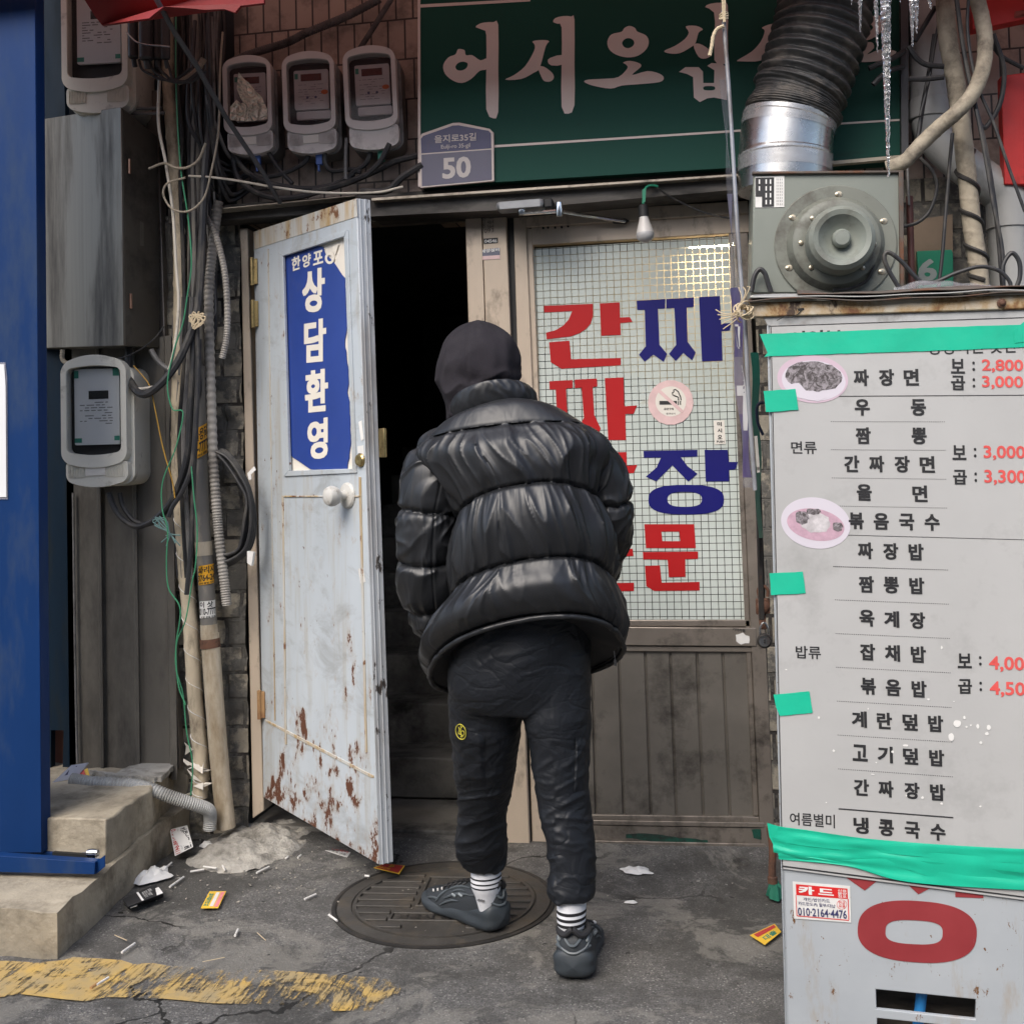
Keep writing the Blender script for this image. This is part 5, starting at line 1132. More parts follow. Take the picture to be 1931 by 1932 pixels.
cable('red_pipe', 'thin red brown upright pipe beside the green number plate', [(1248,1150),(1262,1690)], .3, 6, m_redpipe, None, 12, 'pipe', cD)
cable('slim_pipe', 'thin grey upright pipe stub above the red brown pipe', [(1235,950),(1245,1200)], .32, 2.2, m_greycable, None, 8, 'pipe', cD)
np_ = thing('number_plate', 'green plate with a faded number 6 behind the pipes', 'number plate', F(*cD(1400, 1680), .1))
mb = MB(); mb.prism(L(cD, [(1292,1470),(1495,1462),(1503,1480),(1507,1690),(1300,1690)]), dep=.1, th=.02); part('plate', mb, m_tealgreen, np_, .002)
mb = MB(); put(mb, '6', L(cD, [(1296,1520),(1408,1512),(1410,1645),(1298,1652)]), dep=.102, bold=.045); part('number', mb, M('faded plate number', (.32,.36,.34), .6), np_)
mb = MB(); mb.prism(L(cD, [(1270,1290),(1500,1255),(1505,1690),(1270,1690)]), dep=.05, th=.04); solo('plywood_board', mb, M('tan board', (.22,.16,.11), .7), 'tan board on the wall behind the green number plate', 'board')
rb_ = thing('red_signboard', 'bright red signboard cut off at the upper right edge of the picture', 'signboard', F(1920, 380, .3))
mb = MB(); mb.prism(L(cD, [(1600,-80),(2100,-80),(2100,96),(1919,112),(1700,158),(1618,172)]), dep=.30, th=.05); part('upper_board', mb, m_redboard, rb_, .003)
mb = MB(); mb.prism(L(cD, [(1785,442),(2100,400),(2100,1080),(1805,1080)]), dep=.22, th=.05); part('lower_board', mb, m_redboard, rb_, .003)
mb = MB(); mb.prism(L(cD, [(1862,60),(2000,45),(2000,90),(1862,105)]), dep=.302, holes=[L(cD, [(1868,65),(1868,98),(2000,84),(2000,51)])]); part('faint_frame_print', mb, M('faded red brown print', (.3,.05,.03), .5), rb_)
# icicles hanging from the awning edge
for x0, x1, y1, r_, lab_ in ((960, 960, 188, 4.5, 'slender icicle hanging in front of the black duct'), (1052, 1061, 308, 4.5, 'thin icicle hanging just left of the longest icicle'), (1108, 1125, 1034, 9.5, 'longest icicle, reaching down to the fan housing'), (1262, 1267, 272, 6, 'longer icicle of the pair right of the longest icicle'), (1288, 1291, 195, 5.5, 'shorter icicle of the pair right of the longest icicle'), (1366, 1377, 52, 5, 'tiny icicle stub over the wrapped pipes'), (910, 911, 24, 3, 'tiny icicle stub left of the slender icicle'), (1194, 1195, 14, 3, 'tiny icicle stub between the longest icicle and the pair')):
    y0 = -60; n = max(14, int((y1-y0)/9)); d = .95
    p3_ = [F(*cD(x0+(x1-x0)*max(0, (y-0)/max(1, y1)), y), d) for y in [y0+(y1-y0)*i/(n-1) for i in range(n)]]
    rnd = random.Random(x0)
    p3_ = [p+Vector((rnd.uniform(-1,1)*.0015, rnd.uniform(-1,1)*.0015, 0)) for p in p3_]
    mb = MB(); mb.tube(p3_, lambda t: mpp(r_, d)*(1.05-t*.86)*(1+.10*math.sin(t*n*1.7)), 10); solo('icicle', mb, m_ice, lab_, 'icicle', 'icicles along the awning edge')
# ---------------------------------------------------------------- menu stand
a3 = R(3); SP = Plane(G(1482, 1985), (-math.sin(a3), -math.cos(a3), 0))
SPX = Vector((math.cos(a3), -math.sin(a3), 0)); SB = -SP.n
ms = thing('menu_stand', 'pale blue grey steel stand carrying a taped menu board with black and red lettering', 'menu stand', G(1700, 2010))
sheetpts = [(1446,610),(2060,590),(2060,2075),(1482,1990)]
slot = L(cQ, [(1278,1135),(1720,1180),(1718,1268),(1280,1222)]); slot2 = L(cQ, [(1283,1262),(1718,1308),(1718,1400),(1283,1360)])
mb = MB(); mb.prism(sheetpts, SP, 0, .012, [slot[::-1], slot2[::-1]]); part('front_sheet', mb, m_stand, ms, .002)
mb = MB(); mb.prism([(1446,612),(1456,612),(1491,1992),(1482,1990)], SP, .0, .045); mb.prism([(2050,600),(2060,600),(2060,2075),(2050,2075)], SP, 0, .045); mb.prism([(1560,1840),(1572,1840),(1574,1990),(1562,1990)], SP, -.015, .03); part('side_frame', mb, m_stand, ms, .002)
mb = MB(); mb.prism(L(cQ, [(1200,1080),(1800,1110),(1800,1500),(1200,1500)]), SP, -.13, .012); part('plywood_back', mb, m_wood, ms)
mb = MB(); p0 = SP.at(*cQ(1480, 1150), -.06); p1 = SP.at(*cQ(1467, 1260), -.06); d_ = (p1-p0); mb.tube([p0-d_*.6, p1+d_*.6], .0125, 16); part('blue_pipe', mb, m_bluepipe, ms)
mb = MB(); mb.prism(L(cH, [(108,110),(1918,58),(2300,46),(2300,140),(1918,152),(122,206)]), SP, .012, .034); part('top_bar', mb, m_rustbar, ms, .003)
mb = MB(); mb.prism(L(cH, [(425,150),(468,145),(470,160),(430,168)]), SP, .0128); mb.tube([SP.at(*cH(x, y), .014) for x, y in ((455,158),(430,185),(390,205),(340,200),(290,228))], .0012, 5); part('bar_slot', mb, m_rubber, ms)
mb = MB(); mb.lathe([(.010,0),(.010,.006),(.006,.008),(.005,.012),(.001,.013)], SP.at(*cH(1768, 115), .012), SP.n, 14); part('bar_bolt', mb, m_iron, ms)
mb = MB(); mb.prism(L(cH, [(200,206),(1918,158),(2300,150),(2300,200),(1918,206),(230,262)]), SP, .004, .004); part('header_strip', mb, M('pale grey header', (.42,.43,.43), .5, dirt=(.2,.19,.17), damt=.45, ds=9), ms)
# board
BD = .006
bpts = [(1452,614),(2060,594),(2060,1716),(1475,1640)]
mb = MB(); mb.prism(bpts, SP, BD, .005); bd = part('menu_board', mb, m_board, ms, .001)
mb = MB()
mb.prism([(1451,614.5),(2060,594),(2060,595.5),(1452.5,616)], SP, BD+.0006); mb.prism([(1453,617),(1454.6,617),(1476.5,1640),(1475,1640)], SP, BD+.0006); mb.prism([(1475,1633),(2060,1708),(2060,1711),(1475,1636)], SP, BD+.0006)
def ln(c, x0, y0, x1, y1, w):
    (ax_, ay), (bx_, by) = c(x0, y0), c(x1, y1); mb.prism([(ax_, ay-w/2), (bx_, by-w/2), (bx_, by+w/2), (ax_, ay+w/2)], SP, BD+.0006)
ln(cH, 635,729,1990,721,1.5); ln(cH, 657,1642,1990,1677,1.0); ln(cN, 700,1599,1462,1658,1.3); ln(cN, 700,1604,1462,1663,1.0)
def dots(c, x0, y0, x1, y1):
    n = 62
    for i in range(n):
        t = i/(n-1); x, y = c(x0+(x1-x0)*t, y0+(y1-y0)*t); mb.prism([(x-.8, y-.62), (x+.8, y-.62), (x+.8, y+.62), (x-.8, y+.62)], SP, BD+.0006)
for r_ in ((648,896,1393,897),(650,1081,1397,1085),(655,1267,1402,1276),(660,1452,1407,1466),(667,1852,1415,1875)): dots(cH, *r_)
for r_ in ((667,-8,1423,15),(680,213,1428,242),(683,437,1435,470),(688,661,1440,698),(692,886,1446,928),(697,1111,1451,1158),(701,1336,1456,1389)): dots(cN, *r_)
part('rules', mb, m_ink, bd)
TXT = MB()
def row(c, s_, xs, y0, y1, w=100, h=112, b=.042):
    n = len(s_); TXT = MB()
    for i, ch in enumerate(s_):
        t = (xs[i]-xs[0])/max(1, xs[-1]-xs[0]); k = .286
        cx, cy = c(xs[i], y0+(y1-y0)*t); tx(TXT, ch, cx, cy, w*k, h*k, (y1-y0)/max(1, xs[-1]-xs[0]), .03, SP, BD+.0007, b)
    part('menu_lettering', TXT, m_ink, bd)
row(cH, '짜장면', (845,1012,1175), 606, 603); row(cH, '우동', (852,1222), 802, 802); row(cH, '짬뽕', (858,1227), 988, 990); row(cH, '간짜장면', (783,947,1115,1280), 1174, 1178)
row(cH, '울면', (865,1232), 1363, 1371); row(cH, '볶음국수', (812,977,1145,1312), 1550, 1561); row(cH, '짜장밥', (873,1040,1207), 1747, 1756)
row(cN, '짬뽕밥', (885,1050,1220), 110, 120); row(cN, '육계장', (888,1053,1225), 334, 350); row(cN, '잡채밥', (893,1058,1230), 560, 576); row(cN, '볶음밥', (898,1063,1235), 787, 806)
row(cN, '계란덮밥', (838,1005,1175,1345), 1007, 1036); row(cN, '고기덮밥', (843,1010,1178,1352), 1230, 1264); row(cN, '간짜장밥', (852,1015,1188,1358), 1459, 1492); row(cN, '냉콩국수', (850,1018,1190,1360), 1712, 1757)
def ptx(*a): m = MB(); put(m, *a); part('menu_lettering', m, m_ink, bd)
ptx('면류', L(cH, [(382,1026),(550,1026),(552,1110),(384,1108)]), SP, BD+.0007, .016); ptx('밥류', L(cN, [(415,518),(582,522),(584,608),(417,602)]), SP, BD+.0007, .016); ptx('여름별미', L(cN, [(376,1625),(675,1640),(677,1732),(378,1705)]), SP, BD+.0007, .012)
for c, x, y, ch in ((cH,1482,530,'보'),(cH,1484,640,'곱'),(cH,1492,1100,'보'),(cH,1496,1262,'곱'),(cN,1537,618,'보'),(cN,1540,788,'곱')): TXT = MB(); tx(TXT, ch, *c(x, y), 26.5, 28, .01, .03, SP, BD+.0007, .03); tx(TXT, ':', *c(x+104, y), 5, 18, 0, .03, SP, BD+.0007, .03); part('menu_lettering', TXT, m_ink, bd)
ptx('영업부', L(cH, [(372,300),(720,285),(722,420),(376,435)]), SP, BD+.0007, .03); ptx('정성어린 맛난 음식', L(cH, [(1280,352),(2080,330),(2082,438),(1284,456)]), SP, BD+.0007, .012)
for c, s_, x0, y0, x1, y1 in ((cH,'2,800',1640,483,1912,572),(cH,'3,000',1640,592,1912,682),(cH,'3,000',1650,1052,1925,1150),(cH,'3,300',1655,1212,1930,1314),(cN,'4,000',1697,585,2000,690),(cN,'4,500',1702,752,2005,858)):
    RED = MB(); s = .06*(x1-x0)*(.2 if c is cH else .6); put(RED, s_, L(c, [(x0,y0),(x1,y0+s),(x1+3,y1+s),(x0+3,y1)]), SP, BD+.0007, .028); part('price_lettering', RED, m_redink, bd)
def bowl(cx, cy, rx, ry, rot, rim, inner, food, fo, label):
    m = MB(); m.prism(ell(cx, cy, rx, ry, 48, 2, rot), SP, BD+.0009); b_ = part('bowl_picture', m, rim, bd)
    m = MB(); m.prism(ell(cx+fo[0], cy+fo[1], rx*fo[2], ry*fo[3], 48, 2, rot), SP, BD+.0012); part('soup_print', m, inner, b_)
    m = MB(); m.prism(rough_line(ell(cx+fo[4], cy+fo[5], rx*fo[6], ry*fo[7], 26, 2, rot), 1.6, 4, 6), SP, BD+.0015); part('noodle_print', m, food, b_)
bowl(*cH(525, 615), 67, 45, .08, m_bowlrim, m_bowlwhite, m_food, (2, 3, .9, .84, 2, -5, .82, .62), 1)
mb = MB(); mb.prism(rough_line(L(cH, [(345,650),(430,640),(480,690),(570,705),(620,735),(560,760),(430,740),(370,700)]), .8, 5, 6), SP, BD+.0017); part('white_bowl_edge', mb, m_bowlwhite, bd)
bowl(*cH(545, 1565), 66, 48, .18, m_bowlwhite, m_bowlpink, M('pale noodle print', (.60,.57,.58), .5, var=.3, vs=45, bump=0), (0, 3, .83, .62, -1, -1, .45, .40), 2)
mb = MB(); mb.prism(rough_line(ell(*cH(455, 1530), 13, 13, 16), 1.5, 2, 5), SP, BD+.0017); mb.prism(rough_line(ell(*cH(530, 1490), 14, 6, 16), 1.2, 2, 5), SP, BD+.0017); mb.prism(rough_line(ell(*cH(690, 1590), 10, 9, 16), 1.2, 2, 5), SP, BD+.0017); part('garnish_print', mb, m_food, bd)
# chips of missing laminate
mb = MB()
for x, y, rx, ry in ((1488,1035,26,24),(1448,1125,20,26),(1535,995,9,11),(1625,1055,10,16),(1698,1060,14,17),(1685,1102,12,11),(1645,1162,9,11),(1145,1180,19,8),(1060,1222,9,8),(668,1215,9,8),(570,995,8,8),(897,937,5,7),(952,1295,5,5),(928,1372,11,4),(1256,1527,10,9),(1385,1567,9,8),(1150,1515,6,7),(618,1560,5,5),(1640,1584,8,6),(1550,1057,9,7),(1578,1046,6,5),(1297,874,8,7),(1467,888,5,4),(1384,530,6,12),(353,678,8,4)):
    mb.prism(smo(rough_line(ell(*cN(x, y), rx*.284, ry*.284, 8), .6, int(x), 30), 2), SP, BD+.0014)
part('chips', mb, m_inkw, bd)
# tapes
def tape(pts, seed, lift=.0022, amp=.5, nm='green_tape'):
    m = MB(); m.prism(rough_line(pts, amp, seed, 14), SP, BD+lift, .0006); part(nm, m, m_tape, bd)
tape(L(cH, [(178,318),(700,300),(1300,275),(1918,255),(2300,242),(2300,392),(1918,405),(1300,430),(700,448),(205,466),(228,440)]), 1)
tape(L(cH, [(1850,290),(1918,240),(2000,236),(2000,372),(1918,372),(1858,378)]), 2, .0034)
tape(L(cH, [(202,694),(412,680),(420,745),(430,818),(216,834)]), 3, .003); tape(L(cN, [(243,38),(462,26),(472,90),(483,170),(252,182)]), 4); tape(L(cN, [(268,842),(505,820),(528,964),(310,985),(285,930)]), 5)
tape(L(cN, [(225,1693),(300,1718),(480,1740),(560,1752),(760,1790),(1100,1830),(1500,1850),(1931,1872),(2300,1890),(2300,1990),(1700,1990),(1250,1960),(800,1925),(300,1900),(240,1790)]), 6, .003)
def tapewave(top, bot, n=40, amp=.004, seed=0):
    m = MB(); T = cr([(*p, 0) for p in top], n+1); B_ = cr([(*p, 0) for p in bot], n+1)
    def fn(u, v):
        i = int(u*n+.5); p = T[i].lerp(B_[i], v); return SP.at(p.x, p.y, BD+.005+amp*(noise.noise(Vector((u*9+seed, v*2.2, 1)))+.6*math.sin(v*7+u*5+seed)*.5))
    m.grid(fn, n, 8); part('loose_tape', m, m_tape, bd)
tapewave(L(cN, [(262,1790),(440,1850),(700,1865),(1100,1880),(1500,1905),(1931,1940),(2300,1965)]), L(cN, [(268,1890),(450,1930),(700,1960),(1100,1990),(1400,2080),(1900,2140),(2300,2150)]), seed=2)
tapewave(L(cQ, [(845,515),(1100,560),(1400,560),(1931,620),(2200,640)]), L(cQ, [(848,560),(1150,590),(1420,660),(1931,696),(2200,700)]), seed=5)
tapewave(L(cN, [(300,1728),(560,1755),(900,1800),(1400,1840),(1931,1868),(2300,1880)]), L(cN, [(262,1812),(500,1850),(900,1890),(1400,1930),(1931,1965),(2300,1985)]), seed=9, amp=.0025)
# red painting on the sheet
mb = MB(); cx, cy = cQ(1460, 880); mb.prism(ell(cx, cy, 112.5, 58, 64, 2.5, .07), SP, .0015, None, [ell(cx-6, cy+1, 54, 22.5, 48, 3, .05)[::-1]])
mb.prism(L(cQ, [(1145,640),(1292,648),(1228,698)]), SP, .0015); mb.prism(L(cQ, [(1400,655),(1555,668),(1465,715)]), SP, .0015); mb.prism(L(cQ, [(1628,660),(1752,668),(1752,732),(1628,727)]), SP, .0015); part('red_painting', mb, m_redpaint, ms)
mb = MB(); mb.prism(L(cQ, [(910,658),(1164,678),(1168,840),(916,822)]), SP, .0022, .0006); cs = part('card_sticker', mb, m_whitest, ms)
mb = MB(); mb.prism(L(cQ, [(924,670),(1152,690),(1154,736),(926,718)]), SP, .0028); part('red_heading', mb, M('bright red print', (.65,.02,.02), .5, bump=0), cs)
mb = MB()
for l in ([(923,716),(926,718),(931,812),(927,810)], [(1153,736),(1157,736),(1160,828),(1156,830)], [(931,808),(1158,828),(1158,832),(931,812)]): mb.prism(L(cQ, l), SP, .0027)
put(mb, '현금\n유용', L(cQ, [(1112,744),(1142,746),(1143,776),(1113,774)]), SP, .0028, .01)
mb.prism(ell(*cQ(1127, 760), 9.6, 9.2, 28), SP, .0027, None, [ell(*cQ(1127, 760), 8.9, 8.5, 28)[::-1]]); part('red_outline', mb, M('bright red print', (.65,.02,.02), .5, bump=0), cs)
mb = MB(); put(mb, '카 드', L(cQ, [(935,676),(1090,690),(1092,727),(937,713)]), SP, .0032, .05); put(mb, '신용\n불량\n점포', L(cQ, [(1108,692),(1148,695),(1149,732),(1110,729)]), SP, .0032, .012); part('white_heading', mb, m_inkw, cs)
mb = MB(); put(mb, '개인/법인카드', L(cQ, [(956,728),(1074,737),(1075,753),(957,744)]), SP, .003, .012); put(mb, '카드한도內 할부/대납', L(cQ, [(934,746),(1098,760),(1099,776),(935,762)]), SP, .003, .012); put(mb, '010·2164·4476', L(cQ, [(932,772),(1148,786),(1150,824),(934,808)]), SP, .003, .02); part('sticker_print', mb, m_plateblue, cs)
# loose sheets lying on the stand top
for i, (y0, lab_) in enumerate(((0, 'lowest grimy sheet lying on the rusty bar of the menu stand'), (1, 'middle grimy sheet lying on the rusty bar of the menu stand'), (2, 'uppermost warped dark sheet lying over the menu stand below the fan'))):
    def fn(u, v, i=i):
        p = SP.at(*cH(100+u*2000+i*12+(300 if i == 2 else 0)*(1-u), 100-u*55-i*24), .03-.35*v); p.z += .006*math.sin(u*9+i)*(.4+v)+.008*noise.noise(Vector((u*4, v*2, i)))+.010*i*0; return p
    mb = MB(); mb.grid(fn, 40, 8); o = solo('loose_sheet', mb, m_pvcgrey if i == 1 else m_boxrust, lab_, 'sheet'); md = o.modifiers.new('thick', 'SOLIDIFY'); md.thickness = .003
mb = MB()
def pf(u, v):
    p = SP.at(*cH(1060+u*640, 55-v*50-u*12), -.02-.1*v); p.z += .012*noise.noise(Vector((u*5, v*3, 7)))+.01*math.sin(u*3.1); return p
mb.grid(pf, 24, 8); solo('plastic_wrap', mb, m_cleartape, 'crumpled clear plastic film lying on the sheets below the wrapped pipe', 'plastic film')
# ---------------------------------------------------------------- pole with banner and rope
PD_ = 1.37
po = thing('banner_pole', 'thin steel pole leaning in front of the sign, tied by rope to the menu stand', 'pole', F(1424, 930, PD_))
pp = cr([F(x, y, PD_) for x, y in L(cD, [(158,60),(166,200),(196,600),(232,1200),(262,1640),(285,1900)]) + [(1412,760), (1424,925)]], 60)
mb = MB(); mb.tube(pp, .0052, 12); part('pole', mb, M('worn painted pole', (.36,.37,.39), .4, .4, dirt=(.12,.09,.07), damt=.5, ds=14, stretch=(1,1,.3)), po)
mb = MB()
def bq(u, v, side=0):
    x = 1362+v*58; y = 150+v*770; 
    p0 = F(*((1366+v*56+.0), y), PD_-.006); p1 = F(x-2+6*v, y, PD_-.5); p1 = F(1358+v*44+3*math.sin(v*7), y, PD_-.30)
    p = p0.lerp(p1, u); p += Vector((.004*math.sin(v*25+u*5), 0, 0)); return p
mb.grid(bq, 6, 60); part('banner_sheet', mb, m_clearplastic, po)
mb = MB()
def sub(v0, v1, u0=0, u1=1, off=.002):
    k = 12
    m0 = len(mb.v)
    mb.grid(lambda u, v: bq(u0+(u1-u0)*u, v0+(v1-v0)*v)+Vector((-off*.3, -off, 0)), 4, k)
sub(.51, .68); sub(.82, .975, .1, .95); part('blue_print', mb, M('violet blue vinyl', (.045,.04,.20), .4, bump=0), po)
for q_ in ((.68, .82, 0, 1), (.28, .40, .3, .9)): mb = MB(); sub(*q_); part('grey_print', mb, M('grey violet vinyl', (.19,.18,.25), .4, bump=0), po)
mb = MB()
for v0, v1, u0, u1 in ((.70,.86,.15,.42), (.75,.775,.42,.8), (.60,.605,.25,.7), (.655,.66,.25,.7), (.605,.655,.15,.28), (.605,.655,.66,.78)): sub(v0, v1, u0, u1, .004)
part('white_print', mb, m_inkw, po)
mb = MB()
for k in range(3): mb.tube([F(*cD(150+k*9, -60), PD_+.012), F(*cD(154+k*7, 60), PD_+.012), F(*cD(160+k*4, 128), PD_+.010)], .0019, 6)
for k in range(4): a = k*.8; c = pp[3]; mb.tube([c+Vector((.010*math.cos(t_), .010*math.sin(t_), .004*math.sin(t_+a)-.004+k*.003)) for t_ in [j*.4 for j in range(17)]], .0022, 6)
mb.tube(cr([F(*cD(x, y), PD_+.012) for x, y in ((160,150),(120,170),(98,215),(92,260),(78,325))], 24), .0042, 8, True, helix(9, .25, 2)); part('top_rope', mb, m_rope, po)
mb = MB(); rnd = random.Random(2); c = SP.at(*cH(70, 170), .016)
for k in range(16):
    t0 = rnd.uniform(0, 6.3); ax1 = Vector((rnd.uniform(-1,1), rnd.uniform(-.4,.4), rnd.uniform(-1,1))).normalized(); ax2 = ax1.orthogonal(); rr1 = rnd.uniform(.013, .03)
    mb.tube([c+Vector((rnd.uniform(-.001,.001), 0, 0))+ax1*(rr1*math.cos(t0+j*.35))+ax2*(rr1*.55*math.sin(t0+j*.35)) for j in range(14)], .0019, 5)
for k in range(5): mb.tube(cr([c, c+Vector((-.02-.006*k, -.004, -.02+.004*k)), c+Vector((-.05-.004*k, 0, -.04+.012*k))], 8), .0014, 5)
for k in range(3): mb.tube(cr([c+Vector((-.01, 0, .01)), c+Vector((-.004+.01*k, -.004, .035+.01*k)), c+Vector((.01*k-.01, 0, .06))], 8), .0013, 5)
part('rope_knot', mb, m_rope, po)
# green banner edge, bracket, hasp and lock hanging at the right jamb of the glazed door
mb = MB(); mb.grid(lambda u, v: F(1415+v*14+u*(15-7*v)+2*math.sin(v*14), 665+v*350, .9-.1*u), 4, 40); gb = solo('tape_roll_banner', mb, M('dark green film', (.006,.20,.12), .4, var=.3), 'narrow strip of green film hanging between the banner pole and the menu stand', 'film strip')
mb = MB(); mb.prism(L(cG, [(1830,1232),(1850,1230),(1868,1470),(1848,1475)]), dep=.95, th=.002); pt_ = solo('paper_tag', mb, m_creamst, 'small cream paper tag hanging beside the green film strip', 'paper tag')
mb = MB(); put(mb, 'III', L(cG, [(1846,1435),(1862,1435),(1864,1455),(1848,1455)]), dep=.9515, bold=.01); o = part('print', mb, m_ink, pt_)
mb = MB(); mb.tube(cr([F(*cG(x, y), 1.0) for x, y in ((1895,1010),(1860,1020),(1845,1060),(1855,1150),(1888,1225))], 24), .004, 8); solo('bent_wire', mb, M('dark blue wire', (.01,.02,.05), .5), 'dark blue bent wire loop beside the green film strip', 'wire')
rt = thing('rusty_frame', 'grey and rusty thin upright post between the glazed door and the menu stand', 'post', F(1455, 1690, .9))
mb = MB(); mb.prism([(1424,900),(1434,900),(1442,1170),(1432,1170)], dep=.80, th=.03); mb.prism([(1426,960),(1431,960),(1433,1060),(1429,1062)], dep=.82, th=.01); part('upper_post', mb, m_darkiron, rt, .002)
mb = MB(); mb.tube(cr([F(x, y, .86) for x, y in ((1452,1560),(1457,1600),(1456,1640),(1457,1662))], 12), .011, 10); mb.lathe([(.008,0),(.014,.003),(.014,.02),(.008,.024)], F(1457, 1668, .86), (0,0,1), 14); part('rusty_foot', mb, m_iron, rt)
hp = thing('padlock', 'round silver padlock hanging from a rusty hasp at the right jamb', 'padlock', F(1440, 1215, .6))
mb = MB(); c = F(1441, 1208, .60); mb.lathe([(.004,0),(.020,0),(.0225,.004),(.0225,.018),(.020,.022),(.004,.022)], c, (0,-1,0), 28); part('lock_body', mb, m_darkiron, hp, .001)
mb = MB(); mb.lathe([(.004,.0222),(.016,.0222),(.0165,.0240),(.004,.0245)], c, (0,-1,0), 28); part('lock_face', mb, m_chrome, hp)
mb = MB(); mb.tube([c+Vector((0,-.026,-.006)), c+Vector((0,-.026,.006))], .0022, 6); part('keyhole', mb, m_rubber, hp)
mb = MB(); mb.tube(cr([c+Vector((-.012,-.010,.016)), c+Vector((-.011,-.01,.04)), c+Vector((0,-.01,.056)), c+Vector((.011,-.01,.04)), c+Vector((.012,-.01,.016))], 20), .0035, 8); part('shackle', mb, m_steel, hp)
hs = thing('hasp', 'rusty hasp with a round bolt head above the silver padlock', 'hasp', F(1438, 1160, .6))
mb = MB(); mb.prism([(1425,1130),(1452,1129),(1453,1158),(1426,1160)], dep=.60, th=.02); mb.prism([(1430,1160),(1443,1160),(1446,1188),(1433,1188)], dep=.595, th=.012); part('hasp_plate', mb, m_iron, hs, .003)
mb = MB(); mb.lathe([(.003,.010),(.012,.009),(.0185,.004),(.0185,-.001)], F(1438, 1145, .603), (0,-1,0), 24); mb.tube(cr([F(x, y, .61) for x, y in ((1432,1128),(1430,1112),(1440,1106),(1448,1114),(1447,1126))], 16), .005, 8); part('bolt_head', mb, m_iron, hs)
# ---------------------------------------------------------------- manhole
mc = G(838, 1699); mc.z = -.006; mr = .350
mh = thing('manhole_cover', 'round rusty cast iron manhole cover set in the asphalt under the open door', 'manhole cover', mc)
def mdisc(prof): m = MB(); m.lathe(prof, mc+Vector((0,0,.004)), (0,0,1), 72); return m
part('outer_ring', mdisc([(mr+.012,-.02),(mr+.012,.003),(mr+.002,.004),(mr-.004,.0005),(mr-.004,-.02)]), m_manring, mh)
part('cover', mdisc([(mr-.006,-.02),(mr-.006,.004),(mr-.05,.005),(mr-.053,.001),(.002,.001)]), m_manhole, mh)
RX = Vector((math.cos(R(4)), math.sin(R(4)), 0)); RY = Vector((-RX.y, RX.x, 0))
def mp_(x, y, z): return mc+RX*x+RY*y+Vector((0, 0, z))
mb = MB()
def mbar(x0, x1, y0, y1, h=.0120): mb.hexa([mp_(x0,y0,0), mp_(x1,y0,0), mp_(x1,y1,0), mp_(x0,y1,0), mp_(x0,y0,h), mp_(x1,y0,h), mp_(x1,y1,h), mp_(x0,y1,h)])
for k in range(9):
    y = -.215+k*.0535; xe = math.sqrt(max(0, .285**2-y*y)); xi = .10
    if k in (1, 2) and True: xi = .155
    for p_, q_ in ((-xe, -xi), (xi, xe)): mb = MB(); mbar(p_, q_, y-.011, y+.011); part('tread_bar', mb, m_manhole, mh, .002)
mb = MB()
rx_ = lambda pts, r0, r1: None
def mring(x0, x1, y0, y1, t_=.008, h=.0120): mbar(x0, x1, y0, y0+t_, h); mbar(x0, x1, y1-t_, y1, h); mbar(x0, x0+t_, y0+t_, y1-t_, h); mbar(x1-t_, x1, y0+t_, y1-t_, h)
mring(-.085, .085, -.06, .20); mring(-.15, .15, -.175, -.11); part('cast_frame', mb, m_manhole, mh, .002)
mb = MB(); vs, fs = text_geo('서울시 하수도', .02); mb.add([mp_(-.13+.26*x, -.162+.04*y, .0105) for x, y in vs], fs); part('cast_lettering', mb, m_manring, mh)
mb = MB(); mb.lathe([(.293,.001),(.293,.0105),(.283,.0105),(.283,.001)], mc+Vector((0,0,.001)), (0,0,1), 64); part('inner_rim', mb, m_manhole, mh)
# ---------------------------------------------------------------- cement round the pipe foot, litter
def mound(u, v):
    cx, cy = -1.70, -.11; a = u*2*math.pi; r = v; rx, ry = .215, .31
    p = Vector((cx+rx*r*math.cos(a)*(1+.18*noise.noise(Vector((math.cos(a)*2, math.sin(a)*2, 5)))), cy+ry*r*math.sin(a)*(1+.2*noise.noise(Vector((math.cos(a)*2, math.sin(a)*2, 9)))), 0))
    p.z = -.012+.058*(1-r**3)+.026*noise.fractal(Vector((p.x*9, p.y*9, 3)), .8, 2, 5); return p
mb = MB(); mb.grid(mound, 72, 26, closed=True); solo('cement_mound', mb, m_rubble, kind='structure')
def flat(name, label, cat, pts, mat, h=.006, th=.0015, group=None, conv_=None, tilt=0):
    if conv_: pts = L(conv_, pts)
    q = [G(x, y, h) for x, y in pts]
    m = MB(); m.prism3([q], Vector((0, 0, -th))); lo = sum(q, Vector())/len(q); lo.z = 0
    root = thing(name, label, cat, lo, group); part('card', m, mat, root); return root, q
def prn(root, q, s_, u0, v0, u1, v1, mat, bold=.02, nm='print', d=.0008, flip=False):
    """lettering or a colour bar on a card whose corners are q (TL,TR,BR,BL)"""
    m = MB(); up = Vector((0, 0, d))
    def P_(u, v): return q[0].lerp(q[1], u).lerp(q[3].lerp(q[2], u), v)+up
    if s_ is None: m.add([P_(u0,v0), P_(u1,v0), P_(u1,v1), P_(u0,v1)], [[0,1,2,3]])
    else:
        vs, fs = text_geo(s_, bold); m.add([P_(u0+(u1-u0)*x, v1-(v1-v0)*y) for x, y in vs], fs)
    part(nm, m, mat, root)
r_, q = flat('leaflet', 'yellow and pink leaflet lying alone on the asphalt in front of the steps', 'leaflet', [(1380,1047),(1490,1046),(1438,1155),(1323,1157)], m_leaflet, conv_=cO)
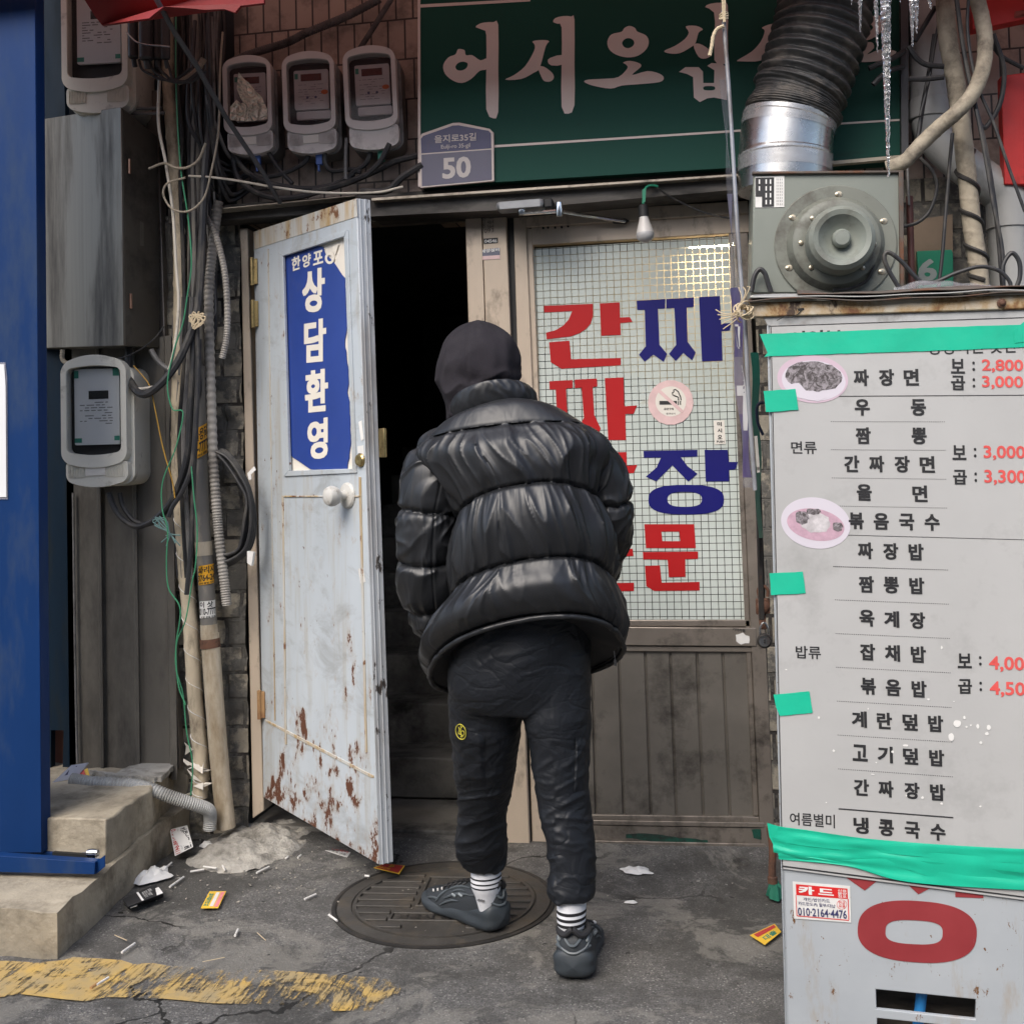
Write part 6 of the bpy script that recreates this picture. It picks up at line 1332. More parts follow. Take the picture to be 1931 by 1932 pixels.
prn(r_, q, None, .72, .05, .95, .95, m_leafpink, nm='pink_bar'); prn(r_, q, '급전대출', .08, .1, .35, .9, m_teal_sticker); prn(r_, q, None, .45, .08, .66, .92, m_leaflet if False else m_creamst, nm='pale_bar')
r_, q = flat('leaflet', 'red leaflet with yellow edge on the manhole rim under the door corner', 'leaflet', [(605,728),(722,738),(690,785),(548,750)], m_leaflet, conv_=cP, h=.016)
prn(r_, q, None, .05, .06, .95, .94, m_leafred, nm='red_field'); prn(r_, q, '010-2158', .08, .6, .55, .85, m_leaflet, d=.0014); prn(r_, q, '일수', .4, .15, .6, .5, m_leaflet, d=.0014, bold=.04)
r_, q = flat('leaflet', 'grey white leaflet lying face up left of the open door corner', 'leaflet', [(330,613),(440,640),(400,692),(278,655)], m_whitest, conv_=cP)
prn(r_, q, '010-8588-3010', .08, .1, .92, .4, m_ink); prn(r_, q, '급전 단기', .1, .48, .9, .68, m_leafred); prn(r_, q, '무담보 대출', .1, .74, .9, .92, m_greyink)
r_, q = flat('leaflet', 'yellow leaflet half hidden behind the menu stand foot', 'leaflet', [(722,895),(830,845),(860,880),(788,937)], m_leaflet, conv_=cQ)
prn(r_, q, None, .1, .08, .95, .38, m_leafred, nm='red_bar'); prn(r_, q, '대출', .2, .5, .8, .88, m_teal_sticker)
c4 = L(cO, [(1185,625),(1228,612),(1268,745),(1225,760)])
lf = thing('leaflet', 'white and red loan leaflet leaning against the step beside the pipe foot', 'leaflet', G(345, 1625))
Q4 = [F(*p, d) for p, d in zip(L(cO, [(1118,640),(1232,612),(1272,755),(1152,815)]), (.22,.20,.30,.32))]
mb = MB(); mb.prism3([Q4], Vector((0, .002, 0))); part('card', mb, m_whitest, lf)
def card_txt(s_, u0, v0, u1, v1, mat, b=.02):
    m = MB(); vs, fs = text_geo(s_, b); n_ = Vector((0, -.0015, .0008))
    def P_(u, v): return Q4[0].lerp(Q4[1], u).lerp(Q4[3].lerp(Q4[2], u), v)+n_
    m.add([P_(u1-(u1-u0)*y, v0+(v1-v0)*x) for x, y in vs], fs); part('print', m, mat, lf)
card_txt('사업자금지원', .55, .04, .95, .96, m_ink, .03); card_txt('010-2198-6411', .06, .03, .34, .97, m_leafred, .02); card_txt('신속 당일 상담 가능', .40, .05, .5, .9, m_greyink, 0)
r_ = thing('magazine_scrap', 'crumpled glossy flyer with blue and yellow print behind the blue gate on the step', 'flyer', G(140, 1450, .29))
Q5 = [G(x, y, z) for (x, y), z in zip(L(cO, [(345,330),(470,215),(582,198),(500,300)]), (.275,.33,.33,.28))]
mb = MB(); mb.prism3([Q5], Vector((0, .004, -.003))); part('sheet', mb, M('pale blue flyer', (.60,.62,.72), .35, bump=0), r_)
mb = MB(); mb.prism3([[Q5[0].lerp(Q5[1], u).lerp(Q5[3].lerp(Q5[2], u), v)+Vector((0,-.001,.002)) for u, v in ((.3,.3),(.8,.2),(.85,.5),(.35,.6))]], None); part('dark_print', mb, m_plateblue, r_)
Q6 = [G(x, y, z) for (x, y), z in zip(L(cO, [(470,300),(575,235),(595,300),(560,305)]), (.278,.31,.28,.278))]
mb = MB(); mb.prism3([Q6], Vector((0, .003, -.002))); part('yellow_corner', mb, m_leaflet, r_)
mb = MB(); mb.prism3([[Q6[0].lerp(Q6[1], .2)+Vector((0,-.001,.002)), Q6[0].lerp(Q6[1], .8)+Vector((0,-.001,.002)), Q6[3].lerp(Q6[2], .4)+Vector((0,-.001,.002))]], None); part('red_print', mb, m_leafred, r_)
# cigarette box
cb_ = thing('cigarette_box', 'crushed black cigarette box lying open in front of the steps', 'cigarette box', G(270, 1700))
def gq(pts, z): return [G(*cO(x, y), z) for x, y in pts]
b0_, t0_ = gq([(845,1165),(1080,1085),(1030,1000),(810,1110)], .004), gq([(840,1150),(1075,1060),(1025,995),(808,1100)], .028)
mb = MB(); mb.hexa(b0_+t0_); part('box', mb, m_ink, cb_, .002)
def on_top(u, v): return t0_[0].lerp(t0_[1], u).lerp(t0_[3].lerp(t0_[2], u), v)+Vector((0,0,.001))
mb = MB(); mb.add([on_top(.40,.02), on_top(.46,.02), on_top(.46,.98), on_top(.40,.98)], [[0,1,2,3]]); mb.add([on_top(.82,.0), on_top(1,.0), on_top(1,.6), on_top(.9,.6)], [[0,1,2,3]]); vs, fs = text_geo('흡연은 중독\n건강 위험', .0); mb.add([on_top(.52+.28*x, .2+.6*y) for x, y in vs], fs); part('box_print', mb, m_inkw, cb_)
mb = MB(); mb.hexa(gq([(860,1160),(905,1145),(905,1130),(860,1146)], .012)+gq([(858,1158),(903,1143),(903,1128),(858,1144)], .02)); part('torn_flap', mb, m_creamst, cb_)
def crumple(name, label, c, rx, ry, h, seed, mat=m_tissue, cat='tissue', rot=0):
    m = MB()
    def fn(u, v):
        a = u*2*math.pi; k = 1+.45*noise.noise(Vector((math.cos(a)*1.7+seed, math.sin(a)*1.7, v*2))); x, y = rx*v*k*math.cos(a), ry*v*k*math.sin(a)
        z = max(0, h*(1-v*v)*(1+.9*noise.noise(Vector((x*60+seed, y*60, 2)))))
        return Vector((c.x+x*math.cos(rot)-y*math.sin(rot), c.y+x*math.sin(rot)+y*math.cos(rot), z+.004))
    m.grid(fn, 30, 10, closed=True); return solo(name, m, mat, label, cat)
crumple('tissue', 'white crumpled tissue behind the crushed black cigarette box', G(*cO(1005, 965)), .045, .075, .03, 3, rot=-.5)
crumple('tissue', 'flattened white tissue on the dark ground in front of the glazed door', G(1200, 1646), .055, .032, .012, 8)
crumple('tissue', 'tiny twist of white paper on the dark ground before the glazed door', G(1190, 1706), .02, .006, .008, 5)
crumple('rag', 'dark green crumpled rag at the foot of the menu stand', G(1461, 1690), .03, .05, .04, 2, M('green rag', (.01,.13,.08), .8), 'rag')
crumple('tissue', 'grey white scrap wedged beside the pipe foot on the cement', G(*cO(1360, 668), .05), .03, .02, .015, 4)
BL_ = 'cigarette butt on the ground near the steps and the door foot'
for x0, y0, x1, y1, z in ((1118,1018,1210,952,.005),(1253,918,1345,903,.006),(1340,884,1428,895,.01),(1095,890,1130,858,.006),(802,1450,888,1390,.004),(1690,925,1772,885,.006),(1548,1340,1568,1298,.004),(1465,875,1480,905,.01),(1880,830,1895,825,.006),(635,1665,715,1615,.009),(1065,955,1085,925,.006)):
    mb = MB(); a, b = G(*cO(x0, y0), z), G(*cO(x1, y1), z); mb.tube([a, b], .0035, 8); r_ = solo('cigarette_butt', mb, m_butt, BL_, 'cigarette butt', 'cigarette butts on the ground')
for x0, y0, x1, y1, z in ((168,605,188,560,.006),(165,925,228,897,.006),(300,1012,345,1045,.006),(62,700,75,688,.005),(128,695,145,680,.005),(500,795,525,798,.018)):
    mb = MB(); a, b = G(*cP(x0, y0), z), G(*cP(x1, y1), z); mb.tube([a, b], .0035, 8); solo('cigarette_butt', mb, m_butt, BL_, 'cigarette butt', 'cigarette butts on the ground')
mb = MB(); mb.tube([G(*cO(598, 1685), .008), G(*cO(640, 1655), .010)], .0044, 8); solo('filter_stub', mb, m_filter, 'brown cigarette filter stub on the worn yellow line', 'filter stub')
for x0, y0, x1, y1 in ((1335,1512,1480,1482),(755,1335,835,1370),(1695,1320,1750,1370)):
    mb = MB(); mb.tube([G(*cO(x0, y0), .006), G(*cO(x1, y1), .006)], .0014, 5); solo('wooden_splinter', mb, m_rope, 'thin pale wooden splinter lying on the asphalt', 'splinter', 'splinters on the asphalt')
mb = MB(); rnd = random.Random(21)
for k in range(420):
    if k < 230: p = Vector((rnd.gauss(-1.55, .28), rnd.gauss(-.42, .16), 0))
    else: p = Vector((rnd.uniform(-2, .2), rnd.uniform(-2.0, -.15), 0))
    if p.x < -1.85: continue
    p.z = gz(p.x, p.y)+.003; s_ = rnd.uniform(.0015, .006) if k < 230 else rnd.uniform(.001, .004)
    q = [p+Vector((rnd.uniform(-s_, s_), rnd.uniform(-s_, s_), rnd.uniform(0, s_))) for _ in range(6)]
    mb.add(q, [[0,1,2],[0,2,3],[0,3,4],[1,2,5],[2,3,5],[3,4,5],[0,1,4],[1,4,5]])
solo('grit', mb, M('pale grit', (.36,.33,.28), .8, var=.4, vs=30, bump=0), 'scattered pale grit and crumbs over the ground by the steps', 'grit', kind='stuff')
# ---------------------------------------------------------------- person seen from behind
pe = thing('person', 'person in black puffer jacket, hood and cargo trousers peering into the open doorway', 'person', Vector((-.5, -.95, 0)))
PDp = .97
def X(x, y, d=PDp): return F(x, y, d)
def fol(v, k, a=.6, o=4): return noise.fractal(Vector(v)*k, a, 2, o)
def catm(tab, t):
    """smooth interpolation in a table of (key, values...) rows"""
    ks = [r[0] for r in tab]; n = len(tab)
    i = max(0, min(n-2, next((j-1 for j in range(1, n) if ks[j] >= t), n-2)))
    u = (t-ks[i])/(ks[i+1]-ks[i]); a, b, c, d = [Vector(tab[max(0, min(n-1, i+j))][1:]) if False else tab[max(0, min(n-1, i+j))][1:] for j in (-1, 0, 1, 2)]
    return [.5*((2*q) + (r-p)*u + (2*p-5*q+4*r-s)*u*u + (3*q-p-3*r+s)*u**3) for p, q, r, s in zip(a, b, c, d)]
# body: one continuous skin under the clothes
bm = bmesh.new(); sk_ = []
def jv(p, r): v = bm.verts.new(p); sk_.append(r); return v
pelv = jv(X(985, 1225), .095); sp1 = jv(X(1000, 1080), .11); sp2 = jv(X(990, 930), .12); nk = jv(X(930, 790, PDp-.05), .062); hd = jv(X(908, 720, PDp-.07), .085); ht = jv(X(906, 655, PDp-.08), .085)
for a, b in ((pelv, sp1), (sp1, sp2), (sp2, nk), (nk, hd), (hd, ht)): bm.edges.new((a, b))
def chain(root_, pts):
    p = root_
    for q, r in pts: v = jv(q, r); bm.edges.new((p, v)); p = v
chain(sp2, [(X(850, 860), .07), (X(806, 1010, PDp-.02), .045), (X(822, 1150, PDp-.12), .034), (X(850, 1195, PDp-.16), .028)])
chain(sp2, [(X(1090, 845), .07), (X(1146, 985, PDp-.10), .045), (X(1120, 1080, PDp-.25), .034), (X(1095, 1120, PDp-.27), .028)])
chain(pelv, [(X(925, 1310), .07), (X(912, 1480, .88), .055), (X(915, 1640, .80), .030), (X(917, 1690, .80), .022), (X(908, 1708, .78), .016)])
chain(pelv, [(X(1045, 1310), .07), (X(1062, 1480, .98), .055), (X(1078, 1700, 1.04), .030), (X(1078, 1770, 1.04), .030), (X(1080, 1775, .95), .022)])
me = bpy.data.meshes.new('body'); bm.to_mesh(me); bm.free(); tmp = bpy.data.objects.new('body', me); COL.objects.link(tmp)
md = tmp.modifiers.new('skin', 'SKIN'); 
for i, r in enumerate(sk_): me.skin_vertices[0].data[i].radius = (r, r)
me.skin_vertices[0].data[0].use_root = True
md = tmp.modifiers.new('sub', 'SUBSURF'); md.levels = 2; md.render_levels = 2
me2 = bpy.data.meshes.new_from_object(tmp.evaluated_get(bpy.context.evaluated_depsgraph_get())); bpy.data.objects.remove(tmp)
hc = X(904, 690, PDp-.08); fd_ = Vector((-.25, 1, -.18)).normalized()
mb = MB(); mb.v = [Vector(v.co) for v in me2.vertices]; mb.f = [list(p.vertices) for p in me2.polygons]; mb.m = [0]*len(mb.f)
side = fd_.cross(Vector((0, 0, 1))).normalized(); upv = side.cross(fd_)
for v in mb.v:                                                       # nose, brow, eye hollows, mouth on the far side of the head
    d = v-hc
    if d.length < .16 and d.dot(fd_) > 0:
        a, b = d.dot(side), d.dot(upv); k = d.dot(fd_)/.1
        v += fd_*(k*(.024*math.exp(-(a/.014)**2-((b+.008)/.022)**2) - .010*(math.exp(-((a-.03)/.014)**2-((b-.02)/.012)**2)+math.exp(-((a+.03)/.014)**2-((b-.02)/.012)**2)) + .007*math.exp(-(a/.024)**2-((b+.045)/.008)**2)))
part('body', mb, m_skin, pe)
# hood
HT = [ # t, photo x of left, right, y of ring centre, depth radius, drop of the near side
 (0, 897, 912, 605, .014, 0), (.10, 868, 940, 616, .056, 0), (.25, 842, 966, 642, .095, 0), (.42, 828, 981, 682, .122, .0), (.56, 828,981, 710, .126, -.005), (.70, 836,979, 736, .118, -.012), (.85, 845,980, 764, .108, -.02), (1.0, 857,980, 800, .096, -.02)]
mb = MB()
def gs(x, c, w): return math.exp(-((x-c)/w)**2)
def hood(u, v):
    l, r, y, b, dr_ = catm(HT, v); a = u*2*math.pi
    lp, rp = X(l, y+(r-l)*.10*v, PDp-.06), X(r, y-(r-l)*.10*v, PDp-.06); c = (lp+rp)/2; ux = (rp-lp)/2
    p = c + ux*math.cos(a) + Vector((0, -1, 0))*(b*math.sin(a)) + Vector((0, 0, 1))*(dr_*math.sin(a))
    n_ = (ux.normalized()*math.cos(a)+Vector((0, -1, 0))*math.sin(a))
    w = max(0, min(1, (v-.30)/.3)); ca = math.cos(a)
    kr = .5+.5*ca; d = (-.008*gs(v, .60+.13*ca, .05) + .006*gs(v, .50+.12*ca, .07) - .010*gs(v, .82+.06*ca, .05) + .008*gs(v, .73+.08*ca, .05))*w*kr + .008*w*math.sin(a*7+v*5)*(1-kr*.6)*max(0, v-.45)*2
    d += .010*fol((ca*1.2, math.sin(a)*1.2, v*1.6), 1.5, .6, 2) + .007*w*(max(0, 1-2.2*abs(noise.noise(Vector((ca*1.5-v*1.5, math.sin(a)*1.5, v*3.4+ca*1.8+5)))))**2-.3)
    d -= .004*gs(a, 1.78-.25*v, .022)*(v < .8)
    return p + n_*d
mb.grid(hood, 140, 100, closed=True); part('hood', mb, m_hood, pe, ang=80)
# jacket torso
TT = [(0, 872,800, 1000,764, .092, .034), (.07, 836,812, 1056,776, .124, .034), (.16, 806,846, 1120,816, .163, .022), (.26, 806,892, 1134,862, .178, .055), (.36, 850,950, 1124,905, .192, .075), (.45, 870,994, 1128,950, .200, .090), (.57, 868,1064, 1142,1022, .220, .098), (.70, 864,1142, 1152,1092, .214, .109), (.82, 826,1206, 1164,1146, .236, .124), (.93, 808,1258, 1174,1194, .226, .146), (1.0, 824,1288, 1172,1220, .208, .156)]
SEAMS = (.135, .45, .70, .985)
def panel(v):
    e = [0]+list(SEAMS)+[1.03]
    for i in range(len(e)-1):
        if e[i] <= v <= e[i+1]: return i, (v-e[i])/(e[i+1]-e[i]), e[i+1]-e[i]
    return len(e)-2, 1, .03
def fold(a, v, seed, freq):
    q = noise.noise(Vector((a*freq+.5*noise.noise(Vector((a*2, v*3, seed))), v*1.5, seed))); return (1-abs(q)*2.0)
def torso(u, v):
    lx, ly, rx, ry, b, lift = catm(TT, v); a = u*2*math.pi; lp, rp = X(lx, ly), X(rx, ry); c = (lp+rp)/2; ux = (rp-lp)/2
    ca, sa = math.cos(a), math.sin(a); e = 2/2.25; cx_ = math.copysign(abs(ca)**e, ca); sx_ = math.copysign(abs(sa)**e, sa)
    p = c + ux*cx_ + Vector((0, -1, 0))*(b*sx_) + Vector((0, 0, 1))*(lift*(sx_ if sa > 0 else sx_*.6))
    n_ = (ux.normalized()*ca*.9 + Vector((0, -1, 0))*sa); n_.normalize()
    i, s_, h = panel(v); sv = min(s_, 1-s_)*h                        # distance to the nearest seam
    puff = (1-abs(2*s_-1)**2.6)
    amp = (.003, .019, .020, .020, .008)[min(4, i)]
    d = amp*puff - (.003 if i == 0 else .0095)*math.exp(-(sv/.0075)**2) + (0 if i == 0 else .0035)*math.exp(-sv/.022)*(max(0, fold(a, v*3, 31.+i, 15))-.4)
    near = math.exp(-sv/.11); mid = puff
    sl = v*1.2 if ca > -.2 else -v*.9                               # folds fan out sideways from the spine
    fo = fold(a+sl*.35, v, 3.1+i, 3.1); fo2 = fold(a+sl*.6, v*2, 7.7+i, 6.2); fo3 = fold(a+sl*.5, v*1.2, 12.+i, 2.3)
    k = (0, 1, 1.15, .8, .3)[min(4, i)]
    d += k*(.0115*near*(max(0, fo)**2-.35) + .0042*near*(max(0, fo2)**2-.3) + .014*mid*(max(0, fo3)**3-.25) + .004*mid*(max(0, fo2)**3-.2))
    if i == 0: d += .003*(fo3-.5)
    d += .008*fol((p.x, p.y, p.z), 3.6, .7, 2)
    for aa, v0 in ((math.pi*1.0-.62, .76), (.42, .80)):              # upright side seams
        if v > v0: d -= .007*math.exp(-((a-aa)/.016)**2)*min(1, (v-v0)/.03)
    for xx in (math.pi-.50, .42):                                     # armhole seam
        d -= .011*math.exp(-((a-xx)/.06)**2)*math.exp(-((v-.36)/.09)**2)
    return p + n_*d
mb = MB(); NV = 330; mb.grid(torso, 420, NV, closed=True)
jk = part('jacket', mb, m_leather, pe, ang=80)
hem = [torso(i/160, 1.0) for i in range(161)]
mb = MB(); mb.tube([p+Vector((0, 0, -.004)) for p in hem], .0075, 10, False, lambda t, a: 1+.2*noise.noise(Vector((t*60, a, 0)))); part('hem_cord', mb, m_leather, jk, ang=80)
mb = MB(); mb.grid(lambda u, v: torso(u, 1.0)*(1-v)+ (Vector((sum(p.x for p in hem)/161, sum(p.y for p in hem)/161, sum(p.z for p in hem)/161))+Vector((0,0,.10)))*v, 80, 6, closed=True); part('lining', mb, m_ink, jk)
c0 = X(1177, 1228); mb = MB(); mb.tube([X(1098+60, 1228, PDp+.1), X(1160, 1245, PDp+.1)], .0014, 6); mb.tube([X(1160, 1245, PDp+.1), X(1160, 1256, PDp+.1)], .004, 8); part('drawcord', mb, m_ink, jk)
# stand collar
CT = [(0, 864,806, 1010,762, .098, .020), (.5, 858,784, 1004,744, .102, .026), (1.0, 856,764, 994,730, .108, .034)]
def collar(u, v):
    k = v*2; inner = k > 1; k = 2-k if inner else k
    lx, ly, rx, ry, b, lift = catm(CT, k); a = u*2*math.pi; lp, rp = X(lx, ly, PDp-.01), X(rx, ry, PDp-.01); c = (lp+rp)/2; ux = (rp-lp)/2
    n_ = ux.normalized()*math.cos(a)+Vector((0, -1, 0))*math.sin(a); off = -.022 if inner else 0
    bul = .010*(1-abs(2*k-1)**2)*(0 if inner else 1)
    p = c+ux*math.cos(a)+Vector((0, -1, 0))*(b*math.sin(a))+Vector((0, 0, 1))*(lift*math.sin(a)); return p+n_*(off+bul+(0 if inner else .004*fold(a, k, 2.2, 5)))
mb = MB(); mb.grid(collar, 160, 40, closed=True); part('collar', mb, m_leather, jk, ang=80)
# sleeves
def sleeve(keys, seams, seed, vs_ang, lr):
    def fn(u, v):
        x, y, r, dep = catm(keys, v); x2, y2, r2, d2 = catm(keys, min(1, v+.01)); x1, y1, r1, d1 = catm(keys, max(0, v-.01))
        c = X(x, y, dep); t = (X(x2, y2, d2)-X(x1, y1, d1)).normalized(); N = t.cross(Vector((0, -1, 0))).normalized(); B = N.cross(t); 
        if B.y > 0: B = -B
        a = u*2*math.pi; n_ = N*math.cos(a)+B*math.sin(a); rm = mpp(r, dep)
        e = [-.15]+list(seams)+[1.12]; i = next(j for j in range(len(e)-1) if e[j] <= v <= e[j+1]); s_ = (v-e[i])/(e[i+1]-e[i]); h = e[i+1]-e[i]; sv = min(s_, 1-s_)*h
        d = .010*(1-abs(2*s_-1)**2.6) - .008*math.exp(-(sv/.013)**2) + .007*math.exp(-sv/.08)*(max(0, fold(a, v*1.5, seed+i, 2.4))**2-.3) + .008*(max(0, fold(a*.5+v*3, v*3.0, seed+9+i, 1.8))**3-.2)
        d -= .004*math.exp(-((((a-vs_ang+math.pi) % (2*math.pi))-math.pi)/.03)**2)
        d += .005*fol((c.x+n_.x*.08, c.y+n_.y*.08, c.z), 7, .7, 2)
        return c+n_*(rm*(1.0)+d-.006)
    m = MB(); m.grid(fn, 200, 200, closed=True); return part('sleeve', m, m_leather, jk, ang=80)
LS = [(0, 872,850, 42,PDp-.01), (.12, 832,870, 59,PDp), (.3, 814,930, 59,PDp+.015), (.5, 806,1000, 58,PDp+.015), (.68, 805,1070, 57,PDp-.0), (.82, 810,1130, 50,PDp-.03), (.92, 819,1172, 38,PDp-.06), (1.0, 830,1202, 22,PDp-.08)]
RS = [(0, 1062,856, 30,PDp-.03), (.15, 1104,868, 44,PDp-.03), (.35, 1138,908, 45,PDp-.04), (.55, 1148,970, 42,PDp-.06), (.7, 1148,1018, 40,PDp-.11), (.85, 1136,1058, 36,PDp-.18), (1.0, 1114,1100, 30,PDp-.25)]
sleeve(LS, (.13, .40, .645, .84), 20, 2.0, 1); sleeve(RS, (.10, .48, .78), 40, 1.0, -1)
# trousers: waist and both legs fused into one skin, then creased
def legtube(m, keys, n=40, seg=36):
    P_ = []; 
    for i in range(n):
        t = i/(n-1); l, r, y, dep, bk = catm(keys, t); P_.append(((X(l, y, dep)+X(r, y, dep))/2, (X(r, y, dep)-X(l, y, dep)).length*(.5 if n < 20 else .5+.035*min(1, t*2)), bk))
    vs = []
    for c, hw, bk in P_:
        for k in range(seg): a = 2*math.pi*k/seg; vs.append(c+CR*(hw*math.cos(a))+Vector((0, -1, 0))*(hw*bk*math.sin(a)))
    m.add(vs, [[i*seg+k, i*seg+(k+1) % seg, (i+1)*seg+(k+1) % seg, (i+1)*seg+k] for i in range(n-1) for k in range(seg)]+[list(range(seg))[::-1], [(n-1)*seg+k for k in range(seg)]])
raw = MB()
legtube(raw, [(0, 858,1115, 1100, PDp, .72), (.5, 850,1116, 1220, PDp, .74), (.85, 850,1114, 1300, PDp, .66), (1, 862,1104, 1338, PDp, .55)], 14, 48)
legtube(raw, [(0, 852,992, 1230, PDp-.01, .95), (.2, 851,985, 1318, PDp-.01, 1.0), (.27, 852,983, 1350, .95, 1.0), (.38, 855,974, 1400, .94, 1.0), (.56, 863,962, 1480, .90, 1.02), (.70, 868,952, 1540, .86, 1.05), (.83, 864,951, 1590, .83, 1.05), (.93, 869,950, 1620, .81, 1.02), (1, 880,950, 1640, .80, 1.04)])
legtube(raw, [(0, 980,1116, 1230, PDp, .95), (.2, 986,1111, 1318, PDp, 1.0), (.27, 990,1111, 1352, .98, 1.0), (.36, 1002,1109, 1400, .985, 1.0), (.52, 1013,1107, 1480, .99, 1.02), (.66, 1024,1114, 1545, 1.0, 1.02), (.78, 1034,1120, 1600, 1.01, 1.02), (.90, 1038,1118, 1652, 1.03, 1.0), (.96, 1036,1121, 1680, 1.035, 1.0), (1, 1040,1117, 1697, 1.04, 1.0)])
me = bpy.data.meshes.new('trousers'); me.from_pydata(raw.v, [], raw.f); tmp = bpy.data.objects.new('trousers', me); COL.objects.link(tmp)
md = tmp.modifiers.new('fuse', 'REMESH'); md.mode = 'VOXEL'; md.voxel_size = .0046
md = tmp.modifiers.new('soft', 'SMOOTH'); md.factor = .6; md.iterations = 22
me2 = bpy.data.meshes.new_from_object(tmp.evaluated_get(bpy.context.evaluated_depsgraph_get())); bpy.data.objects.remove(tmp)
mb = MB(); ns = [Vector(v.normal) for v in me2.vertices]; mb.f = [list(p.vertices) for p in me2.polygons]; mb.m = [0]*len(mb.f)
for v, n_ in zip(me2.vertices, ns):
    p = Vector(v.co); w1 = noise.noise(p*6); q = Vector((p.x*6+p.z*9*(1 if p.x > -.42 else -1)+w1, p.y*7, p.z*11+w1*1.2))
    f1 = 1-2*abs(noise.noise(q)); q2 = Vector((p.x*13-p.z*12, p.y*13, p.z*22+3+w1*2)); f2 = 1-2*abs(noise.noise(q2))
    q3 = Vector((p.x*26+p.z*22, p.y*22, p.z*44+9)); f3 = 1-2*abs(noise.noise(q3)); low = min(1, max(.35, (1.05-p.z)/.75)); d = low*(.0065*(max(0, f1)**3-.35) + .0030*(max(0, f2)**4-.25)) + .006*fol(p, 5, .6, 2)
    mb.v.append(p+n_*d)
tr_ = part('trousers', mb, m_pants, pe, ang=80)
from mathutils.bvhtree import BVHTree
TREE = BVHTree.FromPolygons(mb.v, mb.f)
def on_cloth(x, y, off=0.0):
    """point of the trouser cloth seen at this point of the photo, lifted off the cloth"""
    d = ray(x, y).normalized(); h = TREE.ray_cast(CAM, d)
    return (h[0]+h[1].normalized()*off*0 - d*off) if h[0] else X(x, y, .93)
for pts in ([(856,1372),(914,1388),(916,1490),(862,1478)], [(1086,1392),(1108,1390),(1107,1490),(1082,1496)]):          # cargo pockets
    P0 = [Vector((*p, 0)) for p in pts]
    def pk(u, v):
        q = P0[0].lerp(P0[1], u).lerp(P0[3].lerp(P0[2], u), v); return on_cloth(q.x, q.y, .001+.006*min(1, 6*min(u, 1-u))*min(1, 8*min(v, 1-v))+.002*noise.noise(Vector((u*5, v*7, 3))))
    m = MB(); m.grid(pk, 22, 30); part('cargo_pocket', m, m_pants, tr_, ang=80)
    m = MB(); m.grid(lambda u, v: pk(u*1.0, v*.22)+Vector((0, -.004, 0)), 22, 8); part('pocket_flap', m, m_pants, tr_, ang=80)
bx_, by_ = 869, 1381
def bdg(x, y, k=0): return on_cloth(x, y, .012+k)
mb = MB(); mb.prism3([[bdg(*p) for p in ell(bx_, by_, 9.5, 15, 28, 2, -.25)]], Vector((0, .003, 0))); bg_ = part('badge', mb, m_badge, tr_)
mb = MB(); mb.tube([bdg(*p, .001) for p in ell(bx_, by_, 9.3, 14.6, 28, 2, -.25)]+[bdg(*ell(bx_, by_, 9.3, 14.6, 28, 2, -.25)[0], .001)], .0012, 5)
for l in ([(865,1372),(868,1382),(873,1391)], [(872,1371),(866,1378),(865,1384),(870,1386)], [(868,1382),(873,1379),(876,1384),(873,1388),(869,1390)], [(869,1368),(870,1394)]): mb.tube(cr([bdg(*p, .001) for p in l], 10), .0011, 5)
part('badge_stitching', mb, m_badgey, bg_)
# socks
def sock(keys, n=30, stripes=(), lg=1):
    P_ = []
    for i in range(n): t = i/(n-1); l, r, y, dep = catm(keys, t); P_.append(((X(l, y, dep)+X(r, y, dep))/2, (X(r, y, dep)-X(l, y, dep)).length/2))
    def ring(m, i0, i1, k):
        seg = 40; q = P_[i0:i1+1]; vs = []
        for c, hw in q:
            for j in range(seg): a = 2*math.pi*j/seg; vs.append(c+CR*(hw*k*math.cos(a))+Vector((0, -1, 0))*(hw*k*1.08*math.sin(a)))
        m.add(vs, [[i*seg+j, i*seg+(j+1) % seg, (i+1)*seg+(j+1) % seg, (i+1)*seg+j] for i in range(len(q)-1) for j in range(seg)])
    m = MB(); ring(m, 0, n-1, 1); s_ = part('sock', m, m_sock, pe)
    for i0, i1 in stripes: m = MB(); ring(m, i0, i1, 1.015); part('stripe', m, m_sockblack, s_)
    c, hw = P_[int(n*.72)]
    def sp(x, z): 
        a = 1.9+x/hw if lg == 1 else 2.7+x/hw
        return c+CR*(hw*1.02*math.cos(a))+Vector((0, -1, 0))*(hw*1.10*math.sin(a))+Vector((0, 0, z))
    m = MB()
    for ax_, az, sx_, sz_ in ((0,.012,.0035,.0085), (-.007,.008,.0035,.006), (.007,.008,.0035,.006)): m.prism3([[sp(-(ax_+sx_*math.cos(t_)), az+sz_*math.sin(t_)) for t_ in [k*.63 for k in range(10)]]], None)
    vs, fs = text_geo('adidas', .02); m.add([sp(.013-.026*x, -.010+.009*y) for x, y in vs], fs); part('sock_emblem', m, m_sockblack, s_)
sock([(0, 890,944, 1612, .80), (.35, 889,944, 1645, .80), (.55, 889,945, 1668, .80), (.75, 897,940, 1690, .80), (1, 904,934, 1716, .80)], 40, ((15,16),(18,19),(21,22)), 1)
sock([(0, 1054,1104, 1675, 1.04), (.3, 1051,1105, 1702, 1.04), (.6, 1051,1104, 1738, 1.045), (.8, 1058,1098, 1764, 1.045), (1, 1062,1094, 1795, 1.05)], 44, ((17,19),(21,23),(25,27)), 2)
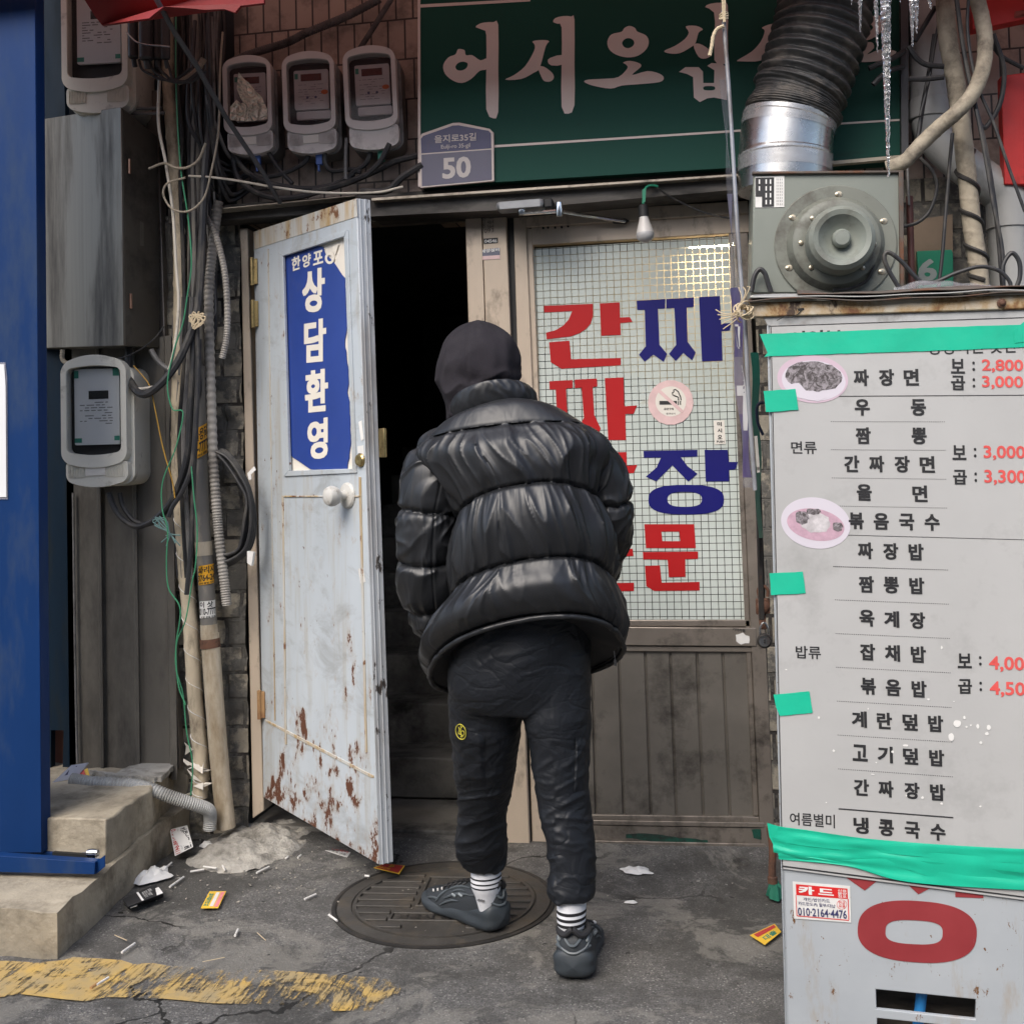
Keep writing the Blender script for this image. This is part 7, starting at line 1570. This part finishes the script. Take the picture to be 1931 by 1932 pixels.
# trainers
def shoe(heel, toe, WK=1.0, HK=1.0, low=.0):
    ax_ = (toe-heel); ax_.z = 0; LEN = ax_.length; ax_.normalize(); sd = Vector((ax_.y, -ax_.x, 0))
    def W(s, y, z): return heel+ax_*(s*LEN)+sd*(y*WK)+Vector((0, 0, z*HK))
    SW = [(0, .0004, .034, .0342), (.012, .022, .016, .058), (.04, .036, .008, .068), (.10, .043, .002, .066), (.25, .044, 0, .056), (.42, .041, 0, .046), (.6, .046, 0, .040), (.75, .051, 0, .036), (.88, .045, .004, .036), (.96, .030, .010, .036), (1, .003, .022, .030)]
    def sole(u, v):
        w, z0, z1 = catm(SW, v); a = u*2*math.pi; c_, s_ = math.cos(a), math.sin(a); y = w*math.copysign(abs(c_)**.55, c_); zz = (z0+z1)/2+(z1-z0)/2*math.copysign(abs(s_)**.7, s_)
        fl = 1+.05*math.sin(v*15+1)*(s_ > 0) - .07*gs(zz, .034, .010)
        return W(v, y*fl, zz)
    m = MB(); m.grid(sole, 48, 80, closed=True); so = part('shoe', m, m_sole, pe, ang=60)
    UW = [(0, .0005, .05, .0702), (.012, .020, .05, .086), (.05, .032, .048, .103), (.12, .037, .045, .108), (.24, .038, .042, .098), (.36, .038, .038, .094), (.5, .040, .034, .086), (.65, .044, .030, .070), (.8, .042, .026, .056), (.92, .031, .024, .046), (1.0, .008, .024, .036)]
    def upper(u, v):
        s = .018+v*.962; w, z0, z1 = catm(UW, v); a = math.pi*u; c_, s_ = math.cos(a), math.sin(a); y = w*math.copysign(abs(c_)**.7, c_); return W(s, y, z0-.012+(z1-z0+.012)*abs(s_)**.75)
    m = MB(); m.grid(upper, 36, 70); part('upper', m, m_shoe, so, ang=60)
    def on(s, h, e=1.03):                                            # point on the upper's flank, h from 0 (sole) to 1 (top)
        w, z0, z1 = catm(UW, (s-.018)/.962); a = math.pi*.5*h; return w*math.cos(a)**.7*e+.001, z0-.012+(z1-z0+.012)*math.sin(a)**.75
    m = MB(); C_ = []
    for j in range(49):
        t_ = 2*math.pi*j/48; s = .155-.125*math.cos(t_)
        C_.append(W(s, .031*math.sin(t_), .104+.016*gs(abs(t_-math.pi), math.pi, .35)*1.0+.012*(abs(math.sin(t_))**3)*(math.cos(t_) > -.2)*0 - .004*math.cos(t_)))
    m.tube(C_, .0085, 10, False); part('ankle_collar', m, m_ink, so)
    m = MB()
    for sg in (-1, 1):
        for s0, h0, s1, h1, r_ in ((.03,.35,.30,.42,.0045),(.06,.62,.26,.66,.004),(.30,.42,.60,.28,.0045),(.32,.66,.58,.58,.0045),(.58,.60,.70,.18,.004),(.42,.22,.64,.10,.0035),(.66,.26,.84,.28,.004),(.36,.52,.52,.46,.003)):
            pts = []
            for j in range(9): t = j/8; y, z = on(s0+(s1-s0)*t, h0+(h1-h0)*t+.05*math.sin(math.pi*t)); pts.append(W(s0+(s1-s0)*t, sg*y, z))
            m.tube(pts, lambda t, r_=r_: r_*math.sin(math.pi*min(.97, max(.03, t)))**.5, 6)
    for h in (.30, .66):                                             # band round the heel
        pts = []
        for j in range(17):
            t_ = -1+2*j/16; s = .03+.07*t_*t_; y, z = on(max(.03, s), h); pts.append(W(.018+.085*t_*t_-.006, y*math.copysign(abs(t_)**.6, t_), z))
        m.tube(pts, .0038, 6)
    part('cage', m, m_cage, so)
    m = MB()
    for sg in (-1, 1):
        for s0, s1, h in ((.07,.15,.50), (.18,.25,.52), (.37,.42,.36), (.45,.50,.34)):
            y, z = on(s0, h, 1.06); y2, z2 = on(s1, h+.06, 1.06); m.tube([W(s0, sg*y, z), W((s0+s1)/2, sg*(y+y2)/2+sg*.001, (z+z2)/2), W(s1, sg*y2, z2)], .0040, 6)
    part('reflector', m, M('silver reflector', (.26,.29,.30), .35, bump=0), so)
    m = MB()
    for j in range(5):
        s = .40+j*.06; pts = []
        for t in range(9): u = .3+.4*t/8; w, z0, z1 = catm(UW, (s-.018)/.962); a = math.pi*u; c_, s_ = math.cos(a), math.sin(a); pts.append(W(s+.02*(t % 2), w*math.copysign(abs(c_)**.7, c_), z0-.012+(z1-z0+.012)*abs(s_)**.75+.002))
        m.tube(pts, .003, 6)
    part('laces', m, m_ink, so)
    m = MB()
    for sg in (-1, 1):
        for s0, h in ((.66,.62), (.71,.58), (.77,.56)):
            y, z = on(s0, h, 1.05); y2, z2 = on(s0+.022, h+.10, 1.05); m.tube([W(s0, sg*y, z+.002), W(s0+.022, sg*y2, z2+.002)], .0026, 6)
    part('white_tabs', m, m_inkw, so)
hl, tl_ = G(950, 1762), G(806, 1702)
shoe(hl, tl_, 1.22, 1.30); h2 = G(1081, 1856); shoe(h2, h2+Vector((-.006, .33, 0)), 1.34, 1.20)
